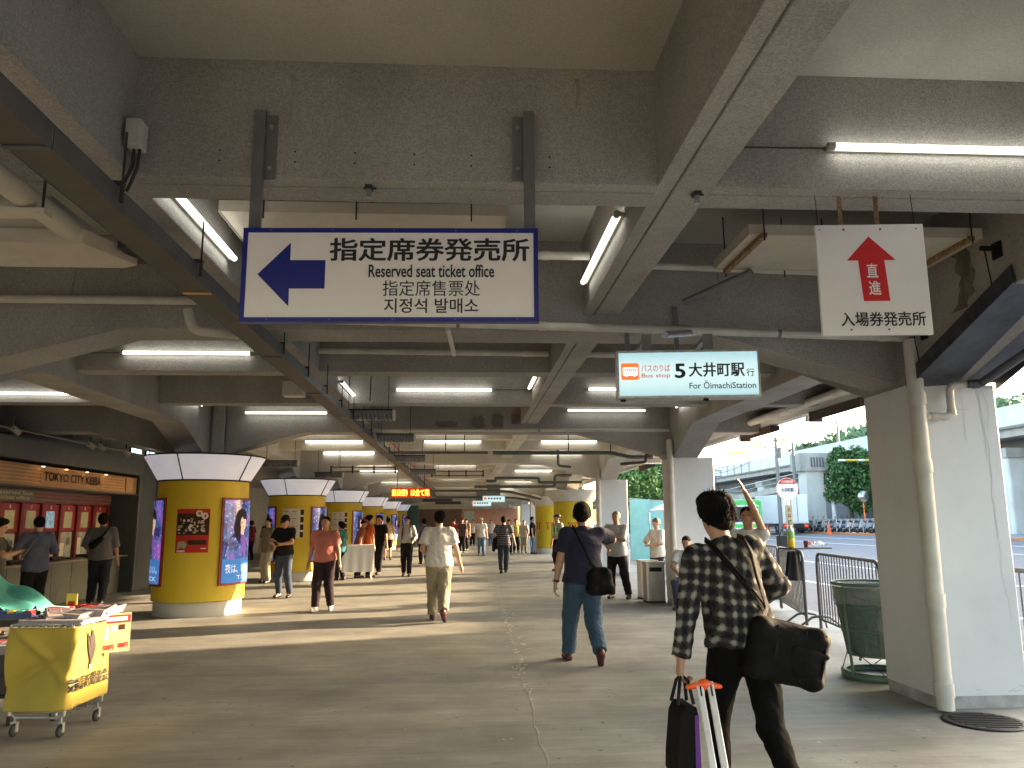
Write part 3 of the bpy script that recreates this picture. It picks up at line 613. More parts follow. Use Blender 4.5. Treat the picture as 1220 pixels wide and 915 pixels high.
mb = MB(); mb.box(.3, .315, -.18, -.16, .09, .30); mb.build('seam', 'groove', t)
boxy('dark_fitting', 'small dark fitting between the air unit and the cable tray', 'fitting', (-1.98, 4.75, 3.22), (.16, .3, .12), 'dark', False)

# ================================================================ SIGNS
def tx(t, body, m, box, org, bold=0, name='lettering', y=-.0265):
    # box in photograph-like proportions of the board: x0,x1,ytop,ybottom measured on the board
    x0, x1, a, b_ = box; fx, fz = org
    return text(name, body, m, t, fx(x0), fx(x1), fz(b_), fz(a), y, bold)
W1, H1 = 1.53, .503
t = thing('hanging_sign', 'wide white sign with blue border and blue left arrow for the ticket office', 'sign', (-.385, 3.97, 2.558), R(-2.2))
fx = lambda p: -W1 / 2 + (p - 289) / 354 * W1
fz = lambda p: H1 - (p - 272) / 112.5 * H1
mb = MB(); mb.box(-W1 / 2 + .012, W1 / 2 - .012, -.018, .018, .012, H1 - .012); mb.build('panel', 'signw', t)
for a in ((-W1 / 2, W1 / 2, 0, .024), (-W1 / 2, W1 / 2, H1 - .024, H1)): mb = MB(); mb.box(a[0], a[1], -.023, .023, a[2], a[3]); mb.build('border_rail', 'blue', t)
for a in ((-W1 / 2, -W1 / 2 + .024), (W1 / 2 - .024, W1 / 2)): mb = MB(); mb.box(a[0], a[1], -.023, .023, .024, H1 - .024); mb.build('border_rail', 'blue', t)
mb = MB(); pa = [(308, 328), (346, 290), (346, 311), (388, 311), (388, 345), (346, 345), (346, 366)]
mb.prism([(fx(x), fz(y)) for x, y in pa], .0185, .021, Matrix(((1, 0, 0, 0), (0, 0, -1, 0), (0, 1, 0, 0), (0, 0, 0, 1)))); mb.build('arrow', 'blue', t)
tx(t, '指定席券発売所', 'ink', (393, 632, 284, 312), (fx, fz), .019, y=-.0195)
tx(t, 'Reserved seat ticket office', 'ink', (440, 590, 316, 331.5), (fx, fz), .013, y=-.0195)
tx(t, '指定席售票处', 'ink', (457, 573, 335, 354), (fx, fz), .002, y=-.0195)
tx(t, '지정석 발매소', 'ink', (459, 571, 356.5, 374), (fx, fz), .012, y=-.0195)
for s in (-1, 1):
    x = s * .725
    mb = MB(); mb.box(x - .03, x + .03, .02, .028, .1, 1.19); mb.box(x - .03, x - .024, .026, .05, .1, 1.19); mb.box(x + .024, x + .03, .026, .05, .1, 1.19); pp = mb.build('hanger_post', 'steel', t)
    xo = x - s * .06
    mb = MB(); mb.box(xo - .03, xo + .03, .044, .05, .80, 1.17); mb.build('bracket_plate', 'steel', pp)
    for z_ in (.86, 1.10): mb = MB(); mb.tube([(xo, .03, z_), (xo, .05, z_)], .012, 6); mb.build('bolt', 'galv', pp)
for i in range(5):
    x = -W1 / 2 + .14 + i * .32
    for z_ in (.013, H1 - .013): mb = MB(); mb.tube([(x, -.0255, z_), (x, -.022, z_)], .004, 6); mb.build('rivet', 'steel', t)
# white board with the red arrow
W2, H2 = .605, .640
t = thing('hanging_board', 'white hanging board with a red up arrow on rusty straps', 'sign', (2.275, 4.12, 2.55), R(-4.5))
fx = lambda p: -W2 / 2 + (p - 971) / 134 * W2
fz = lambda p: H2 - (p - 268) / 133 * H2
mb = MB(); mb.box(-W2 / 2, W2 / 2, -.012, .012, 0, H2); bev(mb.build('panel', 'signw', t), .003)
mb = MB(); pa = [(1036, 283), (1007, 312), (1021, 312), (1024, 361), (1056, 361), (1053, 312), (1067, 312)][::-1]
mb.prism([(fx(x), fz(y)) for x, y in pa][::-1], .0125, .0145, Matrix(((1, 0, 0, 0), (0, 0, -1, 0), (0, 1, 0, 0), (0, 0, 0, 1)))); mb.build('arrow', 'signr', t)
text('lettering', '直', 'signw', t, fx(1030), fx(1044), fz(333), fz(316), -.0155, .012); text('lettering', '進', 'signw', t, fx(1031), fx(1046), fz(354), fz(337), -.0155, .012)
text('lettering', '入場券発売所', 'ink', t, fx(994), fx(1097), fz(391), fz(374), -.013, .014)
for x in (-.145, .06):
    mb = MB(); mb.box(x - .012, x + .012, .013, .018, H2 - .06, H2 + .36); mb.build('hanger_strap', 'rust', t)
    mb = MB(); mb.tube([(x, -.016, H2 - .03), (x, -.012, H2 - .03)], .007, 8); mb.build('bolt', 'steel', t)
    mb = MB(); mb.tube([(x, -.016, .03), (x, -.012, .03)], .006, 8); mb.build('bolt', 'steel', t)
for x in (-.28, .26): mb = MB(); mb.tube([(x, 0, H2 - .02), (x - .01, .0, H2 + .28)], .0022, 5); mb.tube([(x, -.014, H2 - .03), (x, .014, H2 - .015)], .004, 5); mb.build('hanger_wire', 'dark', t)
# backlit bus stop sign
W3, H3 = 1.01, .345
t = thing('bus_stop_lightbox', 'backlit pale blue sign pointing to bus stop number 5', 'lightbox sign', (1.595, 5.5, 2.405), R(-6))
fx = lambda p: -W3 / 2 + (p - 734) / 168.5 * W3
fz = lambda p: H3 - (p - 419) / 57 * H3
bm = bpy.data.materials.new('backlit_face'); bm.use_nodes = True; n = bm.node_tree; b = n.nodes['Principled BSDF']; L = n.links
b.inputs['Base Color'].default_value = (.5, .62, .66, 1); b.inputs['Roughness'].default_value = .25
tcn = n.nodes.new('ShaderNodeTexCoord'); sp = n.nodes.new('ShaderNodeSeparateXYZ'); L.new(tcn.outputs['Generated'], sp.inputs[0])
w_ = n.nodes.new('ShaderNodeMath'); w_.operation = 'SINE'; mm = n.nodes.new('ShaderNodeMath'); mm.operation = 'MULTIPLY'; mm.inputs[1].default_value = 3.1; L.new(sp.outputs['Z'], mm.inputs[0]); L.new(mm.outputs[0], w_.inputs[0])
rr = n.nodes.new('ShaderNodeValToRGB'); rr.color_ramp.elements[0].color = (.085, .15, .17, 1); rr.color_ramp.elements[1].color = (.15, .205, .21, 1); rr.color_ramp.elements[1].position = .95; rr.color_ramp.elements[0].position = .15
L.new(w_.outputs[0], rr.inputs['Fac']); L.new(rr.outputs[0], b.inputs['Emission Color']); b.inputs['Emission Strength'].default_value = .42
M['backlit'] = bm
mb = MB(); mb.box(-W3 / 2 + .014, W3 / 2 - .014, -.062, .062, .014, H3 - .014); mb.build('light_face', 'backlit', t)
for a in ((-W3 / 2, W3 / 2, 0, .016), (-W3 / 2, W3 / 2, H3 - .016, H3)): mb = MB(); mb.box(a[0], a[1], -.07, .07, a[2], a[3]); mb.build('frame_rail', 'galv', t)
for a in ((-W3 / 2, -W3 / 2 + .014), (W3 / 2 - .014, W3 / 2)): mb = MB(); mb.box(a[0], a[1], -.07, .07, .016, H3 - .016); mb.build('frame_rail', 'galv', t)
FM = Matrix(((1, 0, 0, 0), (0, 0, -1, 0), (0, 1, 0, 0), (0, 0, 0, 1)))
def rr_pts(x0, x1, z0, z1, r, seg=5):
    P = []
    for cx, cz, a0 in ((x1 - r, z1 - r, 0), (x0 + r, z1 - r, 90), (x0 + r, z0 + r, 180), (x1 - r, z0 + r, 270)):
        for k in range(seg + 1): a = R(a0 + 90 * k / seg); P.append((cx + r * math.cos(a), cz + r * math.sin(a)))
    return P
mat('icon_orange', (.62, .11, .02), .4, emi=(.62, .11, .02), est=.18); mat('icon_white', (.7, .75, .75), .4, emi=(.6, .7, .72), est=.2); mat('lbox_red', (.35, .06, .04), .4, emi=(.4, .05, .03), est=.12)
M['io'] = MATS['icon_orange']; M['iw'] = MATS['icon_white']; M['lr'] = MATS['lbox_red']
mb = MB(); mb.prism(rr_pts(fx(739), fx(760), fz(454), fz(434), .012), .0625, .064, FM); ic = mb.build('bus_icon', 'io', t)
mb = MB(); mb.prism(rr_pts(fx(741), fx(758.5), fz(449), fz(439), .008), .0645, .0655, FM); mb.build('bus_shape', 'iw', ic)
mb = MB()
for k in range(6): mb.box(fx(743 + k * 2.4), fx(744.6 + k * 2.4), -.067, -.066, fz(443.5), fz(441))
mb.build('window_row', 'io', ic)
mb = MB()
for x in (745, 754.5): mb.lathe([(0, 0), (.009, 0), (.009, .001), (0, .001)], 12, (0, 0, 0)); 
mb.v = []; mb.f = []; mb.sm = []; mb.mi = []
for x in (745, 754.5): mb.prism([(fx(x) + .0085 * math.cos(a * PI / 6), fz(449) + .0085 * math.sin(a * PI / 6)) for a in range(12)], .066, .067, FM)
mb.build('wheel_shape', 'iw', ic)
yv = -.0635
for body, m_, x0, x1, ya, yb, bo in (('バスのりば', 'lr', 763, 797, 436, 444.5, .01), ('Bus stop', 'lr', 763, 797, 446.5, 453, .012), ('5', 'ink', 803, 814.5, 435.5, 452.5, .03),
                                 ('大井町駅', 'ink', 819, 884.5, 434.5, 451.5, .02), ('行', 'ink', 886.5, 896, 442, 451.5, .01), ('For ŌimachiStation', 'ink', 819, 897, 456, 465.5, .012)):
    text('lettering', body, m_, t, fx(x0), fx(x1), fz(yb), fz(ya), yv, bo)
for x in (-.28, .16): mb = MB(); mb.box(x - .035, x + .035, -.008, .008, H3, H3 + .13); mb.box(x - .02, x + .02, .008, 1.32, H3 + .10, H3 + .13); mb.box(x - .02, x + .02, 1.32, 1.35, H3 + .10, H3 + .70); mb.build('hanger_plate', 'steel', t)
for x in (-.47, -.45, .12, .14): mb = MB(); mb.tube([(x, 0, -.015), (x, 0, 0)], .01, 8); mb.build('knob', 'black', t)
# LED message board
t = thing('led_board', 'long dark display board with glowing yellow characters over the concourse', 'LED display', (-1.60, 24, 2.27))
mb = MB(); mb.box(-.58, .58, -.06, .06, 0, .28); mb.build('housing', mat('led_housing', (.12, .012, .01), .4, emi=(.5, .03, .0), est=.12), t)
text('lettering', '当日券）は全て売', mat('led_yellow', (.9, .5, .05), .4, emi=(1, .50, .04), est=.7), t, -.55, .55, .04, .24, -.063, .03)
for x in (-.4, .4): mb = MB(); mb.tube([(x, 0, .28), (x, 0, 1.1)], .012, 6); mb.build('hanger_rod', 'dark', t)
for i, (x, y, z, s) in enumerate(((1.35, 36.5, 2.42, 1), (.95, 43, 2.36, 1))):
    t = thing('bus_stop_lightbox', 'tiny distant pale lightbox sign, %s of the two at the far end' % ('nearer' if i == 0 else 'farther'), 'lightbox sign', (x, y, z))
    mb = MB(); mb.box(-.5, .5, -.07, .07, 0, .28); mb.build('light_face', 'backlit', t); mb = MB(); mb.box(-.46, -.33, -.075, -.07, .1, .22); mb.build('icon', 'io', t)
    for k in range(5): mb = MB(); mb.box(-.27 + k * .13, -.19 + k * .13, -.075, -.07, .12, .20); mb.build('character', 'ink', t)
    mb = MB(); mb.box(-.3, .3, -.01, .01, .28, .8); mb.build('hanger_plate', 'steel', t)
# ================================================================ ROUND YELLOW COLUMNS
mat('crown_panel', (.74, .74, .76), .35, emi=(.85, .85, 1.0), est=.035, var=.03); M['crown'] = MATS['crown_panel']
def bend_to(r, th_c, z_off=0):
    # wraps flat artwork (x right, z up) on a cylinder of radius r round the column axis, centred on direction th_c
    def f(o):
        a = th_c + o[:, 0] / r; rr_ = r + (-o[:, 1]); q_ = np.empty_like(o); q_[:, 0] = rr_ * np.cos(a); q_[:, 1] = rr_ * np.sin(a); q_[:, 2] = o[:, 2] + z_off; return q_
    return f
def curved(mb, x0, x1, z0, z1, y0, y1, bend, nseg=12, mi=0):
    vs = []; 
    for i in range(nseg + 1):
        x = x0 + (x1 - x0) * i / nseg
        vs += [(x, y0, z0), (x, y0, z1), (x, y1, z0), (x, y1, z1)]
    v = bend(np.array(vs, float)); fs = []
    for i in range(nseg):
        a = i * 4; b_ = a + 4
        fs += [(a, b_, b_ + 1, a + 1), (a + 2, a + 3, b_ + 3, b_ + 2), (a + 1, b_ + 1, b_ + 3, a + 3), (a, a + 2, b_ + 2, b_)]
    fs += [(0, 1, 3, 2), (nseg * 4, nseg * 4 + 2, nseg * 4 + 3, nseg * 4 + 1)]
    mb.add([tuple(p) for p in v], fs, False, mi)
def shape(mb, poly, y, bend, sub=1, mi=0):
    # filled polygon fan artwork, thin, bent on the column
    c = np.array([[sum(p[0] for p in poly) / len(poly), y, sum(p[1] for p in poly) / len(poly)]] + [[p[0], y, p[1]] for p in poly])
    v = bend(c); n_ = len(poly); mb.add([tuple(p) for p in v], [(0, 1 + i, 1 + (i + 1) % n_) for i in range(n_)], False, mi)
def ell(cx, cz, a, b_, n_=20, s=0): return [(cx + a * math.cos(2 * PI * i / n_) + s * b_ * math.sin(2 * PI * i / n_), cz + b_ * math.sin(2 * PI * i / n_)) for i in range(n_)]
# city-lights background of the advert: printed artwork, lit from behind
am = bpy.data.materials.new('night_city_print'); am.use_nodes = True; n = am.node_tree; b = n.nodes['Principled BSDF']; L = n.links
tcn = n.nodes.new('ShaderNodeTexCoord'); vo = n.nodes.new('ShaderNodeTexVoronoi'); vo.inputs['Scale'].default_value = 15; L.new(tcn.outputs['Object'], vo.inputs['Vector'])
r1 = n.nodes.new('ShaderNodeValToRGB'); r1.color_ramp.elements[0].position = .18; r1.color_ramp.elements[0].color = (1, 1, 1, 1); r1.color_ramp.elements[1].position = .34; r1.color_ramp.elements[1].color = (0, 0, 0, 1); L.new(vo.outputs['Distance'], r1.inputs[0])
no = n.nodes.new('ShaderNodeTexNoise'); no.inputs['Scale'].default_value = 3.2; no.inputs['Detail'].default_value = 5; L.new(tcn.outputs['Object'], no.inputs['Vector'])
r2 = n.nodes.new('ShaderNodeValToRGB'); r2.color_ramp.elements[0].position = .38; r2.color_ramp.elements[0].color = (.015, .02, .13, 1); r2.color_ramp.elements[1].position = .66; r2.color_ramp.elements[1].color = (.36, .12, .55, 1)
e_ = r2.color_ramp.elements.new(.52); e_.color = (.05, .12, .42, 1); L.new(no.outputs['Fac'], r2.inputs[0])
mxx = n.nodes.new('ShaderNodeMix'); mxx.data_type = 'RGBA'; mxx.blend_type = 'ADD'; L.new(r1.outputs[0], mxx.inputs[0]); L.new(r2.outputs[0], mxx.inputs[6])
r3 = n.nodes.new('ShaderNodeMix'); r3.data_type = 'RGBA'; r3.blend_type = 'MULTIPLY'; r3.inputs[0].default_value = 1; L.new(vo.outputs['Color'], r3.inputs[6]); r3.inputs[7].default_value = (.30, .42, .55, 1); L.new(r3.outputs[2], mxx.inputs[7])
L.new(mxx.outputs[2], b.inputs['Base Color']); L.new(mxx.outputs[2], b.inputs['Emission Color']); b.inputs['Emission Strength'].default_value = .075; b.inputs['Roughness'].default_value = .2
M['city'] = am
def pm(name, c, e=.12): M[name] = mat('print_' + name, c, .6, spec=.15, emi=c, est=e * .25, var=.05); return name
pm('p_blue', (.06, .22, .58), .28); pm('p_hair', (.02, .012, .02)); pm('p_skin', (.80, .56, .46), .3); pm('p_navy', (.015, .02, .10), .2); pm('p_white', (.75, .8, .85), .3); pm('p_violet', (.22, .10, .42), .3)
pm('q_red', (.50, .035, .03), 0); pm('q_dark', (.05, .025, .02), 0); pm('q_food', (.42, .33, .25), 0); pm('q_white', (.7, .68, .65), 0); pm('q_green', (.33, .38, .28), 0)
RC = .765
def ad_panel(t, th):
    bd = bend_to(RC, th, 0); W, Z0, Z1 = .385, .50, 1.98
    mb = MB(); curved(mb, -W, W, Z0, Z1, -.035, .0, bd); fr = mb.build('ad_frame', 'red', t)
    mb = MB(); curved(mb, -W + .04, W - .04, Z0 + .04, Z1 - .04, -.042, -.034, bd); mb.build('ad_print', 'city', fr)
    mb = MB(); curved(mb, -W + .04, W - .04, Z0 + .04, Z0 + .44, -.045, -.042, bd); mb.build('caption_band', 'p_blue', fr)
    mb = MB(); shape(mb, [(-.33, .945), (-.28, 1.22), (-.16, 1.36), (.0, 1.43), (.13, 1.36), (.22, 1.20), (.26, .945)], -.0455, bd)
    mb.build('jacket_print', 'p_navy', fr)
    mb = MB(); shape(mb, [(-.05, 1.36), (.05, 1.42), (.16, 1.3), (.19, 1.1), (.18, .945), (.12, .945), (.06, 1.16)], -.0465, bd); mb.build('shirt_print', 'p_violet', fr)
    mb = MB(); shape(mb, ell(.02, 1.60, .155, .20), -.0465, bd); shape(mb, ell(-.07, 1.47, .09, .17), -.0468, bd); mb.build('hair_print', 'p_hair', fr)
    mb = MB(); shape(mb, ell(.07, 1.55, .085, .125), -.0475, bd); shape(mb, [(0, 1.36), (.09, 1.34), (.10, 1.46), (0, 1.46)], -.0473, bd); mb.build('face_print', 'p_skin', fr)
    mb = MB(); shape(mb, [(-.03, 1.60), (.02, 1.70), (.12, 1.70), (.165, 1.60), (.13, 1.625), (.08, 1.61), (.03, 1.635)], -.0485, bd)
    for ex in (.035, .105): shape(mb, ell(ex, 1.565, .014, .006, 10), -.0486, bd)
    shape(mb, ell(.07, 1.487, .020, .005, 10), -.0486, bd); mb.build('features_print', 'p_hair', fr)
    text('caption_lettering', '夜は、いい。', 'p_white', fr, -.29, .30, Z0 + .20, Z0 + .36, -.0475, 0.004, bend=bd)
    text('caption_lettering', 'TCK', 'p_white', fr, -.05, .28, Z0 + .09, Z0 + .16, -.0475, 0.004, bend=bd)
def food_poster(t, th):
    bd = bend_to(RC, th); mb = MB(); curved(mb, -.27, .27, 1.06, 1.79, -.006, .002, bd); p = mb.build('food_poster', 'q_red', t)
    mb = MB(); curved(mb, -.26, .26, 1.35, 1.71, -.008, -.005, bd); mb.build('photo_print', 'q_dark', p)
    rn = random.Random(2); mb = MB(); m2 = MB()
    for i in range(36): (mb if i % 2 else m2).__class__; x = rn.uniform(-.23, .2); z = rn.uniform(1.38, 1.62); shape(mb if i % 3 else m2, ell(x, z, rn.uniform(.01, .035), rn.uniform(.01, .03), 8), -.0085 - i * 1e-5, bd)
    mb.build('food_print', 'q_food', p); m2.build('plate_print', 'q_white', p)
    mb = MB(); shape(mb, ell(.10, 1.71, .055, .055, 16), -.0095, bd); shape(mb, ell(.19, 1.67, .055, .055, 16), -.0098, bd); mb.build('badge_print', 'q_white', p)
    text('lettering', '4', 'q_red', p, .075, .125, 1.68, 1.745, -.0105, .02, bend=bd); text('lettering', '4', 'q_red', p, .165, .215, 1.64, 1.70, -.0105, .02, bend=bd)
    mb = MB(); shape(mb, [(-.24, 1.12), (-.10, 1.13), (-.07, 1.2), (-.12, 1.25), (-.22, 1.24)], -.008, bd); mb.build('map_print', 'q_green', p)
    mb = MB(); curved(mb, -.06, .23, 1.19, 1.27, -.0085, -.006, bd); mb.build('strip_print', 'q_dark', p); mb = MB(); curved(mb, -.24, -.1, 1.07, 1.10, -.0085, -.006, bd); curved(mb, .15, .23, 1.12, 1.135, -.0085, -.006, bd); mb.build('text_print', 'q_white', p)
def notice_poster(t, th):
    bd = bend_to(RC, th); mb = MB(); curved(mb, -.28, .28, 1.14, 1.92, -.006, .002, bd); p = mb.build('notice_poster', 'q_white', t)
    rn = random.Random(4); mb = MB(); m2 = MB()
    for r_ in range(14):
        for c in range(2):
            z = 1.86 - r_ * .05; (mb if r_ % 4 == 0 else m2); curved(mb if r_ % 4 == 0 else m2, -.25 + c * .22, -.25 + c * .22 + rn.uniform(.12, .19), z - (.018 if r_ % 4 == 0 else .008), z, -.0075, -.005, bd, 3)
    mb.build('heading_print', 'q_red', p); m2.build('line_print', mat('grey_ink', (.3, .3, .3), .5), p)
    mb = MB()
    for k in range(4): curved(mb, .19, .28, 1.15 + k * .2, 1.30 + k * .2, -.0078, -.005, bd, 3)
    mb.build('photo_print', 'q_dark', p)
def make_column(label, loc, posters):
    t = thing('round_column', label, 'column', loc, 0, 'round yellow columns with flared white crowns')
    mb = MB(); mb.lathe([(.725, 0), (.725, .225), (.71, .24), (.5, .24)], 56, caps=False); mb.build('pedestal', 'cream', t)
    mb = MB(); mb.lathe([(.74, .24), (RC, .25), (RC, 2.27), (.6, 2.27)], 56, caps=False, sharp=True); mb.build('shaft', 'yellow', t)
    mb = MB(); mb.lathe([(RC + .005, 2.265), (RC + .022, 2.265), (RC + .022, 2.29), (RC, 2.295)], 56, caps=False, sharp=True); mb.lathe([(1.005, 2.705), (1.04, 2.70), (1.04, 2.722), (1.0, 2.73), (.6, 2.73)], 56, caps=False, sharp=True); mb.build('crown_rim', 'black', t)
    off = R(-99)
    for k in range(5):
        a = off + k * 2 * PI / 5; mb = MB(); mb.lathe([(RC + .012, 2.285), (RC + .03, 2.31), (1.025, 2.70)], 12, caps=False, a0=a + .012, a1=a + 2 * PI / 5 - .012, sharp=True); mb.build('crown_panel', 'crown', t)
        mb = MB(); mb.tube([((RC + .022) * math.cos(a), (RC + .022) * math.sin(a), 2.28), (1.035 * math.cos(a), 1.035 * math.sin(a), 2.71)], .011, 6); mb.build('panel_joint', 'black', t)
    mb = MB(); mb.lathe([(.33, 2.28), (.33, 2.74)], 16); mb.build('core', 'black', t)
    for th in (-21, -151, 99): ad_panel(t, R(th))
    for p in posters: p(t)
    return t
LX = -4.66
c0 = make_column('nearest yellow column, with the red food poster and the lit night-city advert', (LX, 14.6, 0), [lambda t: food_poster(t, R(-84))])
c1 = make_column('second yellow column, with a white notice beside the man in the black cap', (LX, 22.65, 0), [lambda t: notice_poster(t, R(-86))])
for k in range(2, 7):
    dup(c0 if k % 2 else c1, (LX, 14.6 + 8.05 * k, 0), 0, '%s yellow column in the left row, counted from the nearest' % ORD[k])
# the dark duct strip rising from the nearest column beside the beam
mb = MB(); mb.box(-.10, .10, 0, .05, 0, 1.3); tag(mb.build('riser_duct', 'ceil', None, (-4.52, 14.74, 2.74)), 'narrow riser duct above the crown of the nearest yellow column', 'duct')
# plain yellow columns far on the right, and white ones beyond
TORI = [(-.16, .34), (.16, .34), (.16, .40), (-.16, .40)]
for i, k in enumerate((4, 5)):
    t = thing('round_column', ['yellow column with red symbols behind the uniformed guard', 'far yellow column just left of the guard, a man in black leaning at it'][i], 'column', (4.25, ROWS[k] - .15, 0), 0, 'yellow columns in the right row')
    mb = MB(); mb.lathe([(.80, 0), (.80, .25), (.5, .26)], 40, caps=False); mb.build('pedestal', 'cream', t)
    mb = MB(); mb.lathe([(RC, .26), (RC, 2.27), (.6, 2.27)], 40, caps=False, sharp=True); mb.build('shaft', 'yellow', t)
    mb = MB(); mb.lathe([(RC + .01, 2.28), (1.14, 2.72), (.3, 2.73)], 40, caps=False, sharp=True); mb.build('crown', 'cream', t)
    for th in (-150, -100, -55):
        bd = bend_to(RC, R(th)); mb = MB()
        for pl_ in ([(-.2, 1.42), (.2, 1.42), (.16, 1.50), (-.16, 1.50)], [(-.13, 1.14), (-.07, 1.14), (-.07, 1.42), (-.13, 1.42)], [(.07, 1.14), (.13, 1.14), (.13, 1.42), (.07, 1.42)]): shape(mb, pl_, -.004, bd)
        mb.build('red_symbol', 'q_red', t)
for i, k in enumerate((6, 7, 3)):
    t = thing('square_pillar', ['far white pillar beyond the right yellow columns, nearer one', 'far white pillar beyond the right yellow columns, farthest one', 'white pillar half hidden behind the standing man in grey, next to the yellow columns'][i], 'pillar', (4.31, ROWS[k], 0))
    if k == 3: bpy.data.objects.remove(t); continue
    mb = MB(); mb.rbox((0, 0, 1.41), (.8, .8, 2.61), .02); mb.build('shaft', 'wallw', t); mb = MB(); mb.rbox((0, 0, .05), (.79, .79, .1), .02); mb.build('plinth', 'wallw', t)
# ================================================================ TICKET WALL
XW = -8.0
t = thing('ticket_office', 'long dark ticket office with a row of red-framed windows at the left', 'ticket office', (XW, 8, 0))
def o_(x, y=8, z=0): return Vector((x, y, z)) - Vector((XW, 8, 0))
cnt = mat('counter_grey', (.13, .145, .14), .5, dirt=.2)
mb = MB(); mb.box(-.35, .05, -6, 11.2, 0, .80); mb.build('counter_base', cnt, t)
for i in range(22): mb = MB(); mb.box(.05, .058, -5.9 + i * .78, -5.14 + i * .78, .08, .44); mb.build('lower_panel', cnt, t); mb = MB(); mb.box(.05, .058, -5.9 + i * .78, -5.14 + i * .78, .46, .78); mb.build('lower_panel', cnt, t)
mb = MB(); mb.box(-.35, .22, -6, 11.2, .805, .84); mb.build('ledge', mat('ledge_pale', (.30, .27, .22), .35), t)
mb = MB(); mb.box(-.5, -.30, -6, 11.3, .85, 2.66); mb.build('back_wall', 'brown', t)
seen = mat('window_interior', (.22, .20, .15), .5, emi=(.9, .8, .5), est=.012, var=.35, vs=9)
scr = mat('odds_screen', (.35, .33, .18), .3, emi=(.8, .75, .35), est=.010, var=.2, vs=12); scr2 = mat('odds_screen_blue', (.3, .5, .6), .3, emi=(.4, .75, 1), est=.025, var=.5, vs=9)
for i in range(22):
    y = 11.35 - 8 + 8 - .72 * i - .25
    w_ = thing('window_bay', None, None, (0, 0, 0)) if False else None
    y0 = 11.0 - .72 * (i + 1); y1 = y0 + .70
    mb = MB(); mb.box(-.30, -.24, y0 + .03, y1 - .03, 1.40, 1.93); fr = mb.build('upper_frame', 'red', t)
    mb = MB(); mb.box(-.24, -.232, y0 + .19, y1 - .19, 1.47, 1.80); mb.build('screen', scr2 if i % 4 == 3 else scr, fr)
    mb = MB(); mb.box(-.24, -.235, y0 + .33, y1 - .33, 1.84, 1.90); mb.build('number_plate', 'q_white', fr)
    mb = MB(); mb.box(-.29, -.27, y0 + .05, y1 - .05, .86, 1.38); win = mb.build('window', seen, t)
    mb = MB(); mb.box(-.27, -.26, y0 + .1, y0 + .32, .9, 1.16 + .1 * (i % 2)); mb.build('notice', 'q_white' if i % 3 else 'q_green', win)
    mb = MB(); mb.lathe([(0, .0), (.09, .01), (.09, .02)], 14, (0, 0, 0)); mb.v = [(-.262 + z_ * .3, y0 + .48 + x_, 1.2 + y_) for x_, y_, z_ in mb.v]; mb.build('speaking_disc', 'steel', win)
    mb = MB(); mb.box(-.30, -.20, y1 - .03, y1 + .05, .85, 1.95); mb.build('mullion', 'redd', t)
    mb = MB(); mb.box(-.24, .0, y0 + .1, y1 - .1, .845, .87 + .04 * (i % 2)); mb.build('tray', 'dark', t)
for k in range(7): mb = MB(); mb.box(-.30, -.22 + .015 * (k % 2), -6, 11.1, 1.955 + k * .036, 1.988 + k * .036); mb.build('striped_band', ['redd', 'fasc'][k % 2] if k % 2 == 0 else 'fasc', t)
mb = MB(); mb.box(-.21, -.19, 6.35, 7.75, 1.98, 2.18); nb = mb.build('name_plate', 'fasc', t)
lt = text('lettering', 'Reserved Seat', 'q_green', nb, -.6, .6, 2.09, 2.16, 0, .01, bend=lambda o: np.stack([np.full(len(o), -.186), 7.05 + o[:, 0], o[:, 2]], 1)); text('lettering', 'ticket office', 'q_green', nb, -.5, .5, 2.0, 2.07, 0, .01, bend=lambda o: np.stack([np.full(len(o), -.186), 7.05 + o[:, 0], o[:, 2]], 1))
mb = MB(); mb.box(-.3, .40, -6, 11.3, 2.66, 3.02); mb.build('fascia', 'fasc', t)
mb = MB(); mb.box(-.3, .36, -6, 11.3, 2.20, 2.225); mb.build('canopy_edge', 'fasc', t)
# cream louvred sign band with little warm lamps
bandm = mat('sign_band', (.42, .25, .12), .5, var=.08)
mb = MB(); mb.box(.10, .30, -6, 11.2, 2.225, 2.60); bd_ = mb.build('sign_band', bandm, t)
for k in range(5):
    for (a, b_) in ((5.05, 6.9), (9.35, 10.5), (3.0, 4.2)): mb = MB(); mb.box(.30, .312, a, b_, 2.27 + k * .062, 2.30 + k * .062); mb.build('louvre_slat', 'orangel', bd_)
for yy in (4.55, 10.75): mb = MB(); mb.box(.30, .325, yy - .18, yy + .18, 2.25, 2.57); mb.build('square_panel', 'orangel', bd_)
text('band_lettering', 'TOKYO CITY KEIBA', 'fasc', bd_, -1.15, 1.15, 2.34, 2.50, 0, .02, bend=lambda o: np.stack([np.full(len(o), .326), 8.15 + o[:, 0], o[:, 2]], 1))
mb = MB(); mb.box(.30, .318, 6.9, 9.35, 2.29, 2.55); mb.build('letter_panel', bandm, bd_)
lampm = mat('warm_lamp', (1, .6, .3), .4, emi=(1, .5, .18), est=1.2); M['wl'] = lampm
for k in range(4):
    yy = 6.85 + k * .85; l_ = thing('band_lamp', 'small warm lamp over the cream sign band, %s from the left' % ORD[k], 'lamp', (XW + .37, 8 + yy, 2.585), 0, 'warm lamps over the sign band')
    mb = MB(); mb.lathe([(.0, .02), (.03, .02), (.035, 0), (0, 0)], 10); mb.build('housing', 'black', l_); mb = MB(); mb.lathe([(0, -.012), (.028, -.012), (.028, -.002), (0, -.002)], 10); mb.build('bulb', 'wl', l_)
mb = MB(); mb.box(-.35, .35, 11.2, 12.4, 0, 3.02); mb.build('end_column', mat('end_column_grey', (.06, .07, .075), .5), t)
for yy in (11.19, 12.3): mb = MB(); mb.box(.35, .38, yy, yy + .08, 0, 2.6); mb.build('corner_rail', cnt, t)
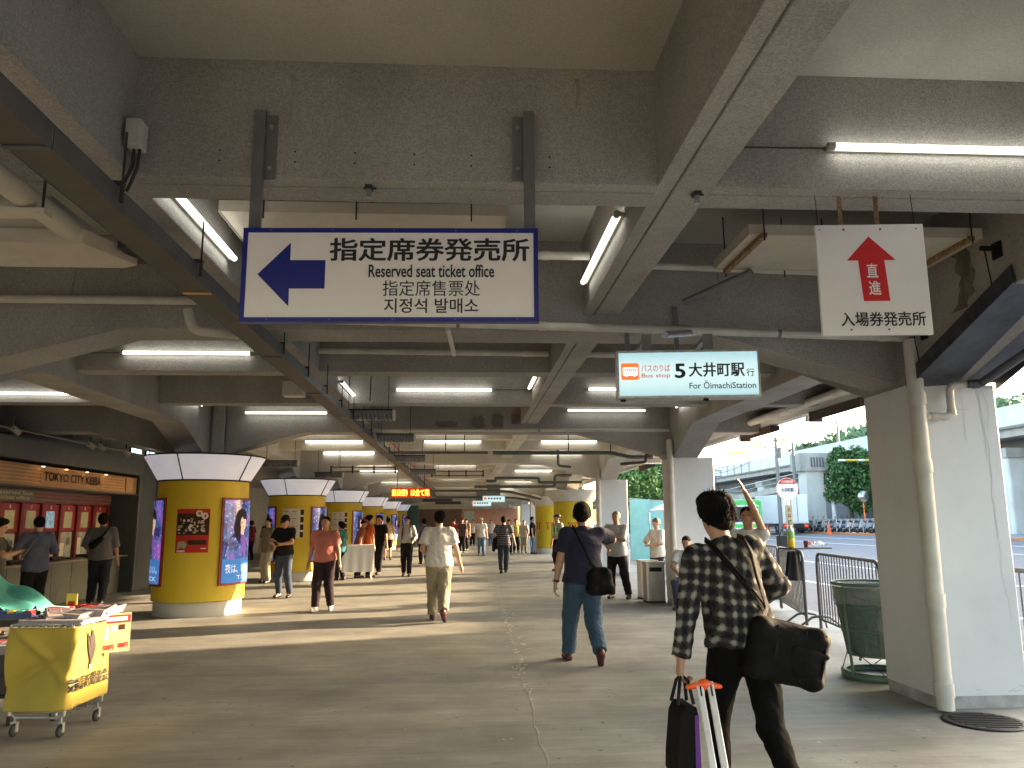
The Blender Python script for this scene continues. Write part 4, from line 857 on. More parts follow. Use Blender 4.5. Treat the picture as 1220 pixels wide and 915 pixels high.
mb = MB(); mb.box(-7.6, -.52, -6, 11.2, 0, 4.04); mb.build('office_block', 'fasc', t)
# spotlights on the rail above the fascia
rod('thin pale rail above the ticket office fascia', (-7.5, 8, 3.12), (-7.5, 20.5, 3.12), .02, 'steel', 'light_rail', 'rail')
for i, yy in enumerate((16.3, 16.75, 18.0, 19.3, 20.4, 13.6)):
    s_ = thing('spotlight', 'small white spotlight on the rail over the ticket office, %s' % ['left of the close pair', 'right of the close pair', 'third along', 'fourth along', 'fifth along near the yellow column', 'alone near the left edge'][i], 'spotlight', (-7.5, yy, 3.12), 0, 'spotlights over the ticket office')
    mb = MB(); mb.tube([(0, 0, .0), (0, 0, .16)], .012, 6); mb.build('stem', 'dark', s_)
    mb = MB(); mb.tube([(-.05, -.02, .03), (.06, .05, -.08)], .055, 10); mb.build('lamp_head', 'acw', s_)
for i, yy in enumerate((19.0, 19.9)):
    s_ = thing('lit_panel', 'small pale blue lit panel above the ticket office end, %s one' % ('left' if i == 0 else 'right'), 'light panel', (-7.7, yy, 3.22))
    mb = MB(); mb.cbox((0, 0, 0), (.04, .62, .13)); mb.build('frame', 'dark', s_); mb = MB(); mb.cbox((.022, 0, 0), (.008, .56, .10)); mb.build('face', mat('cool_lamp', (.6, .9, 1), .4, emi=(.5, .85, 1), est=.5), s_)
# back wall of the hall on the left, with dark shop fronts, and the far end
bw = mat('hall_wall', (.60, .58, .52), .7, dirt=.1)
mb = MB(); mb.box(-11.0, -10.8, 19.9, YEND, 2.35, ZS); struct(mb, 'upper_wall', bw)
mb = MB(); mb.box(-11.0, -10.8, 19.9, 24, 0, 2.35)
for a, b_ in ((27, 28.2), (34, 35.2), (41, 48), (52, 60), (64, YEND)): mb.box(-11.0, -10.8, a, b_, 0, 2.35)
struct(mb, 'lower_wall', bw)
mb = MB(); mb.box(-13.2, -13.0, 19.9, YEND, 0, 2.4); mb.box(-13, -10.9, 19.9, YEND, 2.36, 2.4); struct(mb, 'shop_wall', mat('shop_green', (.05, .065, .05), .6))
for i, (a, z0) in enumerate(((30.5, 1.1), (32.4, 1.2), (37, 1.1), (25.3, 1.0))):
    p = thing('framed_notice', 'small framed notice in the dark opening behind the yellow columns, %s' % ORD[i], 'notice', (-12.98, a, z0), 0, 'notices in the dark opening')
    mb = MB(); mb.box(0, .03, -.3, .3, 0, .8); mb.build('frame', 'dark', p); mb = MB(); mb.box(.03, .036, -.26, .26, .04, .76); mb.build('sheet', 'q_white', p)
mb = MB(); mb.box(-16, 4.8, YEND, YEND + .3, 2.65, ZS); struct(mb, 'end_wall_upper', bw)
mb = MB(); mb.box(-16, -.2, YEND, YEND + .2, 0, 2.65); struct(mb, 'end_wall', mat('end_wall_brown', (.20, .13, .10), .7))
mb = MB(); mb.box(-.2, 4.8, YEND, YEND + .18, 0, 2.65); struct(mb, 'end_wall_sunlit_pink', mat('end_wall_sunlit_pink', (.62, .32, .22), .7))  # pink stretch of the wall, with sunlight put into its base colour
mb = MB(); mb.box(-.0, .9, YEND - .05, YEND + .01, 0, 2.5); tag(mb.build('glass_door', mat('pale_door', (.5, .6, .55), .3)), 'pale greenish door in the far end wall', 'door')
mb = MB(); mb.box(-3, 4.6, YEND - 3.2, YEND - .1, 0, .15); struct(mb, 'end_step', 'conc')
mb = MB(); mb.box(-4.6, -3.3, 58, 58.3, 0, 2.7); tag(mb.build('green_partition', mat('green_panel', (.10, .22, .18), .5)), 'dull green partition far behind the row of yellow columns', 'partition')
for i, (x, y) in enumerate(((-1.6, 48), (-1.1, 55))):
    p = thing('ceiling_vent', 'dark slotted vent under the far ceiling, %s one' % ('nearer' if i == 0 else 'farther'), 'vent', (x, y, 2.72)); mb = MB(); mb.box(-.9, .9, -.1, .1, 0, .2); mb.build('box', 'steel', p)
    for k in range(4): mb = MB(); mb.box(-.85, .85, -.115, -.1, .02 + k * .045, .045 + k * .045); mb.build('slat', 'dark', p)
# ================================================================ THE STREET SIDE
def gz(x): return -.10 + (0 if x < 12 else (x - 12) / 15 * .57 if x < 27 else .57)
mb = MB(); xs = [6.02, 9, 12, 14.5, 17, 19.5, 22, 24.5, 26.9, 27.0]; vs = []
for x in xs: vs += [(x, -120, gz(x)), (x, 400, gz(x))]
mb.add(vs, [(2 * i, 2 * i + 2, 2 * i + 3, 2 * i + 1) for i in range(len(xs) - 1)], True); struct(mb, 'road', 'asph')
mb = MB(); mb.add([(27.3, -120, .58), (900, -120, .58), (900, 900, .58), (27.3, 900, .58)], [(0, 1, 2, 3)]); struct(mb, 'parking_ground', mat('far_pavement', (.30, .30, .30), .9, vs=.5))
mb = MB(); mb.add([(-900, -300, -.25), (26, -300, -.25), (26, 900, -.25), (-900, 900, -.25)], [(0, 1, 2, 3)]); struct(mb, 'ground', 'asph')
mb = MB(); mb.box(27.0, 27.3, -120, 400, .2, .60); struct(mb, 'kerb', 'hedge')
for i, (x, w_) in enumerate(((9.2, .15), (13.2, .12), (20.5, .12), (23.8, .15))):
    mb = MB(); mb.add([(x, -60, gz(x) + .006), (x + w_, -60, gz(x + w_) + .006), (x + w_, 300, gz(x + w_) + .006), (x, 300, gz(x) + .006)], [(0, 1, 2, 3)]); struct(mb, 'road_marking', 'white')
# overpass running parallel to the concourse
t = thing('overpass', 'long pale elevated road with a parapet behind the scooters', 'overpass', (34, 0, 0))
mb = MB(); mb.box(0, 15, -80, 330, 6.55, 7.35); mb.build('deck', 'conc', t)
mb = MB(); mb.box(-.25, .1, -80, 330, 7.1, 8.45); mb.build('parapet', 'concw', t)
mb = MB(); mb.box(1.5, 3, 22, 330, 5.5, 6.55); mb.box(6, 7.5, 22, 330, 5.5, 6.55); mb.box(11, 12.5, 22, 330, 5.5, 6.55); mb.build('girder', 'under', t)
mb = MB(); mb.box(-.27, -.25, 22, 330, 7.05, 7.2); mb.build('edge_band', 'steel', t)
for i in range(60): mb = MB(); mb.box(-.30, -.25, 92 + i * 2.6, 92.35 + i * 2.6, 7.2, 8.3); mb.build('parapet_post', 'conc', t)
for i in range(-4, 7):
    mb = MB(); y = 28 + i * 20.5; mb.rbox((1.0, y, 2.9), (2.2, 1.9, 5.3), .2); mb.build('pier', 'concw', t); mb = MB(); mb.box(-.2, 13, y - 1.1, y + 1.1, 5.3, 5.9); mb.build('cross_head', 'conc', t)
# unseen block added beside the overpass to keep low sun off the near bays
t = thing('sun_blocker', 'unseen pale block added between the road and the overpass to stop the low sun', 'building', (28.5, 14.6, .5))
mb = MB(); mb.box(0, 5, 0, 6.8, 0, 7.74); mb.build('wall', 'concw', t)
for k in range(2):
    for i in range(3): mb = MB(); mb.box(-.05, 0, .7 + i * 2, 2.1 + i * 2, 1.2 + k * 3.2, 2.9 + k * 3.2); mb.build('window', 'glass', t)
# bits under the overpass seen at the right edge of the near pillar
t = thing('shop_front', 'dark shop front with a small orange sign right of the near pillar', 'shop', (36, 44, .5))
mb = MB(); mb.box(0, 3, -8, 14, 0, 4.8); mb.build('wall', 'under', t); mb = MB(); mb.box(-.1, 0, -8, 14, 4.1, 4.35); mb.build('red_stripe', 'red', t)
mb = MB(); mb.box(-.2, -.05, 3.2, 5.6, 2.2, 2.9); sg = mb.build('sign', mat('orange_sign', (.7, .33, .03), .5, emi=(1, .4, .05), est=.15), t)
text('lettering', 'AD', 'ink', sg, 0, 1, 0, 1, 0, .02, bend=lambda o: np.stack([np.full(len(o), -.21), 5.4 - o[:, 0] * 1.6, 2.3 + o[:, 2] * .5], 1))
for k in range(4): mb = MB(); mb.box(-.05, 0, -6 + k * 5, -3 + k * 5, .3, 1.9); mb.build('window', 'glass', t)
# pale box building and lower ramp beyond the bus
t = thing('pale_building', 'low pale building with a flat roof behind the green bus', 'building', (33, 96, .5))
mb = MB(); mb.box(-1, 9, 0, 12, 0, 4.4); mb.build('wall', 'concw', t); mb = MB(); mb.box(-1.3, 9.3, -.3, 12.3, 4.4, 4.8); mb.build('roof', 'conc', t)
for k in range(4): mb = MB(); mb.box(.2 + k * 2.2, 1.6 + k * 2.2, -.08, 0, 1.8, 3.3); mb.build('window', 'glass', t)
t = thing('lower_ramp', 'low dark ramp bridge passing behind the white truck', 'bridge', (33, 68, 0))
mb = MB(); mb.add([(0, 0, 4.9), (0, 60, 2.6), (6, 60, 2.6), (6, 0, 4.9), (0, 0, 5.5), (0, 60, 3.2), (6, 60, 3.2), (6, 0, 5.5)], [(0, 1, 2, 3), (4, 7, 6, 5), (0, 4, 5, 1), (2, 6, 7, 3), (0, 3, 7, 4), (1, 5, 6, 2)]); mb.build('deck', 'conc', t)
mb = MB(); mb.tube([(-.1, 0, 6.4), (-.1, 60, 4.1)], .06, 6); mb.tube([(-.1, 0, 5.9), (-.1, 60, 3.6)], .04, 6); mb.build('railing', 'galv', t)
mb = MB(); mb.box(33.5, 34, 60, 130, 0.5, 3.6); tag(mb.build('hoarding', 'under'), 'dark hoarding in the shade under the elevated road', 'hoarding')
# big pier block with dark grille and the white pipe frame
t = thing('pier_block', 'pale square pier with a dark grille below the elevated road', 'pier', (28.85, 64.5, .5))
mb = MB(); mb.rbox((0, 0, 2.5), (1.6, 1.5, 5.0), .1); mb.build('shaft', 'concw', t); mb = MB(); mb.box(-1.3, 2.4, -1.0, 1.0, 5.0, 6.45); mb.build('head', 'conc', t)
for k in range(5): mb = MB(); mb.box(-.4 + k * .24, -.28 + k * .24, -1.05, -1.0, 5.3, 6.1); mb.build('grille_bar', 'under', t)
mb = MB(); mb.tube([(1.25, -1.05, 0), (1.25, -1.05, 5.0), (1.6, -1.05, 5.35), (2.2, -1.05, 5.35)], .17, 10); mb.build('pipe', 'white', t)
t = thing('height_gauge', 'yellow and white horizontal bar in front of the round tree', 'height bar', (29.6, 61, 0)); mb = MB()
for k in range(10): m_ = MB(); m_.tube([(k * .52, 0, 6.15), (k * .52 + .52, 0, 6.15)], .09, 8); m_.build('stripe', mat('gauge_yellow', (.75, .5, .04), .5) if k % 3 else 'white', t)
mb = MB(); mb.tube([(5.1, 0, .5), (5.1, 0, 6.2)], .08, 8); mb.build('post', 'steel', t)

# trees: trunk, limbs and clumped leaf faces
def leaf_mesh(name, blobs, n_, size, m, seed=1):
    rn = np.random.default_rng(seed); vs = []; tot = sum(b_[3] ** 2 for b_ in blobs); C_ = []
    for (x, y, z, r) in blobs:
        k = int(n_ * r * r / tot); d = rn.normal(size=(k, 3)); d /= np.linalg.norm(d, axis=1)[:, None]; rad = r * (rn.random(k) ** .33) * (.75 + .35 * rn.random(k)); C_.append(np.array([x, y, z]) + d * rad[:, None])
    C_ = np.concatenate(C_); k = len(C_); a = rn.normal(size=(k, 3)); a /= np.linalg.norm(a, axis=1)[:, None]; b_ = np.cross(a, rn.normal(size=(k, 3))); b_ /= np.linalg.norm(b_, axis=1)[:, None]
    s = size * (.5 + rn.random(k))[:, None]; P = np.stack([C_ - a * s, C_ - b_ * s * .6, C_ + a * s, C_ + b_ * s * .6], 1).reshape(-1, 3)
    me = bpy.data.meshes.new(name); me.vertices.add(4 * k); me.vertices.foreach_set('co', P.ravel()); me.loops.add(4 * k); me.loops.foreach_set('vertex_index', np.arange(4 * k)); me.polygons.add(k)
    me.polygons.foreach_set('loop_start', np.arange(k) * 4); me.polygons.foreach_set('loop_total', np.full(k, 4)); me.materials.append(M[m]); me.update(calc_edges=True); return me
def tree(lab, loc, h, r, n_, size, m='leaf', seed=1, shape_=1.0, trunk=.18, low=.3):
    t = thing('broadleaf_tree', lab, 'tree', loc); rn = random.Random(seed); bl = []
    for i in range(26):
        u = rn.random(); z = h * (low + .12 + (.92 - low - .12) * u); rr_ = r * (.95 * math.sin(PI * (.18 + .72 * u)) * shape_); a = rn.random() * 2 * PI; q_ = rr_ * (.35 + .45 * rn.random())
        bl.append((q_ * math.cos(a), q_ * math.sin(a), z, r * rn.uniform(.28, .46)))
    mobj('crown', leaf_mesh('crown', bl, n_, size, m, seed), t)
    mb = MB(); mb.tube([(0, 0, 0), (.05, 0, h * .3), (0, .05, h * .6)], [trunk, trunk * .75, trunk * .4], 10)
    for i in range(7): a = rn.random() * 6.28; z = h * (.28 + .06 * i); mb.tube([(0, 0, z), (math.cos(a) * r * .5, math.sin(a) * r * .5, z + h * .15)], [trunk * .4, trunk * .12], 6)
    mb.build('trunk', 'bark', t); return t
tree('round dense tree with a bare trunk beside the elevated road', (31.2, 62.8, .5), 6.9, 2.5, 15000, .13, 'leaf', 3, 1.0, .2, .2)
tree('tall dark green tree seen between the two white pillars', (14.9, 62, 0), 7.6, 3.4, 16000, .16, 'leaf', 5, 1, .3, .1)
tree('lighter green tree at the left of the gap between the white pillars', (12.3, 57, 0), 6.6, 2.2, 9000, .14, 'leaf2', 6, 1, .2, .1)
tree('green tree behind the far right yellow column', (10.2, 80, 0), 8, 3, 9000, .18, 'leaf', 8, 1, .3, .1)
tree('bushy green tree far behind the bus lane', (21, 75, 0), 5.2, 3, 9000, .18, 'leaf', 9, 1, .3, .05)
tree('wide green tree crown beyond the teal fence', (18.5, 68, 0), 7.0, 3.4, 11000, .17, 'leaf', 10, 1, .3, .1)
# wooded hill
mb = MB(); hx = random.Random(4)
def hillf(u, v):
    x = 70 + 160 * u; y = 120 + 130 * v; return (x, y, .5 + 25 * math.sin(PI * min(1, max(0, u * .9 + .12))) * math.sin(PI * min(1, v * .8 + .15)) * (1 + .08 * math.sin(x * .2) * math.sin(y * .13)))
mb.grid(hillf, 24, 20); struct(mb, 'hill', mat('hazy_foliage', (.15, .24, .13), .8, var=.3, vs=.3))  # distance haze put into the colour: paler, cooler green than the near leaves
M['hazy_leaf'] = MATS['hazy_foliage']
bl = []
for i in range(420):
    u, v = hx.random(), hx.random(); p = hillf(u, v); bl.append((p[0], p[1], p[2] + 1.5, hx.uniform(2.2, 4.6)))
o = mobj('hill_wood', leaf_mesh('hill_wood', bl, 60000, .75, 'hazy_leaf', 11)); tag(o, kind='stuff')

# utility poles and lamp posts
def upole(lab, loc, h, arms=True):
    t = thing('utility_pole', lab, 'pole', loc, R(10)); mb = MB(); mb.tube([(0, 0, 0), (0, 0, h)], [.17, .12], 10); mb.build('shaft', 'steel', t)
    if arms:
        for z in (h - .3, h - .9): mb = MB(); mb.box(-1.1, 1.1, -.05, .05, z, z + .1); mb.build('cross_arm', 'steel', t)
        for k in (-1, -.6, .6, 1): mb = MB(); mb.tube([(k, 0, h - .2), (k, 0, h + .1)], .05, 6); mb.build('insulator', 'white', t)
        mb = MB(); mb.tube([(.25, 0, h - 1.6), (.25, 0, h - .9)], .2, 10); mb.build('transformer', 'steel', t)
    return t
upole('tall grey utility pole with cross arms beside the bus stop disc', (24.2, 60, .3), 7.6); upole('slim utility pole right of the taller one behind the bus stop disc', (26.8, 63, .5), 7.3, False)
upole('distant utility pole with cross arms left of the green bus', (27, 85, .5), 6.6); upole('slim lamp pole standing against the wooded hill', (38, 78, 6), 5.5, False)
upole('thin dark post in front of the tree at the right', (30.5, 56, .5), 5.3, False)
for i, (a, b_) in enumerate((((24.2, 60, 7.7), (27, 85, 7.0)), ((24.2, 60, 7.3), (27, 85, 6.5)), ((27, 85, 6.9), (27, 140, 7.5)), ((24.2, 60, 7.6), (26, 20, 8.2)), ((24.2, 60, 6.8), (26.8, 63, 7.3)))):
    P_ = [Vector(a).lerp(Vector(b_), k / 10) + Vector((0, 0, -.5 * math.sin(PI * k / 10))) - Vector(a) for k in range(11)]; mb = MB(); mb.tube(P_, .022, 5)
    tag(mb.build('overhead_wire', 'dark', None, a), 'thin sagging overhead wire at the utility poles, %s from the top' % ORD[i], 'wire')
# overhead gantry bars, yellow
for i, (x0, x1, y, z) in enumerate(((33.5, 38, 100, 12.2), (36, 40, 104, 11.4), (33, 37, 98, 9.9), (44, 48, 82, 14.2), (34.3, 38.5, 60, 8.9), (34.3, 38.5, 60, 8.2))):
    mb = MB(); mb.tube([(0, 0, 0), (x1 - x0, 0, .15)], .10, 6); tag(mb.build('gantry_bar', MATS['gauge_yellow'], None, (x0, y, z)), 'thin yellow overhead bar beyond the elevated road, %s from the left' % ORD[i], 'gantry bar')

# ---------------------------------------------------------------- bus and truck
def wheel(t, x, y, r, w_, ax='x'):
    mb = MB(); mb.lathe([(r * .55, -w_ / 2), (r * .97, -w_ / 2), (r, -w_ * .3), (r, w_ * .3), (r * .97, w_ / 2), (r * .55, w_ / 2)], 20, caps=False)
    if ax == 'x': mb.v = [(x + c, y + a, r + b_) for a, b_, c in mb.v]
    o = mb.build('wheel', 'dark', t); mb = MB(); mb.lathe([(0, -w_ * .3), (r * .56, -w_ * .4), (r * .56, w_ * .4), (0, w_ * .3)], 14, caps=False); mb.v = [(x + c, y + a, r + b_) for a, b_, c in mb.v]; mb.build('rim', 'galv', o)
gr = mat('bus_green', (.08, .52, .12), .4)
t = thing('city_bus', 'white city bus with green bands waiting at the kerb', 'bus', (17.6, 50, .02))
mb = MB(); mb.rbox((0, 5, 1.55), (2.5, 10.4, 2.5), .25); bev(mb.build('body', 'white', t), .05)
mb = MB(); mb.rbox((0, 5, .62), (2.52, 10.42, .5), .25); mb.build('skirt', 'white', t)
mb = MB(); mb.rbox((0, 5, 2.62), (2.53, 10.43, .30), .25); mb.build('upper_band', gr, t); mb = MB(); mb.rbox((0, 5, 1.15), (2.53, 10.43, .22), .25); mb.build('lower_band', gr, t)
mb = MB(); mb.box(-1.05, 1.05, -.225, -.2, 1.4, 2.35); mb.build('rear_window', 'glass', t); mb = MB(); mb.box(1.14, 1.28, -.23, .9, 0.9, 2.7); mb.build('corner_panel', gr, t)
for k in range(6): mb = MB(); mb.box(-1.275, -1.255, .4 + k * 1.6, 1.85 + k * 1.6, 1.45, 2.35); mb.build('window', 'glass', t)
for x in (-1, 1): mb = MB(); mb.box(x - .12, x + .12, -.235, -.2, .75, .98); mb.build('tail_light', 'red', t)
for x in (-1.1, 1.1):
    for y in (2.2, 7.8): wheel(t, x, y, .48, .28)
t = thing('box_truck', 'white box truck with closed rear doors parked near the kerb', 'truck', (25.3, 60, .50))
mb = MB(); mb.box(-1.1, 1.1, 0, 5.2, .75, 2.95); bev(mb.build('cargo_box', 'white', t), .03)
for s in (-1, 1): mb = MB(); mb.box(min(0, s * 1.02) + .02 * (s > 0), max(0, s * 1.02) - .02 * (s < 0), -.03, 0, .85, 2.85); d = mb.build('rear_door', 'white', t); m2 = MB(); m2.tube([(s * .25, -.05, .9), (s * .25, -.05, 2.8)], .02, 6); m2.build('lock_rod', 'steel', d)
mb = MB(); mb.rbox((0, 6.2, 1.3), (2.0, 1.8, 1.7), .15); mb.build('cab', 'white', t); mb = MB(); mb.box(-1.05, 1.05, -.1, .0, .45, .7); mb.build('bumper', 'dark', t)
for x in (-.85, .85): mb = MB(); mb.box(x - .12, x + .12, -.12, -.1, .5, .65); mb.build('tail_light', mat('tail_red', (.6, .02, .02), .3, emi=(1, .05, .02), est=.3), t)
for x in (-.9, .9):
    for y in (1.0, 5.6): wheel(t, x, y, .38, .25)

# ---------------------------------------------------------------- scooters parked in a row
def make_scooter(col, lab, loc, rz):
    t = thing('scooter', lab, 'scooter', loc, rz, 'scooters parked in the roadside row')
    def wh(y):
        mb = MB(); mb.lathe([(.13, -.04), (.21, -.04), (.23, 0), (.21, .04), (.13, .04)], 14, caps=False); mb.v = [(c, y + a, .23 + b_) for a, b_, c in mb.v]; mb.build('wheel', 'dark', t)
    wh(-.6); wh(.6)
    mb = MB(); mb.rbox((0, -.38, .55), (.26, .75, .34), .1); bev(mb.build('body', col, t), .05, 2)
    mb = MB(); mb.rbox((0, -.30, .76), (.24, .62, .10), .09); mb.build('seat', 'dark', t)
    mb = MB(); mb.cbox((0, .05, .30), (.26, .5, .08)); mb.build('footboard', col, t)
    mb = MB(); mb.cbox((0, .40, .62), (.36, .06, .62), rot=Matrix.Rotation(R(18), 3, 'X')); bev(mb.build('leg_shield', col, t), .02)
    mb = MB(); mb.tube([(-.32, .28, 1.0), (-.1, .36, .98), (.1, .36, .98), (.32, .28, 1.0)], .018, 6); mb.tube([(0, .36, .98), (0, .6, .25)], .03, 6); mb.build('handlebar', 'steel', t)
    mb = MB(); mb.rbox((0, .44, .93), (.2, .14, .16), .04); mb.build('headlight', 'galv', t)
    for s in (-1, 1): mb = MB(); mb.tube([(s * .25, .3, 1.0), (s * .27, .3, 1.14)], .008, 5); mb.cbox((s * .28, .29, 1.18), (.10, .02, .07)); mb.build('mirror', 'black', t)
    return t
cs = {'blue': mat('scooter_blue', (.06, .10, .30), .3), 'white': mat('scooter_white', (.65, .66, .7), .3), 'silver': mat('scooter_silver', (.4, .42, .46), .3, metal=.5), 'dark': mat('scooter_dark', (.03, .035, .05), .3)}
proto = {}
seq = ['blue', 'dark', 'blue', 'silver', 'dark', 'blue', 'dark', 'white', 'blue', 'silver', 'white', 'dark', 'blue', 'white', 'white', 'silver', 'white', 'dark', 'white', 'silver', 'blue', 'white', 'dark', 'silver', 'white', 'blue', 'dark', 'silver', 'white', 'dark']
CN = ['left', 'right']
for i, c in enumerate(seq):
    y = 66.8 - i * .66; xx = 28.3 + .15 * ((i * 7) % 3); rz = R(62 + (i * 13) % 17)
    nl = '%s scooter, %s counted from the %s end of the parked row' % (c, ORD[min(i, 29 - i)], 'truck' if i < 15 else 'tree')
    if c not in proto: proto[c] = make_scooter(cs[c], nl, (xx, y, .58), rz)
    else: dup(proto[c], (xx, y, .58), rz, nl)
# chain fence, cones and the wire fence behind
t = thing('wire_fence', 'low pale railing running in front of the parked scooters', 'fence', (27.6, 46, .58))
for k in range(12): mb = MB(); mb.tube([(0, k * 2, 0), (0, k * 2, .95)], .035, 6); mb.build('post', 'galv', t)
for k in range(11):
    mb = MB(); P = [(0, k * 2 + u * .2, .78 - .22 * math.sin(PI * u / 10)) for u in range(11)]; mb.tube(P, .02, 5); mb.build('chain', mat('chain_pale', (.5, .5, .45), .6), t)
mb = MB(); mb.tube([(.1, -1, .95), (.1, 23, .95)], .03, 6); mb.build('top_rail', 'galv', t)
for i, (x, y) in enumerate(((26.7, 57.3), (26.7, 50.2), (24.3, 62.9))):
    t = thing('traffic_cone', 'orange traffic cone at the kerb, %s' % ['in front of the middle of the scooter row', 'nearest the tall right pillar', 'beside the white truck'][i], 'traffic cone', (x, y, gz(x)), 0, 'orange cones along the kerb')
    mb = MB(); mb.lathe([(.2, .03), (.16, .05), (.04, .82), (.0, .83)], 16, caps=False); mb.build('cone_body', 'orange', t); mb = MB(); mb.cbox((0, 0, .015), (.42, .42, .03)); mb.build('base', 'orange', t)
for i, (x, y, w_, h, m_) in enumerate(((30.2, 55.5, 1.2, 1.7, 'acw'), (32.5, 52.5, 2.4, 1.6, 'hedge'))):
    t = thing('utility_cabinet', ['pale blue-grey cabinet behind the scooters', 'brown low cabin behind the scooters near the tall pillar'][i], 'cabinet', (x, y, .58)); mb = MB(); mb.rbox((0, 0, h / 2), (w_, .8, h), .1); mb.build('body', mat('cab_blue', (.35, .45, .6), .5) if i == 0 else m_, t); mb = MB(); mb.box(-w_ * .4, w_ * .4, -.42, -.4, h * .2, h * .8); mb.build('door', 'steel', t)
t = thing('convex_mirror', 'round white mirror on a post below the tree', 'mirror', (29.3, 57, .58)); mb = MB(); mb.tube([(0, 0, 0), (0, 0, 2.6)], .04, 8); mb.build('post', 'orange', t); mb = MB(); mb.lathe([(0, 0), (.4, .02), (.42, .08), (0, .12)], 20, caps=False); mb.v = [(a, -c, 2.6 + b_) for a, b_, c in mb.v]; mb.build('mirror_face', 'stain', t)

# ---------------------------------------------------------------- bus stop pole
t = thing('bus_stop_pole', 'bus stop pole with a round red and white disc', 'bus stop', (6.62, 16, -.10))
mb = MB(); mb.tube([(0, 0, .06), (0, 0, 2.05)], .03, 10); mb.build('pole', 'white', t); mb = MB(); mb.lathe([(.22, 0), (.22, .05), (.1, .08)], 20); mb.build('base', 'conc', t)
def disc(r, y, pts=32, a0=0, a1=2 * PI): return [(r * math.cos(a0 + (a1 - a0) * k / pts), r * math.sin(a0 + (a1 - a0) * k / pts)) for k in range(pts + (0 if a1 - a0 > 6 else 1))]
DM = Matrix(((1, 0, 0, 0), (0, 0, -1, -.03), (0, 1, 0, 2.27), (0, 0, 0, 1)))
mb = MB(); mb.prism(disc(.225, 0), -.012, .012, DM); dsk = mb.build('disc', 'white', t)
mb = MB(); mb.prism(disc(.218, 0, 24, R(28), R(152)), .0125, .0135, DM); mb.build('red_cap', 'signr', dsk)
text('lettering', '大井競馬場', 'white', dsk, -.12, .12, 2.27 + .12, 2.27 + .175, -.0445, .02); text('lettering', '大井町駅', 'blue', dsk, -.13, .13, 2.21, 2.29, -.0435, .02); text('lettering', '行', 'blue', dsk, .14, .17, 2.21, 2.24, -.0435, .0)
mb = MB(); mb.box(-.07, .07, -.055, -.033, 1.06, 1.94); pk = mb.build('name_plank', mat('plank_beige', (.50, .42, .28), .6), t)
for i, c in enumerate('大井町駅行'): text('lettering', c, 'ink', pk, -.04, .04, 1.80 - i * .13, 1.90 - i * .13, -.057, .01)
t = thing('shoulder_bag', 'small black bag hanging on the bus stop pole above the barrier', 'bag', (6.48, 15.9, 1.02)); mb = MB(); mb.rbox((0, 0, 0), (.34, .14, .42), .05); bev(mb.build('pouch', 'dark', t), .03); mb = MB(); mb.tube([(-.12, 0, .2), (.0, .02, .42), (.12, 0, .2)], .012, 6); mb.build('strap', 'black', t)

# ---------------------------------------------------------------- crowd barriers
def barrier(lab, a, b_, h=1.08):
    a, b_ = Vector((*a, 0)), Vector((*b_, 0)); d = b_ - a; Ln = d.length; ang = math.atan2(d.y, d.x)
    t = thing('crowd_barrier', lab, 'barrier', a, ang, 'steel crowd barriers along the edge'); r = .022; q_ = .16
    P = [(0, 0, .05)] + [(0, 0, h - q_)] + [(q_ - q_ * math.cos(k * PI / 12), 0, h - q_ + q_ * math.sin(k * PI / 12)) for k in range(1, 7)] + [(Ln - q_ + q_ * math.sin(k * PI / 12), 0, h - q_ + q_ * math.cos(k * PI / 12)) for k in range(0, 6)] + [(Ln, 0, h - q_), (Ln, 0, .05)]
    mb = MB(); mb.tube(P, r, 10); mb.build('frame', 'barr', t); mb = MB(); mb.tube([(0, 0, .18), (Ln, 0, .18)], .016, 8); mb.build('bottom_rail', 'barr', t)
    nb_ = int(Ln / .115)
    for k in range(1, nb_): mb = MB(); x = k * Ln / nb_; mb.tube([(x, 0, .18), (x, 0, h - .012 if q_ < x < Ln - q_ else h - .06)], .0085, 6); mb.build('bar', 'barr', t)
    for x in (.0, Ln):
        mb = MB(); s = 1 if x == 0 else -1; mb.tube([(x + s * .02, -.28, .02), (x + s * .02, -.26, .10), (x + s * .02, -.12, .20), (x + s * .02, 0, .22), (x + s * .02, .12, .20), (x + s * .02, .26, .10), (x + s * .02, .28, .02)], .016, 8); mb.build('foot', 'barr', t)
    return t
barrier('steel crowd barrier right behind the green rubbish bin', (4.98, 11.15), (4.62, 8.75))
barrier('steel crowd barrier beside the one behind the bin, under the tray of food', (4.93, 11.5), (5.45, 13.7))
barrier('steel crowd barrier farther along, behind the plaid-shirted man', (5.50, 13.85), (5.85, 16.0))
barrier('steel crowd barrier nearest, mostly behind the tall pillar', (4.98, 8.6), (5.1, 6.3))
barrier('steel crowd barrier in the opening beside the standing man in grey', (4.9, 17.6), (5.3, 19.9))
t = thing('food_tray', 'thin dark board resting on the barrier tops', 'board', (5.18, 11.95, 1.11), R(15)); mb = MB(); mb.box(-.36, .36, -.16, .16, 0, .018); bev(mb.build('board', 'dark', t), .004); mb = MB(); mb.box(-.34, .34, -.14, .14, .018, .021); mb.build('mat', 'brown', t)
t = thing('drink_bottle', 'large yellow tea bottle with a green label on the barrier board', 'bottle', (4.95, 11.92, 1.131))
mb = MB(); mb.lathe([(0, 0), (.048, .003), (.052, .02), (.052, .13), (.05, .14), (.05, .145)], 20, caps=False); mb.build('drink', mat('yellow_tea', (.80, .55, .02), .15, emi=None), t)
mb = MB(); mb.lathe([(.05, .145), (.0525, .15), (.0525, .235), (.05, .245)], 20, caps=False); mb.build('label', mat('green_label', (.25, .60, .12), .4), t)
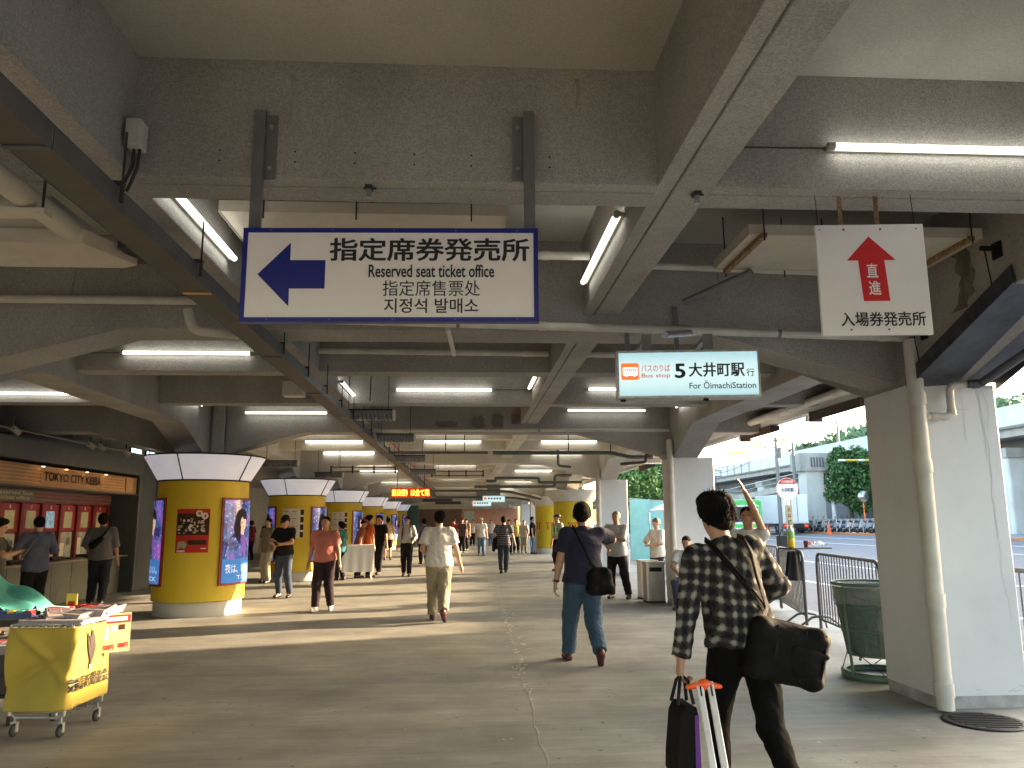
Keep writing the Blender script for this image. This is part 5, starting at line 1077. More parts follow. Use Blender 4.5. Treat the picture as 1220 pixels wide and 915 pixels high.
mb = MB(); mb.lathe([(.05, .245), (.045, .27), (.02, .30), (.016, .315)], 20, caps=False); mb.build('neck', mat('clear_plastic', (.7, .78, .7), .15), t); mb = MB(); mb.lathe([(.019, .312), (.019, .335), (0, .337)], 14, caps=False); mb.build('cap', 'white', t)
t = thing('paper_cup', 'dark red paper cup beside the food wrappers', 'cup', (5.22, 12.02, 1.131)); mb = MB(); mb.lathe([(.028, 0), (.036, .095)], 16, caps=False); mb.lathe([(0, .001), (.028, .001)], 16, caps=False); mb.build('wall', 'redd', t); mb = MB(); mb.lathe([(.036, .095), (.038, .10), (.0, .10)], 16, caps=False); mb.build('lid', 'red', t)
rn = random.Random(8)
for i, (x, y) in enumerate(((5.32, 12.03), (5.42, 12.0))):
    mb = MB(); mb.grid(lambda u, v: (x - 5.3 + (u - .5) * .2, (v - .5) * .16, .03 + .05 * math.sin(u * 3.1) * math.sin(v * 3.1) + .025 * rn.random()), 9, 8, smooth=False); tag(mb.build('food_wrapper', 'signw' if i else mat('pinkish_paper', (.7, .4, .35), .6), None, (5.3, y, 1.13)), '%s crumpled food wrapper on the barrier board' % ('white' if i else 'pinkish'), 'wrapper')
# black clothing bag hanging below the board
t = thing('hanging_jacket', 'black jacket hanging over the barrier below the yellow bottle', 'jacket', (4.90, 11.75, 1.08)); mb = MB()
mb.grid(lambda u, v: ((u - .5) * .22 * (.6 + .6 * v), -.05 + .03 * math.sin(u * 9), -.42 * v), 10, 6); mb.grid(lambda u, v: ((u - .5) * .22 * (.6 + .5 * v), .06 + .03 * math.sin(u * 8), -.36 * v), 10, 6); mb.build('cloth', 'dark', t)

# ---------------------------------------------------------------- big mesh bin behind the pillar
t = thing('rubbish_bin', 'large round green mesh bin with a plastic liner in a tubular stand', 'bin', (4.14, 8.0, 0))
binm = mat('bin_mesh_green', (.10, .15, .135), .55, var=.2, vs=20, bump=.3, bs=200); bgr = mat('bin_rim_green', (.10, .17, .13), .5)
mb = MB(); mb.lathe([(.285, .23), (.385, .88)], 40, caps=False); mb.build('mesh_wall', binm, t); mb = MB(); mb.lathe([(0, .232), (.285, .23)], 40, caps=False); mb.build('bin_floor', bgr, t)
for z, r_ in ((.23, .287), (.46, .322), (.70, .36)): mb = MB(); mb.lathe([(r_, z - .012), (r_ + .008, z - .012), (r_ + .012, z + .014), (r_ + .003, z + .014)], 40, caps=False); mb.build('hoop', bgr, t)
for k in range(28):
    a = k * 2 * PI / 28; mb = MB(); mb.tube([(.287 * math.cos(a), .287 * math.sin(a), .23), (.387 * math.cos(a), .387 * math.sin(a), .88)], .003, 4); mb.build('mesh_wire', bgr, t)
linm = mat('bin_liner', (.40, .43, .43), .25, alpha=.40, var=.1)
mb = MB(); rn = random.Random(2); wob = [rn.uniform(-.012, .012) for _ in range(48)]
def ln(u, v):
    k = int(u * 48) % 48; a = u * 2 * PI
    r_ = [.393, .405, .40, .37, .345, .32][min(5, int(v * 5.01))] + wob[k] * (.5 if v < .5 else 1); z = [.72, .80, .905, .90, .72, .45][min(5, int(v * 5.01))] + wob[(k * 3) % 48] * .5; return (r_ * math.cos(a), r_ * math.sin(a), z)
mb.grid(ln, 48, 5); mb.build('liner', linm, t)
mb = MB(); mb.lathe([(.39, .895), (.405, .90), (.40, .925), (.385, .92)], 40, caps=False); mb.build('top_rim', bgr, t)
mb = MB(); mb.lathe([(.34, .0), (.355, .0), (.36, .06), (.34, .065)], 40, caps=False); mb.lathe([(.31, .06), (.36, .065), (.36, .075), (.31, .07)], 40, caps=False); mb.build('base_ring', bgr, t)
for k in range(4):
    a = R(200 + 90 * k); mb = MB(); mb.tube([(.352 * math.cos(a), .352 * math.sin(a), .04), (.40 * math.cos(a), .40 * math.sin(a), .62), (.40 * math.cos(a), .40 * math.sin(a), .90)], .014, 8); mb.build('leg', bgr, t)
    b2 = a + R(50); mb = MB(); mb.tube([(.355 * math.cos(a), .355 * math.sin(a), .30), (.345 * math.cos(b2), .345 * math.sin(b2), .07)], .005, 5); mb.build('stay', 'dark', t)
mb = MB(); P = [(.392 * math.cos(R(a)), .392 * math.sin(R(a)), .86 - .10 * math.sin(PI * (a - 190) / 120)) for a in range(190, 311, 10)]; mb.tube(P, .006, 6); mb.tube([(.392 * math.cos(R(268)), .392 * math.sin(R(268)), .80), (.40 * math.cos(R(272)), .40 * math.sin(R(272)) - .01, .66), (.38 * math.cos(R(275)), .38 * math.sin(R(275)) - .03, .50)], [.012, .02, .008], 6); mb.build('tie_cord', 'black', t)
mb = MB(); mb.cbox((.39 * math.cos(R(266)), .39 * math.sin(R(266)) - .012, .76), (.14, .012, .22), rot=Matrix.Rotation(R(-8), 3, 'Z')); mb.build('paper_tag', mat('tag_paper', (.42, .38, .30), .7), t)

# steel bins by the second pillar
for i, (x, y) in enumerate(((3.68, 15.55), (3.72, 16.25))):
    t = thing('steel_bin', 'square stainless bin beside the white pillar, %s one' % ('front' if i == 0 else 'rear'), 'bin', (x, y, 0), 0, 'stainless bins by the pillar')
    mb = MB(); mb.rbox((0, 0, .37), (.36, .36, .68), .03); mb.build('body', 'stain', t); mb = MB(); mb.rbox((0, 0, .735), (.38, .38, .05), .03); mb.build('lid', 'stain', t); mb = MB(); mb.box(-.12, .12, -.185, -.18, .58, .66); mb.build('slot', 'black', t); mb = MB(); mb.rbox((0, 0, .015), (.37, .37, .03), .03); mb.build('base', 'dark', t)
t = thing('grey_bollard', 'short grey round-topped bin in front of the far yellow columns', 'bin', (3.6, 30.6, 0)); mb = MB(); mb.lathe([(.2, 0), (.2, .62), (.17, .72), (.08, .77), (0, .78)], 20, caps=False); mb.build('body', 'galv', t); mb = MB(); mb.lathe([(.205, .55), (.21, .56), (.21, .62), (.205, .63)], 20, caps=False); mb.build('band', 'steel', t)
# teal hoarding, tent and machine in the gap between the white pillars
t = thing('teal_hoarding', 'bright teal hoarding under the trees between the white pillars', 'hoarding', (7.6, 34, -.1))
for k in range(4): mb = MB(); mb.box(-.5 + k * .9, k * .9 + .38, -.04 + k * .12, .0 + k * .12, 0, 2.55 - .08 * k); mb.build('panel', mat('teal_fence', (.22, .50, .52), .6, var=.1, vs=2), t)
mb = MB(); mb.add([(-.5, -.06, 2.55), (3.1, .34, 2.29), (3.1, .38, 2.35), (-.5, 0, 2.61)], [(0, 1, 2, 3)]); mb.build('coping', 'steel', t)
t = thing('white_tent', 'small white tent roof over a stall beyond the standing man in grey', 'tent', (6.9, 24.5, -.1)); 
mb = MB(); mb.add([(-1, -1, 1.95), (1, -1, 1.95), (1, 1, 1.95), (-1, 1, 1.95), (0, 0, 2.5)], [(0, 1, 4), (1, 2, 4), (2, 3, 4), (3, 0, 4)]); mb.build('roof', 'white', t)
for x in (-.95, .95):
    for y in (-.95, .95): mb = MB(); mb.tube([(x, y, 0), (x, y, 1.95)], .02, 6); mb.build('leg', 'galv', t)
mb = MB(); mb.box(-.9, .9, -.9, .2, .7, .75); mb.box(-.9, .9, -.92, -.9, .1, .72); mb.build('table', mat('table_blue', (.25, .35, .55), .6), t)
t = thing('ticket_machine', 'dark upright machine with an orange top behind the old man', 'machine', (6.2, 20.5, -.1)); mb = MB(); mb.rbox((0, 0, 1.1), (.5, .5, 2.2), .03); mb.build('cabinet', 'brown', t); mb = MB(); mb.rbox((0, 0, 2.28), (.52, .52, .16), .03); mb.build('top_sign', 'orangel', t); mb = MB(); mb.box(-.18, .18, -.26, -.25, 1.3, 1.8); mb.build('screen', mat('green_screen', (.05, .4, .3), .3, emi=(.05, .5, .3), est=.15), t)
mb = MB(); mb.box(-.21, .21, -.265, -.25, .4, 1.1); mb.build('front_panel', mat('pink_panel', (.6, .2, .3), .5), t)
# ================================================================ PEOPLE
# bodies and clothes are grown as smooth implicit surfaces, then polygonised (surface nets)
def A3(p): return np.array(p, float)
class Fld:
    def __init__(s): s.p = []; s.cut = []
    def cone(s, a, b_, ra, rb, k=.02, sq=None):
        a, b_ = A3(a), A3(b_); r = max(ra, rb); lo = np.minimum(a, b_) - r; hi = np.maximum(a, b_) + r; ab = b_ - a; L2 = max(ab @ ab, 1e-9)
        def f(X, Y, Z):
            px, py, pz = X - a[0], Y - a[1], Z - a[2]; t = np.clip((px * ab[0] + py * ab[1] + pz * ab[2]) / L2, 0, 1)
            return np.sqrt((px - ab[0] * t) ** 2 + (py - ab[1] * t) ** 2 + (pz - ab[2] * t) ** 2) - (ra + (rb - ra) * t)
        s.p.append((f, lo, hi, k)); return s
    def ell(s, c, r, k=.03, m=None):
        c, r = A3(c), A3(r); R_ = np.eye(3) if m is None else np.array(m)
        e = np.abs(R_) @ r; lo, hi = c - e, c + e
        def f(X, Y, Z):
            px, py, pz = X - c[0], Y - c[1], Z - c[2]
            u = (R_[0, 0] * px + R_[1, 0] * py + R_[2, 0] * pz) / r[0]; v = (R_[0, 1] * px + R_[1, 1] * py + R_[2, 1] * pz) / r[1]; w_ = (R_[0, 2] * px + R_[1, 2] * py + R_[2, 2] * pz) / r[2]
            k0 = np.sqrt(u * u + v * v + w_ * w_); k1 = np.sqrt((u / r[0]) ** 2 + (v / r[1]) ** 2 + (w_ / r[2]) ** 2)
            return k0 * (k0 - 1) / np.maximum(k1, 1e-6)
        s.p.append((f, lo, hi, k)); return s
    def capcone(s, a, b_, ra, rb, k=.02, fl=1.0):   # round cone cut flat at b, for sleeves and trouser ends
        a, b_ = A3(a), A3(b_); d = (b_ - a) / np.linalg.norm(b_ - a); L_ = np.linalg.norm(b_ - a); r = max(ra, rb) + .01; lo = np.minimum(a, b_) - r; hi = np.maximum(a, b_) + r
        def f(X, Y, Z):
            px, py, pz = X - a[0], Y - a[1], Z - a[2]; h = px * d[0] + py * d[1] + pz * d[2]; t = np.clip(h / L_, 0, 1)
            q_ = np.sqrt((px - d[0] * h) ** 2 + (py - d[1] * h) ** 2 + (pz - d[2] * h) ** 2 + np.minimum(h, 0) ** 2) - (ra + (rb - ra) * t)
            return np.maximum(q_, h - L_)
        s.p.append((f, lo, hi, k)); return s
    def plane(s, pt, n_): s.cut.append((A3(pt), A3(n_) / np.linalg.norm(n_))); return s      # removes the side n points to
    def run(s, res, noise=0, seed=0, nf=1.0, pad=.0):
        lo = np.min([p[1] for p in s.p], 0) - 3 * res - noise; hi = np.max([p[2] for p in s.p], 0) + 3 * res + noise
        n_ = np.ceil((hi - lo) / res).astype(int) + 1; ax = [lo[i] + res * np.arange(n_[i]) for i in range(3)]
        F = np.full(n_, .3, np.float32); G_ = [ax[0][:, None, None], ax[1][None, :, None], ax[2][None, None, :]]
        for f, a, b_, k in s.p:
            i0 = np.clip(((a - k - 2 * res - lo) / res).astype(int), 0, n_ - 1); i1 = np.clip(((b_ + k + 2 * res - lo) / res).astype(int) + 2, 1, n_)
            sl = tuple(slice(i0[i], i1[i]) for i in range(3)); d = f(ax[0][sl[0]][:, None, None], ax[1][sl[1]][None, :, None], ax[2][sl[2]][None, None, :]).astype(np.float32)
            P = F[sl]; h = np.clip(.5 + .5 * (P - d) / k, 0, 1); F[sl] = P * (1 - h) + d * h - k * h * (1 - h)
        if noise:
            rn = np.random.default_rng(seed); Nn = 0
            for j in range(9):
                d = rn.normal(size=3); d[2] *= .75; d /= np.linalg.norm(d); fq = (14 + 9 * j) * nf; ph = rn.random() * 6.28
                a_ = G_[0] * d[0] + G_[1] * d[1] + G_[2] * d[2]; wob = .6 * np.sin(G_[2] * 9 + j) + .6 * np.sin(G_[0] * 11 + 2 * j)
                Nn = Nn + (1 - np.abs(np.sin(a_ * fq + ph + wob)) * 2) / (1 + .45 * j)
            F = F + (noise * .55 * Nn).astype(np.float32)
        for pt, n__ in s.cut: F = np.maximum(F, ((G_[0] - pt[0]) * n__[0] + (G_[1] - pt[1]) * n__[1] + (G_[2] - pt[2]) * n__[2]).astype(np.float32))
        return nets(F, lo, res)
def nets(F, lo, res):
    I = F < 0; c = [(i, j, k) for i in (0, 1) for j in (0, 1) for k in (0, 1)]; n_ = np.array(F.shape) - 1
    cnt = sum(I[i:i + n_[0], j:j + n_[1], k:k + n_[2]].astype(np.int8) for i, j, k in c); act = (cnt > 0) & (cnt < 8); idx = np.argwhere(act)
    if len(idx) == 0: return np.zeros((0, 3)), np.zeros((0, 4), int)
    V = np.stack([F[idx[:, 0] + i, idx[:, 1] + j, idx[:, 2] + k] for i, j, k in c], 1); C_ = np.array(c, float); S_ = np.zeros((len(idx), 3)); W_ = np.zeros(len(idx))
    for a in range(8):
        for b_ in range(a + 1, 8):
            if abs(C_[a] - C_[b_]).sum() != 1: continue
            x = (V[:, a] < 0) != (V[:, b_] < 0); t = np.where(x, V[:, a] / np.where(x, V[:, a] - V[:, b_], 1), 0); S_ += (C_[a] + (C_[b_] - C_[a]) * t[:, None]) * x[:, None]; W_ += x
    P = lo + (idx + S_ / W_[:, None]) * res; num = np.full(act.shape, -1); num[act] = np.arange(len(idx)); Q = []
    for ax in range(3):
        u, v = [(1, 2), (2, 0), (0, 1)][ax]; sh = [slice(None)] * 3; sh2 = [slice(None)] * 3; sh[ax] = slice(0, -1); sh2[ax] = slice(1, None); a = I[tuple(sh)]; b_ = I[tuple(sh2)]
        e = np.argwhere(a != b_); ok = (e[:, u] > 0) & (e[:, v] > 0) & (e[:, u] < n_[u]) & (e[:, v] < n_[v]) & (e[:, ax] < n_[ax]); e = e[ok]; du = np.zeros(3, int); du[u] = 1; dv = np.zeros(3, int); dv[v] = 1
        g = lambda o: num[tuple((e - o).T)]; q_ = np.stack([g(du + dv), g(dv), g(0 * du), g(du)], 1); fl = ~a[tuple(e.T)]; q_[fl] = q_[fl][:, ::-1]; Q.append(q_)
    return P, np.concatenate(Q)
def fmesh(fld, name, m, parent, res, noise=0, seed=0, nf=1.0, xf=None):
    P, Q = fld.run(res, noise, seed, nf)
    me = bpy.data.meshes.new(name); k = len(Q); me.vertices.add(len(P)); me.vertices.foreach_set('co', P.astype(np.float32).ravel()); me.loops.add(4 * k); me.loops.foreach_set('vertex_index', Q.ravel().astype(np.int32))
    me.polygons.add(k); me.polygons.foreach_set('loop_start', np.arange(k) * 4); me.polygons.foreach_set('loop_total', np.full(k, 4)); me.polygons.foreach_set('use_smooth', np.ones(k, bool))
    me.materials.append(M[m] if isinstance(m, str) else m); me.update(calc_edges=True); return mobj(name, me, parent)
def ik(a, t, l1, l2, hint):
    a, t, hint = A3(a), A3(t), A3(hint); d = t - a; L_ = np.linalg.norm(d); L_ = min(L_, (l1 + l2) * .999); d = d / np.linalg.norm(d); e = a + d * L_
    x = (l1 * l1 - l2 * l2 + L_ * L_) / (2 * L_); y = math.sqrt(max(l1 * l1 - x * x, 0)); h = hint - d * (hint @ d); h /= max(np.linalg.norm(h), 1e-6); return a + d * x + h * y, e
def rotx(a): c, s = math.cos(a), math.sin(a); return np.array([[1, 0, 0], [0, c, -s], [0, s, c]])
def roty(a): c, s = math.cos(a), math.sin(a); return np.array([[c, 0, s], [0, 1, 0], [-s, 0, c]])
def rotz_(a): c, s = math.cos(a), math.sin(a); return np.array([[c, -s, 0], [s, c, 0], [0, 0, 1]])
CM = {}
def cloth(name, c, **kw):
    if name not in CM: CM[name] = mat('cloth_' + name, c, kw.pop('rough', .85), var=kw.pop('var', .12), vs=kw.pop('vs', 6), bump=.35, bs=kw.pop('bs', 260), spec=.12 if max(c) < .03 else .2, sheen=0 if max(c) < .05 else .12, **kw)
    return CM[name]
skin = mat('skin', (.50, .29, .20), .5, var=.08, vs=8, spec=.35); skin2 = mat('skin_tan', (.42, .23, .15), .5, var=.08, vs=8, spec=.35); hairm = mat('hair_black', (.008, .006, .006), .85, var=.4, vs=60, bump=1, bs=150, spec=.15); hairg = mat('hair_grey', (.11, .105, .10), .6, var=.3, vs=60, bump=.5, bs=180)
shoeb = mat('shoe_black', (.02, .018, .018), .4); shoew = mat('shoe_white', (.5, .5, .5), .5); shoer = mat('shoe_maroon', (.08, .02, .025), .5)
def hand(F, W, d, l, n_, r=1.0, curl=.5, s=1.0):
    # five fingers rooted in the palm; l runs from little finger to thumb side, n_ is where the palm faces
    W, d, l, n_ = A3(W), A3(d), A3(l), A3(n_); d = d / np.linalg.norm(d); l = l - d * (l @ d); l /= np.linalg.norm(l); n_ = np.cross(d, l) * np.sign(np.dot(np.cross(d, l), n_) or 1)
    for i, (o, ln) in enumerate(((-.030, .82), (-.010, 1.0), (.010, 1.06), (.030, .96))):
        K = W + (d * .088 + l * o) * s; F.cone(W + (d * .01 + l * o * .55) * s, K, .0145 * s, .0125 * s, .012); a = 0.0; p = K
        for j, sl in enumerate((.042, .027, .021)):
            a += curl * (.55, .8, .6)[j]; q_ = p + (d * math.cos(a) + n_ * math.sin(a)) * sl * ln * s; F.cone(p, q_, (.0098 - .0008 * j) * s, (.0092 - .0009 * j) * s, .004); p = q_
    p = W + (d * .022 + l * .018) * s; q_ = p + (d * .58 + l * .62 + n_ * .40) * .046 * s; F.cone(p, q_, .0135 * s, .0115 * s, .01); F.cone(q_, q_ + (d * .85 + l * .12 + n_ * .42) * .036 * s, .0110 * s, .0085 * s, .005)
def person(label, loc, face, h=1.70, D=None, top='white', topc=(.7, .7, .7), sleeve=.55, bottomc=(.02, .02, .03), bname='dark', legs='long', hair='short', hairmat=None, build=1.0,
           LH=None, RH=None, LF=(-.10, .03, 0, 0), RF=(.10, -.03, 0, 0), pel=(0, 0, .89), lean=0, side=0, head=(0, 0), shoe=None, hem=.83, cap=None, watch=None, tuck=False, group=None,
           tmat=None, sk=None, Lh=None, Rh=None, Lk=(0, 1, 0), Rk=(0, 1, 0), curl=.5, twist=0, belly=0, extra=None, glasses=False, loose=1.0):
    D = D or math.hypot(loc[0], loc[1]); res = min(.021, max(.0058, D * .00105)); s = h / 1.70; sk = sk or skin; rz = face
    t = thing('person', label, 'person', (loc[0], loc[1], loc[2] if len(loc) > 2 else 0), R(rz), group)
    seed = abs(hash(label[:9])) % 1000 if False else sum(map(ord, label)) % 997
    P = A3(pel); U = rotz_(R(twist)) @ roty(R(side)) @ rotx(R(-lean)); up = lambda p: P + U @ (A3(p) - A3((0, 0, .89)))
    b = build; S_ = {-1: up((-.170 * b, 0, 1.385)), 1: up((.170 * b, 0, 1.385))}
    arms = {}
    for sg, tg, hn in ((-1, LH, Lh), (1, RH, Rh)):
        tg = A3(tg) if tg is not None else A3((sg * .27 * b, .04, .82)); e, w_ = ik(S_[sg], tg, .285, .25, hn if hn is not None else (sg * .35, -1, 0)); arms[sg] = (S_[sg], e, w_)
    lg = {}
    for sg, ft, kn in ((-1, LF, Lk), (1, RF, Rk)):
        hp = P + A3((sg * .085 * b, 0, -.02)); an = A3((ft[0], ft[1], .078 + ft[2])); k_, an = ik(hp, an, .405, .405, kn); lg[sg] = (hp, k_, an, ft[3] if len(ft) > 3 else 0)
    hc = up((0, .012, 1.585)); HR = U @ rotz_(R(head[0])) @ rotx(R(-head[1])); hp_ = lambda p: hc + HR @ A3(p)
    sc = lambda F: [None]
    # ---- body: one continuous surface
    F = Fld()
    F.ell(up((0, 0, .93)), (.145 * b, .10 * b, .11), .04, U).ell(up((0, .005, 1.08)), (.128 * b, .088 * b, .14), .05, U).ell(up((0, 0, 1.25)), (.15 * b, .098 * b, .15), .05, U)
    F.cone(up((-.13 * b, 0, 1.375)), up((.13 * b, 0, 1.375)), .05, .05, .05).cone(up((0, -.005, 1.39)), hc + (up((0, 0, 1.5)) - up((0, 0, 1.585))), .06, .052, .03)
    F.ell(hc + HR @ A3((0, -.008, .018)), (.076, .095, .098), .02, HR).ell(hp_((0, .03, -.045)), (.056, .062, .068), .03, HR).ell(hp_((0, .052, -.075)), (.03, .03, .028), .02, HR)
    F.cone(hp_((0, .085, .012)), hp_((0, .103, -.018)), .008, .012, .012)
    for sg in (-1, 1): F.ell(hp_((sg * .079, -.005, -.008)), (.010, .020, .030), .006, HR)
    if D < 30:
        for sg in (-1, 1): F.ell(hp_((sg * .030, .088, .028)), (.018, .008, .005), .006, HR)   # brow
        F.ell(hp_((0, .091, -.045)), (.022, .008, .006), .006, HR)                                       # lips
    for sg in (-1, 1):
        a, e, w_ = arms[sg]; F.cone(a, e, .048 * b, .037 * b, .03); F.cone(e, e + (w_ - e) * .35, .038 * b, .037 * b, .02); F.cone(e + (w_ - e) * .3, w_, .037 * b, .026, .02)
        fd = (w_ - e) / np.linalg.norm(w_ - e); cv = curl if not isinstance(curl, tuple) else curl[0 if sg < 0 else 1]
        fa = fd * .8 + A3((0, 0, -.2)) * (1 if fd[2] < 0 else 0)
        if res < .0125: hand(F, w_, fa, (0, 1, 0) if abs(fd[1]) < .8 else (-sg, 0, .4), (-sg, 0, 0) if abs(fd[1]) < .8 else (0, 0, -1), 1, cv)
        else: F.cone(w_, w_ + fd * .07, .028, .030, .02); F.cone(w_ + fd * .07, w_ + fd * .13, .026, .018, .02); F.cone(w_ + fd * .03, w_ + fd * .06 + A3((0, .045, 0)), .016, .012, .01)
        hp0, k_, an, pt = lg[sg]; F.cone(hp0, k_, .078 * b, .052, .04); F.cone(k_, k_ + (an - k_) * .35, .05, .052, .02); F.cone(k_ + (an - k_) * .3, an, .052, .034, .02)
        F.cone(an, an + rotx(R(pt)) @ A3((0, .10, -.03)), .034, .028, .02)
    fmesh(F, 'body', sk, t, res)
    # ---- shirt
    tm = tmat or cloth(top, topc); ez = .016 * loose; F = Fld()
    F.ell(up((0, .0, 1.26)), (.158 * b + ez, .106 * b + ez, .155), .05, U).ell(up((0, .004 + belly * .4, 1.08)), (.142 * b + ez, .098 * b + ez + belly, .17), .06, U)
    F.cone(up((-.128 * b, 0, 1.375)), up((.128 * b, 0, 1.375)), .054 + ez * .6, .054 + ez * .6, .05); F.cone(up((0, -.005, 1.39)), up((0, 0, 1.435)), .068, .063, .02)
    hz = (.955 if tuck else hem); F.capcone(up((0, 0, 1.18)), up((0, 0, hz)), .02, .02, .3) if False else None
    for x_ in (-.055, 0, .055): F.capcone(up((x_ * b, .004, 1.12)), up((x_ * b * 1.25, -.012 if not tuck else .0, hz)), .088 * b + ez, (.118 if not tuck else .088) * b + ez, .045)
    for sg in (-1, 1):
        a, e, w_ = arms[sg]
        if sleeve <= .75: F.capcone(a, a + (e - a) * (sleeve / .55 if sleeve > .55 else 1) * (.72 if sleeve <= .55 else .98), .056 * b + ez * .4, .054 * b + ez * .8, .035)
        else: F.cone(a, e, .055 * b + ez * .3, .046 * b + ez * .5, .035); F.capcone(e, w_ - (w_ - e) * (1 - sleeve) , .046 * b + ez * .5, .034 + ez * .6, .02)
    nc = up((0, 0, 1.452)); F.plane(nc, U @ A3((0, .35, 1)))
    fmesh(F, 'shirt', tm, t, res, .0055 * min(loose, 1.2), seed, .8)
    if not tuck and res < .014: pass
    # ---- trousers
    bm_ = cloth(bname, bottomc); F = Fld(); el = .014 * loose; F.ell(P + A3((0, -.005, .035)), (.150 * b + el, .106 * b + el, .115), .03, U if abs(lean) < 40 else None); F.ell(P + A3((0, -.018, -.04)), (.132 * b + el * .7, .094 * b + el * .7, .09), .03)
    for sg in (-1, 1):
        hp0, k_, an, pt = lg[sg]
        if legs == 'long': F.cone(hp0, k_, .086 * b + el, .060 * b + el, .03); F.capcone(k_, an + (k_ - an) * .02, .060 * b + el, .048 + el * 1.1, .03)
        elif legs == 'slim': F.cone(hp0, k_, .084 * b + el, .056 * b + el * .6, .03); F.capcone(k_, an + (k_ - an) * .05, .056 * b + el * .6, .040 + el * .4, .03)
        else: F.cone(hp0, hp0 + (k_ - hp0) * .3, .088 * b + el, .082 * b + el, .03); F.capcone(hp0 + (k_ - hp0) * .2, k_ + (hp0 - k_) * .08, .086 * b + el, .078 + el, .03)
    F.plane(up((0, 0, .99)), U @ A3((0, 0, 1)))
    fmesh(F, 'trousers' if legs != 'shorts' else 'shorts', bm_, t, res, .0040 * loose, seed + 5, 1.15)
    if tuck: F = Fld(); F.ell(up((0, 0, .975)), (.163 * b, .118 * b, .05), .01, U); F.plane(up((0, 0, .99)), U @ A3((0, 0, 1))); F.plane(up((0, 0, .955)), U @ A3((0, 0, -1))); fmesh(F, 'belt', 'black', t, res)
    # ---- shoes
    for sg in (-1, 1):
        hp0, k_, an, pt = lg[sg]; Rm = rotx(R(pt)) @ rotz_(R(-sg * 6)); F = Fld(); q_ = lambda p: an + Rm @ A3(p)
        F.cone(q_((0, -.035, -.042)), q_((0, .02, -.028)), .038, .042, .02).cone(q_((0, .02, -.035)), q_((sg * .005, .145, -.048)), .042, .036, .03); F.cone(q_((0, -.02, -.02)), q_((0, -.01, .01)), .04, .038, .02)
        F.plane(q_((0, 0, -.076)), Rm @ A3((0, 0, -1))); fmesh(F, 'shoe', shoe or shoeb, t, min(res, .014))
    # ---- hair
    hm = hairmat or hairm; F = Fld(); rr_ = random.Random(seed)
    fl = {'short': 1.02, 'full': 1.12, 'thin': .95}.get(hair, 1.0)
    if hair != 'none':
        F.ell(hp_((0, -.016, .035)), (.084 * fl, .100 * fl, .090 * fl), .02, HR).ell(hp_((0, -.045, -.005)), (.074 * fl, .068 * fl, .085 * fl), .02, HR)
        if hair == 'full':
            F.ell(hp_((0, .035, .095)), (.066, .06, .045), .02, HR); F.ell(hp_((0, -.062, -.045)), (.055, .04, .055), .02, HR)
            for sg in (-1, 1): F.ell(hp_((sg * .062, -.01, -.01)), (.026, .045, .05), .02, HR)
        if res < .014:
            for i in range(60 if hair == 'full' else 26): a = rr_.uniform(0, 6.28); z = rr_.uniform(-.03, .10); rad = .078 * fl * math.sqrt(max(.05, 1 - ((z - .02) / .11) ** 2)); p = (rad * math.cos(a), -.02 + rad * 1.15 * math.sin(a), z + .01); F.cone(hp_(p), hp_((p[0] * 1.16, p[1] * 1.12 - .004, p[2] - .035)), .013, .005, .010)
        F.plane(hp_((0, .045, .035)), HR @ A3((0, 1, -.95)))
        fmesh(F, 'hair', hm, t, min(res, .012), .0028, seed, 3.2)
        if D < 14:      # loose strands break the outline of the hair
            mb = MB(); nS = 1500 if D < 10 else 700
            for i in range(nS):
                a = rr_.uniform(0, 2 * PI); z = rr_.uniform(-.55, 1); q_ = math.sqrt(max(0, 1 - z * z)); u_ = A3((q_ * math.cos(a), q_ * math.sin(a), z)); p = A3((0, -.018, .022)) + u_ * A3((.080, .098, .094)) * fl * 1.0
                if p[1] > .045 + .95 * (p[2] - .035) - .01: continue
                dn = A3((rr_.uniform(-.5, .5), rr_.uniform(-.6, .25), -1.0)) + u_ * rr_.uniform(.25, .75) + A3((.3 * math.sin(z * 5), 0, .7 if z > .75 else 0)); dn /= np.linalg.norm(dn); ln_ = rr_.uniform(.03, .055 if fl > 1.05 else .035); sd_ = np.cross(dn, u_); sd_ /= max(np.linalg.norm(sd_), 1e-6)
                w1 = .0017; m1 = p + dn * ln_ * .5 + u_ * .004; e1 = p + dn * ln_ - u_ * .002; mb.add([tuple(hp_(v)) for v in (p - sd_ * w1, p + sd_ * w1, m1 + sd_ * w1 * .8, m1 - sd_ * w1 * .8, e1)], [(0, 1, 2, 3), (3, 2, 4)], True)
            mb.build('hair_strands', hm, t)
    if D < 30:
        for sg in (-1, 1):
            mb = MB(); c = hp_((sg * .030, .0895, .014)); mb.lathe([(0, -.006), (.006, -.004), (.008, 0), (.006, .004), (0, .006)], 8, tuple(c)); mb.build('eye', 'black', t)
        F = Fld(); F.ell(hp_((0, .0975, -.046)), (.019, .005, .0035), .004, HR); fmesh(F, 'mouth', mat('lip', (.30, .10, .09), .5), t, .0045)
    if glasses:
        mb = MB()
        for sg in (-1, 1): c = hp_((sg * .032, .106, .014)); mb.tube([tuple(A3(c) + HR @ A3((.024 * math.cos(k * PI / 5), 0, .017 * math.sin(k * PI / 5)))) for k in range(11)], .0025, 5); mb.tube([tuple(hp_((sg * .056, .104, .016))), tuple(hp_((sg * .080, .0, .01)))], .002, 5)
        mb.build('glasses', 'black', t)
    if cap:
        F = Fld(); F.ell(hp_((0, -.012, .050)), (.092, .108, .075), .01, HR); F.plane(hp_((0, 0, .036)), HR @ A3((0, 0, -1))); F2 = Fld(); F2.ell(hp_((0, .10, .042)), (.072, .075, .010), .01, HR); o = fmesh(F, 'cap', cap, t, min(res, .012)); fmesh(F2, 'brim', cap, o, min(res, .012) * .7)
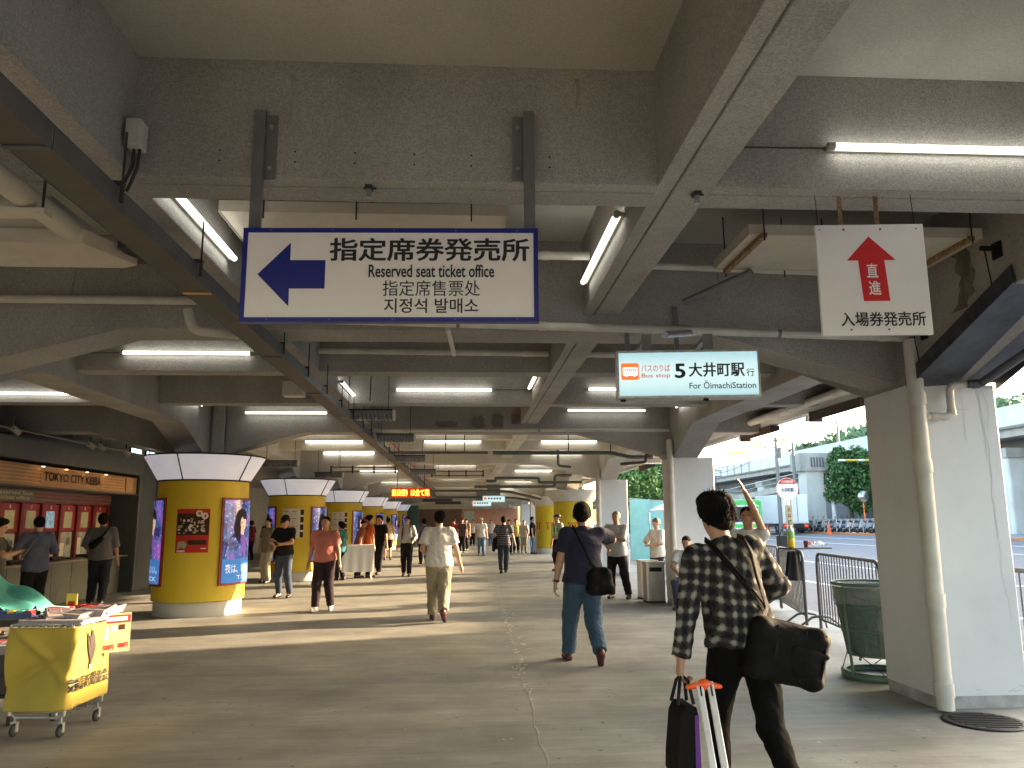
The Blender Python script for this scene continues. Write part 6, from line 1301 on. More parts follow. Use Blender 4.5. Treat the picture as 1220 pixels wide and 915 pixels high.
    if watch:
        a, e, w_ = arms[watch]; d = (w_ - e) / np.linalg.norm(w_ - e); mb = MB(); mb.tube([tuple(w_ - d * .03), tuple(w_ - d * .008)], .036, 14); o = mb.build('watch_strap', 'dark', t); mb = MB(); mb.tube([tuple(w_ - d * .02 + A3((watch * .034, -.005, 0))), tuple(w_ - d * .02 + A3((watch * .042, -.007, 0)))], .017, 12); mb.build('watch_face', mat('brass', (.6, .4, .15), .3, metal=.8), o)
    t.scale = (s, s, s); t['J'] = 0; del t['J']
    return t, dict(up=up, arms=arms, legs=lg, hp=hp_, P=P)
def item(name, label, cat, pt):            # a thing carried by a person: stands in that person's own frame
    o = bpy.data.objects.new(name, None); link(o); o.matrix_world = pt.matrix_basis.copy(); o.location = pt.location; o.rotation_euler = pt.rotation_euler; o.scale = pt.scale; o['label'] = label; o['category'] = cat; return o
def strap(mb, pts, w_=.02, th=.003):
    # flat webbing along a path
    P = [Vector(p) for p in pts]; vs = []
    for i, p in enumerate(P):
        tg = (P[min(i + 1, len(P) - 1)] - P[max(i - 1, 0)]).normalized(); nrm = Vector((p.x, p.y, 0)).normalized() if Vector((p.x, p.y, 0)).length > .01 else Vector((0, -1, 0)); sd_ = tg.cross(nrm).normalized()
        for a, b_ in ((-1, 0), (1, 0), (1, 1), (-1, 1)): vs.append(p + sd_ * a * w_ + nrm * b_ * th)
    fs = [(i * 4 + k, i * 4 + (k + 1) % 4, i * 4 + 4 + (k + 1) % 4, i * 4 + 4 + k) for i in range(len(P) - 1) for k in range(4)]; mb.add(vs, fs, True)

# checked shirt: woven bands in both directions
pm_ = bpy.data.materials.new('plaid_shirt'); pm_.use_nodes = True; n = pm_.node_tree; b = n.nodes['Principled BSDF']; L = n.links; b.inputs['Roughness'].default_value = .9; b.inputs['Specular IOR Level'].default_value = .2
tcn = n.nodes.new('ShaderNodeTexCoord'); mpn = n.nodes.new('ShaderNodeMapping'); mpn.inputs['Rotation'].default_value = (0, R(-7), 0); L.new(tcn.outputs['Object'], mpn.inputs[0]); ns = n.nodes.new('ShaderNodeTexNoise'); ns.inputs['Scale'].default_value = 5; L.new(mpn.outputs[0], ns.inputs['Vector'])
mxv = n.nodes.new('ShaderNodeMix'); mxv.data_type = 'RGBA'; mxv.blend_type = 'ADD'; mxv.inputs[0].default_value = .10; L.new(mpn.outputs[0], mxv.inputs[6]); L.new(ns.outputs['Color'], mxv.inputs[7]); spx = n.nodes.new('ShaderNodeSeparateXYZ'); L.new(mxv.outputs[2], spx.inputs[0])
def wave(sock, per, off, w0, w1):
    m1 = n.nodes.new('ShaderNodeMath'); m1.operation = 'MULTIPLY_ADD'; m1.inputs[1].default_value = 1 / per; m1.inputs[2].default_value = off; L.new(sock, m1.inputs[0]); m2 = n.nodes.new('ShaderNodeMath'); m2.operation = 'PINGPONG'; m2.inputs[1].default_value = .5; L.new(m1.outputs[0], m2.inputs[0])
    k_ = n.nodes.new('ShaderNodeMapRange'); k_.inputs['From Min'].default_value = w0; k_.inputs['From Max'].default_value = w1; L.new(m2.outputs[0], k_.inputs['Value']); return k_.outputs[0]
def mth(op, a, c, cl=False):
    m1 = n.nodes.new('ShaderNodeMath'); m1.operation = op; m1.use_clamp = cl
    for i, v in enumerate((a, c)):
        if isinstance(v, (int, float)): m1.inputs[i].default_value = v
        else: L.new(v, m1.inputs[i])
    return m1.outputs[0]
xa = wave(spx.outputs['X'], .064, .1, .12, .40); za = wave(spx.outputs['Z'], .069, .2, .12, .40); xb = wave(spx.outputs['X'], .032, .13, .30, .46); zb = wave(spx.outputs['Z'], .0345, .4, .30, .46)
sm_ = mth('ADD', mth('MULTIPLY', xa, .5), mth('MULTIPLY', za, .5)); sq_ = mth('ADD', mth('POWER', sm_, 1.25), mth('MULTIPLY', mth('MULTIPLY', xb, zb), -.45), True)
rp = n.nodes.new('ShaderNodeValToRGB'); rp.color_ramp.elements[0].color = (.010, .010, .013, 1); rp.color_ramp.elements[1].color = (.29, .275, .255, 1); e_ = rp.color_ramp.elements.new(.52); e_.color = (.05, .048, .05, 1); L.new(sq_, rp.inputs[0]); L.new(rp.outputs[0], b.inputs['Base Color'])
# other prints
def striped(name, c1, c2, per, duty, axis='Z'):
    m_ = bpy.data.materials.new(name); m_.use_nodes = True; nn = m_.node_tree; bb = nn.nodes['Principled BSDF']; bb.inputs['Roughness'].default_value = .9; t1 = nn.nodes.new('ShaderNodeTexCoord'); s1 = nn.nodes.new('ShaderNodeSeparateXYZ'); nn.links.new(t1.outputs['Object'], s1.inputs[0])
    m1 = nn.nodes.new('ShaderNodeMath'); m1.operation = 'MULTIPLY'; m1.inputs[1].default_value = 1 / per; nn.links.new(s1.outputs[axis], m1.inputs[0]); m2 = nn.nodes.new('ShaderNodeMath'); m2.operation = 'PINGPONG'; m2.inputs[1].default_value = .5; nn.links.new(m1.outputs[0], m2.inputs[0]); m3 = nn.nodes.new('ShaderNodeMath'); m3.operation = 'GREATER_THAN'; m3.inputs[1].default_value = duty; nn.links.new(m2.outputs[0], m3.inputs[0])
    mx_ = nn.nodes.new('ShaderNodeMix'); mx_.data_type = 'RGBA'; nn.links.new(m3.outputs[0], mx_.inputs[0]); mx_.inputs[6].default_value = (*c1, 1); mx_.inputs[7].default_value = (*c2, 1); nn.links.new(mx_.outputs[2], bb.inputs['Base Color']); return m_
floral = mat('cloth_floral', (.55, .45, .28), .85, var=.75, vs=16, bump=.3, bs=200)

# ---------------------------------------------------------------- near people
pA, jA = person('man in a black and white checked shirt seen from behind, carrying a big duffel bag', (1.525, 4.42), 4, 1.73, tmat=pm_, sleeve=.97, bname='jetblack', bottomc=(.004, .004, .005), legs='slim', hair='full', build=1.0,
    LH=(-.335, .03, .80), RH=(.16, .30, 1.06), Rh=(.9, -.45, -.3), LF=(-.11, .10, 0, 0), RF=(.14, -.30, .05, -30), pel=(0, 0, .862), side=-8, lean=3, head=(14, 4), hem=.90, watch=-1, curl=(1.25, .6), loose=1.25)
# duffel bag: body, pocket, straps
t = item('duffel_bag', 'big black duffel bag hanging at the hip of the man in the checked shirt', 'bag', pA)
F = Fld(); c = A3((.150, -.17, .845)); m_ = roty(R(13)) @ rotz_(R(-12))
for sx in (-1, 1):
    for sz in (-1, 1): F.cone(c + m_ @ A3((sx * .145, -.07, sz * .105)), c + m_ @ A3((sx * .145, .07, sz * .105)), .04, .04, .05)
for sz in (-1, 0, 1): F.cone(c + m_ @ A3((-.14, -.05, sz * .09)), c + m_ @ A3((.14, -.05, sz * .09)), .055, .055, .05)
F.ell(c, (.2, .11, .14), .05, m_)
bagm = mat('bag_nylon', (.005, .005, .006), .75, spec=.15, bump=.25, bs=30, var=.3); fmesh(F, 'bag_body', bagm, t, .0075, .004, 3, .9)
F = Fld(); F.ell(c + m_ @ A3((.08, -.105, -.02)), (.09, .03, .08), .02, m_); F.cone(c + m_ @ A3((.03, -.11, .03)), c + m_ @ A3((.18, -.10, .03)), .02, .02, .03); fmesh(F, 'side_pocket', bagm, t, .0075, .002, 5)
for k, xx in enumerate((-.07, .07, .17)): mb = MB(); mb.tube([tuple(c + m_ @ A3((xx, -.118 + .02 * abs(z_ / .1), z_))) for z_ in (-.12, -.06, 0, .06, .13)], .012, 6, flat=.4); mb.build('webbing', 'black', t)
mb = MB(); mb.tube([tuple(c + m_ @ A3(p)) for p in ((-.16, .03, .15), (0, .03, .155), (.17, .03, .145))], .004, 5); mb.build('zip', 'steel', t)
U_ = jA['up']
def on_back(x, z, off=.0): p = U_((x, 0, z)); return (p[0], p[1] - (.135 + off) + abs(x) * .14, p[2])
mb = MB(); p0_ = tuple(c + m_ @ A3((-.13, -.02, .16)))
strap(mb, [(U_((.10, .02, 1.455))), (U_((.105, -.06, 1.445))), on_back(.105, 1.36, .005), on_back(.11, 1.22, .005), on_back(.125, 1.08, .005), p0_], .019); mb.build('carry_strap', bagm, t)
mb = MB(); strap(mb, [U_((-.10, -.02, 1.465)), U_((-.09, -.07, 1.44)), on_back(-.04, 1.33, .006), on_back(.04, 1.20, .008), on_back(.12, 1.07, .012), p0_], .017); mb.build('carry_strap', bagm, t)
mb = MB(); strap(mb, [on_back(-.155, 1.15, -.04), on_back(-.165, 1.0, -.05), on_back(-.16, .9, -.05)], .010); mb.build('loose_strap', 'black', t)
# laptop bag in the left hand
t = item('hand_bag', 'slim black bag with a purple edge held low in the left hand', 'bag', pA)
W_ = jA['arms'][-1][2]; hx_, hy_, hz_ = W_[0] - .005, W_[1] - .02, W_[2] - .085
mb = MB(); prof = [(-.075, -.20), (.07, -.20), (.085, -.17), (.08, .12), (.065, .17), (-.015, .17), (-.05, .12), (-.085, -.10), (-.09, -.18)]
MX = Matrix(((1, 0, 0, hx_ - .02), (0, 0, -1, hy_ - .02), (0, 1, 0, hz_ - .30), (0, 0, 0, 1)))
mb.prism([(a * .72, b_ * .95) for a, b_ in prof], -.10, .10, MX); bev(mb.build('bag_body', bagm, t), .02, 3)
mb = MB(); mb.prism([(.030, -.16), (.060, -.165), (.056, .12), (.036, .12)], .097, .104, MX); bev(mb.build('purple_gusset', 'purple', t), .004)
for o_y in (-.06, .05):
    mb = MB(); mb.tube([(hx_ - .05, hy_ + o_y, hz_ - .14), (hx_ - .025, hy_ + o_y * .5, hz_ - .03), (hx_ - .005, hy_, hz_ + .0), (hx_ + .02, hy_ + o_y * .5, hz_ - .03), (hx_ + .035, hy_ + o_y, hz_ - .14)], .0095, 8); mb.build('handle', 'black', t)
# folding luggage trolley
t = thing('luggage_trolley', 'folding trolley with two pale rails and orange brackets behind the man in the checked shirt', 'trolley', (1.235, 4.18, 0))
A_, B_ = Vector((.0, .02, .73)), Vector((-.03, -.46, .04)); dr = (B_ - A_)
for sx in (-.028, .028):
    mb = MB(); ang = math.atan2(-(dr.y), -dr.z); mm_ = Matrix.Translation((A_ + B_) / 2 + Vector((sx, 0, 0))) @ Matrix.Rotation(-math.atan2(A_.y - B_.y, A_.z - B_.z), 4, 'X') @ Matrix.Rotation(math.atan2(A_.x - B_.x, A_.z - B_.z), 4, 'Y')
    mb.box(-.017, .017, -.008, .008, -dr.length / 2, dr.length / 2, 0, mm_); r_ = bev(mb.build('rail', mat('alu_white', (.78, .78, .80), .3, metal=.25), t), .004)
    for u in (.06, .60):
        mb = MB(); q_ = -dr.length / 2 + (1 - u) * dr.length; mb.box(-.004, .004, -.0095, -.008, q_ - .028, q_ + .028, 0, mm_); mb.build('slot', 'black', r_)
for u, w_ in ((.03, .085), (.57, .08)):
    p = A_.lerp(B_, u); F = Fld(); F.cone(tuple(p + Vector((-w_, .012, -.004))), tuple(p + Vector((0, .014, .008))), .012, .024, .02); F.cone(tuple(p + Vector((0, .014, .008))), tuple(p + Vector((w_, .012, -.004))), .024, .012, .02); fmesh(F, 'orange_bracket', 'orange', t, .006)
mb = MB(); mb.box(-.12, .12, -.46, -.44, .03, .30); mb.build('foot_plate', 'galv', t)
for sx in (-.14, .14): mb = MB(); mb.lathe([(0, -.012), (.05, -.012), (.055, 0), (.05, .012), (0, .012)], 18, caps=False); mb.v = [(sx + c_, -.40 + a, .055 + b_) for a, b_, c_ in mb.v]; mb.build('wheel', 'dark', t)

pB, jB = person('man in a navy T-shirt and loose jeans walking away with a black shoulder bag', (1.33, 9.05), 3, 1.76, top='navy', topc=(.022, .022, .05), sleeve=.55, bname='jeans', bottomc=(.045, .085, .14), hair='full', build=1.12, belly=.02,
    LH=(-.30, .02, .80), RH=(.18, .26, 1.40), Rh=(1, -.25, -.55), LF=(-.13, .20, 0, 0), RF=(.12, -.26, .08, -42), pel=(.01, 0, .87), lean=-2, head=(-18, 8), hem=.86, watch=-1, loose=1.5, shoe=shoer, curl=(.8, .9))
t = item('shoulder_bag', 'black shoulder bag resting on the right hip of the man in navy', 'bag', pB)
F = Fld(); c = A3((.155, -.15, .86))
for sx, sz in ((-.08, .06), (.07, .08), (-.09, -.09), (.11, -.08)): F.cone(c + A3((sx, .02, sz)), c + A3((sx, -.03, sz)), .055, .05, .06)
F.ell(c, (.14, .07, .15), .05); fmesh(F, 'bag_body', bagm, t, .0095, .003, 4)
U_ = jB['up']
def ob2(x, z, off=0): p = U_((x, 0, z)); return (p[0], p[1] - (.155 + off) + abs(x) * .18, p[2])
mb = MB(); strap(mb, [U_((-.115, .0, 1.47)), U_((-.11, -.07, 1.44)), ob2(-.07, 1.33), ob2(0, 1.19, .004), ob2(.06, 1.06, .012), tuple(c + A3((-.02, -.02, .13)))], .014); mb.build('carry_strap', bagm, t)

pC, jC = person('man in a white shirt and beige trousers walking away down the middle', (-.40, 13.0), 2, 1.74, top='white', topc=(.70, .66, .66), sleeve=.55, bname='beige', bottomc=(.34, .29, .22), build=1.08,
    LH=(-.20, .20, 1.0), RH=(.34, .04, .83), LF=(-.09, .14, 0, 0), RF=(.07, -.30, .10, -48), pel=(0, 0, .87), lean=4, hem=.84, loose=1.8, head=(8, 0), shoe=shoer)
pD, jD = person('man in a pink shirt and dark trousers walking towards the camera', (-2.50, 14.7), 172, 1.66, top='pink', topc=(.50, .17, .14), sleeve=.55, bname='plum', bottomc=(.030, .018, .026), hair='thin', build=1.1,
    LF=(-.10, -.12, .01, -10), RF=(.10, .16, 0, 0), pel=(0, 0, .885), hem=.90, shoe=shoew, loose=1.2, belly=.03, sk=skin2)
pE, jE = person('man in a black cap and black T-shirt reading his phone by the second column', (-3.80, 17.35), 165, 1.70, top='black', topc=(.014, .014, .017), sleeve=.55, bname='jeans_dark', bottomc=(.045, .065, .11),
    LH=(-.02, .26, 1.10), RH=(.04, .26, 1.12), Lh=(-1, -.3, -.4), Rh=(1, -.3, -.4), LF=(-.17, .02, 0, 0), RF=(.10, -.03, 0, 0), cap='black', head=(0, 28), hem=.88, build=1.02, curl=1.0)
t = item('phone', 'dark phone held by the man in the black cap', 'phone', pE); mb = MB(); mb.cbox((.01, .37, 1.12), (.07, .012, .13), rot=Matrix.Rotation(R(-50), 3, 'X')); bev(mb.build('case', 'black', t), .003); mb = MB(); mb.cbox((.01, .366, 1.126), (.06, .004, .115), rot=Matrix.Rotation(R(-50), 3, 'X')); mb.build('screen', scr2, t)
t = item('waist_bag', 'black bag at the hip of the man in the black cap', 'bag', pE); F = Fld(); F.ell((.17, .0, .88), (.07, .10, .13), .02); fmesh(F, 'bag_body', bagm, t, .014)
pF, jF = person('man in a grey shirt with a dark sling bag facing the ticket windows', (-6.95, 15.9), 18, 1.74, top='greyblue', topc=(.16, .16, .18), sleeve=.62, bname='navy_jeans', bottomc=(.018, .020, .035), LF=(-.12, .06, 0, 0), RF=(.08, -.14, .03, -25), build=1.08, hem=.86, hair='full', loose=1.3, LH=(-.22, .22, 1.0))
t = item('sling_bag', 'dark sling bag across the back of the man in the grey shirt', 'bag', pF); F = Fld(); F.cone((-.13, -.13, 1.12), (.0, -.15, 1.24), .07, .05, .03); fmesh(F, 'bag_body', bagm, t, .014)
mb = MB(); strap(mb, [(-.18, -.10, 1.04), (-.05, -.155, 1.2), (.06, -.13, 1.34), (.11, -.05, 1.45)], .02); mb.build('carry_strap', bagm, t)
person('person in dark clothes leaning against the end of the ticket counter', (-7.0, 19.3), -150, 1.56, top='umber', topc=(.06, .045, .04), sleeve=.62, bname='dark', bottomc=(.018, .016, .018), LH=(-.08, .27, 1.12), RH=(.08, .27, 1.12), Lh=(-1, -.3, -.6), Rh=(1, -.3, -.6), LF=(-.08, .12, 0, 0), RF=(.08, .16, 0, 0), lean=-6, hair='full', sk=skin)
person('man in a blue-grey shirt reading at the ticket windows', (-6.86, 13.4), 40, 1.66, top='bluegrey', topc=(.10, .12, .20), sleeve=.6, bname='black', LH=(-.1, .25, 1.1), RH=(.1, .25, 1.1), Lh=(-1, -.3, -.6), Rh=(1, -.3, -.6), head=(0, 20), build=1.05)
pG, jG = person('person holding up a paper at the far left edge by the windows', (-6.62, 11.85), -70, 1.62, top='olive', topc=(.10, .10, .08), sleeve=.55, bname='dark', LH=(-.10, .30, 1.22), RH=(.10, .30, 1.22), Lh=(-1, -.3, -.6), Rh=(1, -.3, -.6), head=(0, 15), hair='full')
t = item('race_paper', 'folded paper held by the person at the far left edge', 'paper', pG); mb = MB(); mb.cbox((0, .42, 1.27), (.26, .006, .34), rot=Matrix.Rotation(R(-30), 3, 'X')); mb.build('sheet', 'ink', t)
pH, jH = person('standing man in a grey shirt and black trousers by the white pillar', (3.12, 16.3), 150, 1.74, top='paleg', topc=(.42, .43, .46), sleeve=.6, bname='black', LH=(.05, .26, 1.22), RH=(.12, .24, 1.0), Lh=(-1, -.2, -.6), Rh=(1, -.2, -.6), LF=(-.22, .0, 0, 0), RF=(.12, .02, 0, 0), hairmat=hairg, hair='thin', build=1.05, loose=1.3, sk=skin2)
pI, jI = person('old man in a white shirt behind the stainless bins looking down', (4.15, 17.1), 115, 1.60, top='white2', topc=(.60, .60, .60), sleeve=.6, bname='plum', bottomc=(.03, .02, .028), LH=(-.08, .26, 1.1), RH=(.08, .26, 1.16), Lh=(-1, -.3, -.6), Rh=(1, -.3, -.6), head=(0, 22), hairmat=hairg, hair='thin', loose=1.3)
pJ, jJ = person('seated man in a white T-shirt resting against the white pillar', (3.98, 14.25), 150, 1.66, top='white2', topc=(.62, .63, .65), sleeve=.55, bname='bluejean', bottomc=(.05, .06, .10), pel=(0, -.16, .50), lean=10, LF=(-.16, .30, 0, 0), RF=(.14, .24, 0, 0), LH=(-.16, .16, .64), RH=(.10, .22, .62), Lh=(-1, -.3, 0), Rh=(1, -.3, 0), Lk=(-.2, 1, 1), Rk=(.2, 1, 1), hem=.88, head=(0, 5), hair='thin', build=1.05, sk=skin2)
t = thing('stool', 'low folding stool under the seated man by the pillar', 'stool', (4.06, 14.38, 0), R(150)); mb = MB(); mb.rbox((0, 0, .36), (.34, .30, .04), .03); mb.build('seat', 'tray', t)
for s in (-1, 1):
    mb = MB(); mb.tube([(s * .14, -.14, 0), (s * .14, .12, .35)], .012, 6); mb.build('leg', 'steel', t); mb = MB(); mb.tube([(s * .14, .14, 0), (s * .14, -.12, .35)], .012, 6); mb.build('leg', 'steel', t)
pK, jK = person('man in a white shirt raising one arm behind the man in the checked shirt', (3.32, 9.2), 150, 1.70, top='white2', topc=(.65, .65, .66), sleeve=.55, bname='dark', LH=(.0, .16, 1.90), Lh=(-1, .3, -.3), RH=(.18, .24, 1.0), curl=(.15, .6), hair='thin', sk=skin2, loose=1.2)
pL, jL = person('uniformed guard in a green vest and peaked cap before the yellow column', (2.95, 25.2), 120, 1.76, top='khaki', topc=(.42, .42, .34), sleeve=.6, bname='dark', tuck=True, cap='black')
F = Fld(); F.ell((0, 0, 1.22), (.182, .135, .20), .03); F.plane((0, 0, 1.36), (0, 0, 1)); F.plane((0, 0, 1.02), (0, 0, -1)); fmesh(F, 'safety_vest', cloth('vest', (.06, .36, .22)), pL, .018)
mb = MB()
for x in (-.08, .08): mb.box(x - .02, x + .02, .125, .14, 1.05, 1.36); mb.box(x - .02, x + .02, -.14, -.125, 1.05, 1.36)
mb.build('reflective_stripe', mat('reflective', (.7, .72, .3), .4), pL)

# ---------------------------------------------------------------- people farther down the concourse
W = (.68, .66, .64)
far = [
 ('man in an orange T-shirt standing sideways near the third column', (-2.72, 23.2), -60, 1.74, dict(top='orange', topc=(.58, .13, .03), bname='dark', cap=None, hair='full', head=(0, 5), build=1.05)),
 ('person in a red cap bending beside the man in orange', (-3.0, 23.0), -80, 1.66, dict(top='brown', topc=(.25, .07, .03), bname='dark', cap='red', lean=14, head=(0, 20))),
 ('dark-haired man in black stepping out behind the man in orange', (-2.55, 24.4), 160, 1.74, dict(top='black', topc=(.02, .02, .02), bname='dark', hair='full', LF=(-.1, .2, 0, 0), RF=(.1, -.2, .04, -20))),
 ('man in a flowered shirt and dark shorts walking away', (-3.15, 33.5), 10, 1.72, dict(tmat=floral, bname='dark', legs='shorts', build=1.1, LF=(-.1, .15, 0, 0), RF=(.1, -.15, .03, -20))),
 ('man in glasses with backpack straps over a pale shirt walking towards the camera', (-1.66, 23.6), 176, 1.70, dict(top='palegrey', topc=(.44, .45, .45), sleeve=.95, bname='dark', glasses=True, tuck=True, LF=(-.1, .18, 0, 0), RF=(.1, -.16, .03, -20), LH=(-.2, .18, 1.0))),
 ('man in grey half hidden behind the white-shirted walker', (-1.50, 30.2), 20, 1.66, dict(top='bluegrey', topc=(.2, .23, .28), bname='dark', hair='full', build=1.1)),
 ('woman in dark red beside the white-shirted walker far ahead', (-1.25, 36.5), 30, 1.62, dict(top='maroon', topc=(.18, .02, .03), bname='dark', hair='full')),
 ('man in a white cap and white shirt with jeans coming down the middle', (.80, 37.0), 178, 1.72, dict(top='white', topc=W, bname='lightjeans', bottomc=(.12, .18, .28), cap='signw', LF=(-.1, .15, 0, 0), RF=(.1, -.1, .02, -10))),
 ('man in a dark striped polo walking away with a jacket over his arm', (1.20, 24.4), 0, 1.70, dict(tmat=striped('cloth_striped_polo', (.02, .018, .03), (.35, .33, .36), .055, .40), bname='slate', bottomc=(.035, .04, .06), build=1.08, LH=(-.25, .14, 1.02), RH=(.36, .05, .84), LF=(-.08, -.22, .04, -25), RF=(.07, .2, 0, 0), belly=.02)),
 ('woman in a red top standing far off left of centre', (-.55, 44.5), 150, 1.66, dict(top='red', topc=(.45, .03, .03), bname='dark', hair='full')),
 ('man in a patterned dark shirt with a shoulder bag far off', (-.10, 40.8), 165, 1.70, dict(top='mauve', topc=(.10, .07, .10), bname='dark')),
 ('man in an orange-brown shirt behind the patterned shirt', (.12, 44.0), 150, 1.70, dict(top='rustc', topc=(.45, .22, .12), bname='dark')),
 ('man in a white shirt carrying a white bag far down the hall', (.55, 52.5), 175, 1.68, dict(top='white', topc=W, bname='dark')),
 ('person in white walking left of the striped polo man', (1.75, 52), 160, 1.64, dict(top='white', topc=W, bname='lightjeans', bottomc=(.12, .18, .28))),
 ('person in a pale top just right of the striped polo man', (2.15, 38.5), 170, 1.62, dict(top='white', topc=W, bname='dark', hair='full')),
 ('man in a yellow-green shirt standing near the far pillars', (2.62, 40.5), 190, 1.66, dict(top='lime', topc=(.50, .48, .14), bname='dark')),
 ('white-haired person in cream clothes by the far pillars', (2.98, 40.0), 170, 1.60, dict(top='white', topc=W, bname='creamt', bottomc=(.5, .45, .35), hairmat=hairg)),
 ('man in black and jeans leaning at the far yellow column', (3.28, 38.5), -100, 1.76, dict(top='black', topc=(.02, .02, .02), bname='lightjeans', bottomc=(.12, .18, .28), LH=(.05, .25, 1.05), Lh=(-1, -.2, -.5))),
 ('person in a blue-green top half hidden behind the man in pink', (-3.35, 22.2), 60, 1.56, dict(top='teal', topc=(.03, .16, .18), bname='dark', hair='full')),
 ('person in beige partly behind the nearest yellow column', (-5.15, 21.5), 150, 1.66, dict(top='taupe', topc=(.25, .21, .16), bname='creamt', bottomc=(.4, .36, .28))),
 ('man in a white shirt standing beyond the nearest yellow column', (-8.6, 36.0), 20, 1.70, dict(top='white', topc=W, bname='dark')),
 ('person in dark red near the dark opening behind the columns', (-9.0, 34.6), 60, 1.64, dict(top='maroon', topc=(.18, .02, .03), bname='dark')),
 ('person in pale clothes at the dark opening left of the second column', (-8.5, 38.5), -20, 1.68, dict(top='white', topc=W, bname='dark', hair='full')),
 ('shopper in dark clothes beyond the gap between the two nearest columns', (-8.0, 33.2), 40, 1.66, dict(top='black', topc=(.02, .02, .02), bname='dark')),
]
for lab, loc, face, h, kw in far:
    kw = dict(kw); kw.setdefault('loose', 1.2); p, j = person(lab, loc, face, h, **kw)
    if 'backpack straps' in lab:
        t = item('backpack', 'dark backpack on the man in glasses and a pale shirt', 'backpack', p); F = Fld(); F.ell((0, -.19, 1.2), (.13, .08, .20), .03); fmesh(F, 'bag_body', bagm, t, .02)
        for s in (-1, 1): mb = MB(); strap(mb, [(s * .10, -.10, 1.42), (s * .105, .0, 1.455), (s * .11, .12, 1.36), (s * .12, .145, 1.2), (s * .15, .06, 1.02)], .022, .006); mb.build('strap', 'black', t)
    if 'jacket over' in lab:
        t = item('jacket', 'dark jacket hanging over the arm of the man in the striped polo', 'jacket', p); F = Fld(); F.cone((-.25, .05, 1.05), (-.30, .02, .70), .07, .05, .04).cone((-.22, .1, 1.05), (-.22, .08, .76), .06, .05, .04); fmesh(F, 'cloth', cloth('black', (.014, .014, .017)), t, .018, .006, 3)
    if 'carrying a white bag' in lab:
        t = item('carrier_bag', 'small white carrier bag held by the far man in white', 'bag', p); F = Fld(); F.ell((.3, .05, .62), (.1, .06, .13), .02); fmesh(F, 'bag_body', 'signw', t, .03)

# ================================================================ NEWSPAPER CARTS
cy = mat('banner_yellow', (.43, .31, .04), .75, var=.08, vs=3, sheen=.2)
t = thing('newspaper_cart', 'small wheeled cart wrapped in a yellow banner selling racing papers', 'cart', (-3.12, 6.62, 0), R(-6))
WX, WY, HT = .215, .25, .80
for sx in (-1, 1):
    for sy in (-1, 1):
        x, y = sx * WX * .82, sy * WY * .95
        mb = MB(); mb.lathe([(0, -.014), (.038, -.014), (.045, -.008), (.045, .008), (.038, .014), (0, .014)], 20, caps=False); mb.v = [(x + c_ + .0, y + a, .045 + b_) for a, b_, c_ in mb.v]; o = mb.build('wheel', 'dark', t)
        mb = MB(); mb.lathe([(0, -.017), (.016, -.017), (.016, .017), (0, .017)], 12, caps=False); mb.v = [(x + c_, y + a, .045 + b_) for a, b_, c_ in mb.v]; mb.build('hub', 'galv', o)
        mb = MB(); mb.box(x - .024, x - .020, y - .014, y + .014, .035, .105); mb.box(x + .020, x + .024, y - .014, y + .014, .035, .105); mb.box(x - .024, x + .024, y - .02, y + .02, .10, .106); mb.tube([(x, y, .10), (x, y, .14)], .010, 8); mb.build('caster_fork', 'galv', t)
for sy in (-1, 1):
    mb = MB(); y = sy * WY * .95; mb.tube([(-WX * 1.0, y, .17), (-WX * .82, y, .135), (WX * .70, y, .135), (WX * .86, y, .155), (WX * .93, y, .22), (WX * .95, y, .34)], .0105, 8); mb.build('base_rail', 'galv', t)
for y in (-.10, 0, .10): mb = MB(); mb.tube([(-WX, y, .145), (WX * .8, y, .145)], .006, 6); mb.build('cross_wire', 'galv', t)
for sx in (-1, 1):
    for sy in (-1, 1): mb = MB(); mb.tube([(sx * WX * 1.0 if sx < 0 else WX * .93, sy * WY, .15), (sx * (WX + .045) if sx < 0 else WX, sy * WY, HT)], .0115, 8); mb.build('upright', 'galv', t)
for k in range(9): mb = MB(); x = -WX + k * 2 * WX / 8; mb.tube([(x, -WY, HT - .015), (x, WY, HT - .015)], .004, 6); mb.build('basket_wire', 'galv', t)
mb = MB(); mb.tube([(-WX - .05, -WY, HT), (WX + .01, -WY, HT), (WX + .01, WY, HT), (-WX - .05, WY, HT), (-WX - .05, -WY, HT)], .008, 8); mb.build('top_rail', 'galv', t)
def ban(u, v):     # banner wraps the front then the right side; sags and creases
    Lf = 2 * WX + .05; Lr = 2 * WY; s_ = u * (Lf + Lr); z = HT - .015 - v * (.60 - .03 * u)
    cre = 1.5 * .020 * math.sin((u * 9 + v * 5)) * (1 - abs(2 * v - 1) * .5) + .015 * math.exp(-((u - .42) ** 2) / .004) * math.sin(v * 6 + 1) + .028 * math.exp(-((u * 1.6 - v - .12) ** 2) / .006) * (v < .75) - .02 * math.exp(-((u * 1.1 + v - .75) ** 2) / .004)
    cr = .035
    if s_ < Lf - cr: return (-WX - .045 + s_ + .02 * v, -WY - .022 - cre - .03 * v, z)
    if s_ < Lf + cr:
        a = (s_ - Lf + cr) / (2 * cr) * PI / 2; return (WX + .03 - cr + cr * math.sin(a) + .012 * math.sin(a), -WY - .022 + cr - cr * math.cos(a) - cre * math.cos(a) * .6 - .03 * v * math.cos(a), z)
    return (WX + .042 + cre * .5 - .015 * v, -WY - .02 + s_ - Lf, z)
mb = MB(); mb.grid(ban, 90, 34); o = mb.build('banner', cy, t); so = o.modifiers.new('solid', 'SOLIDIFY'); so.thickness = .003
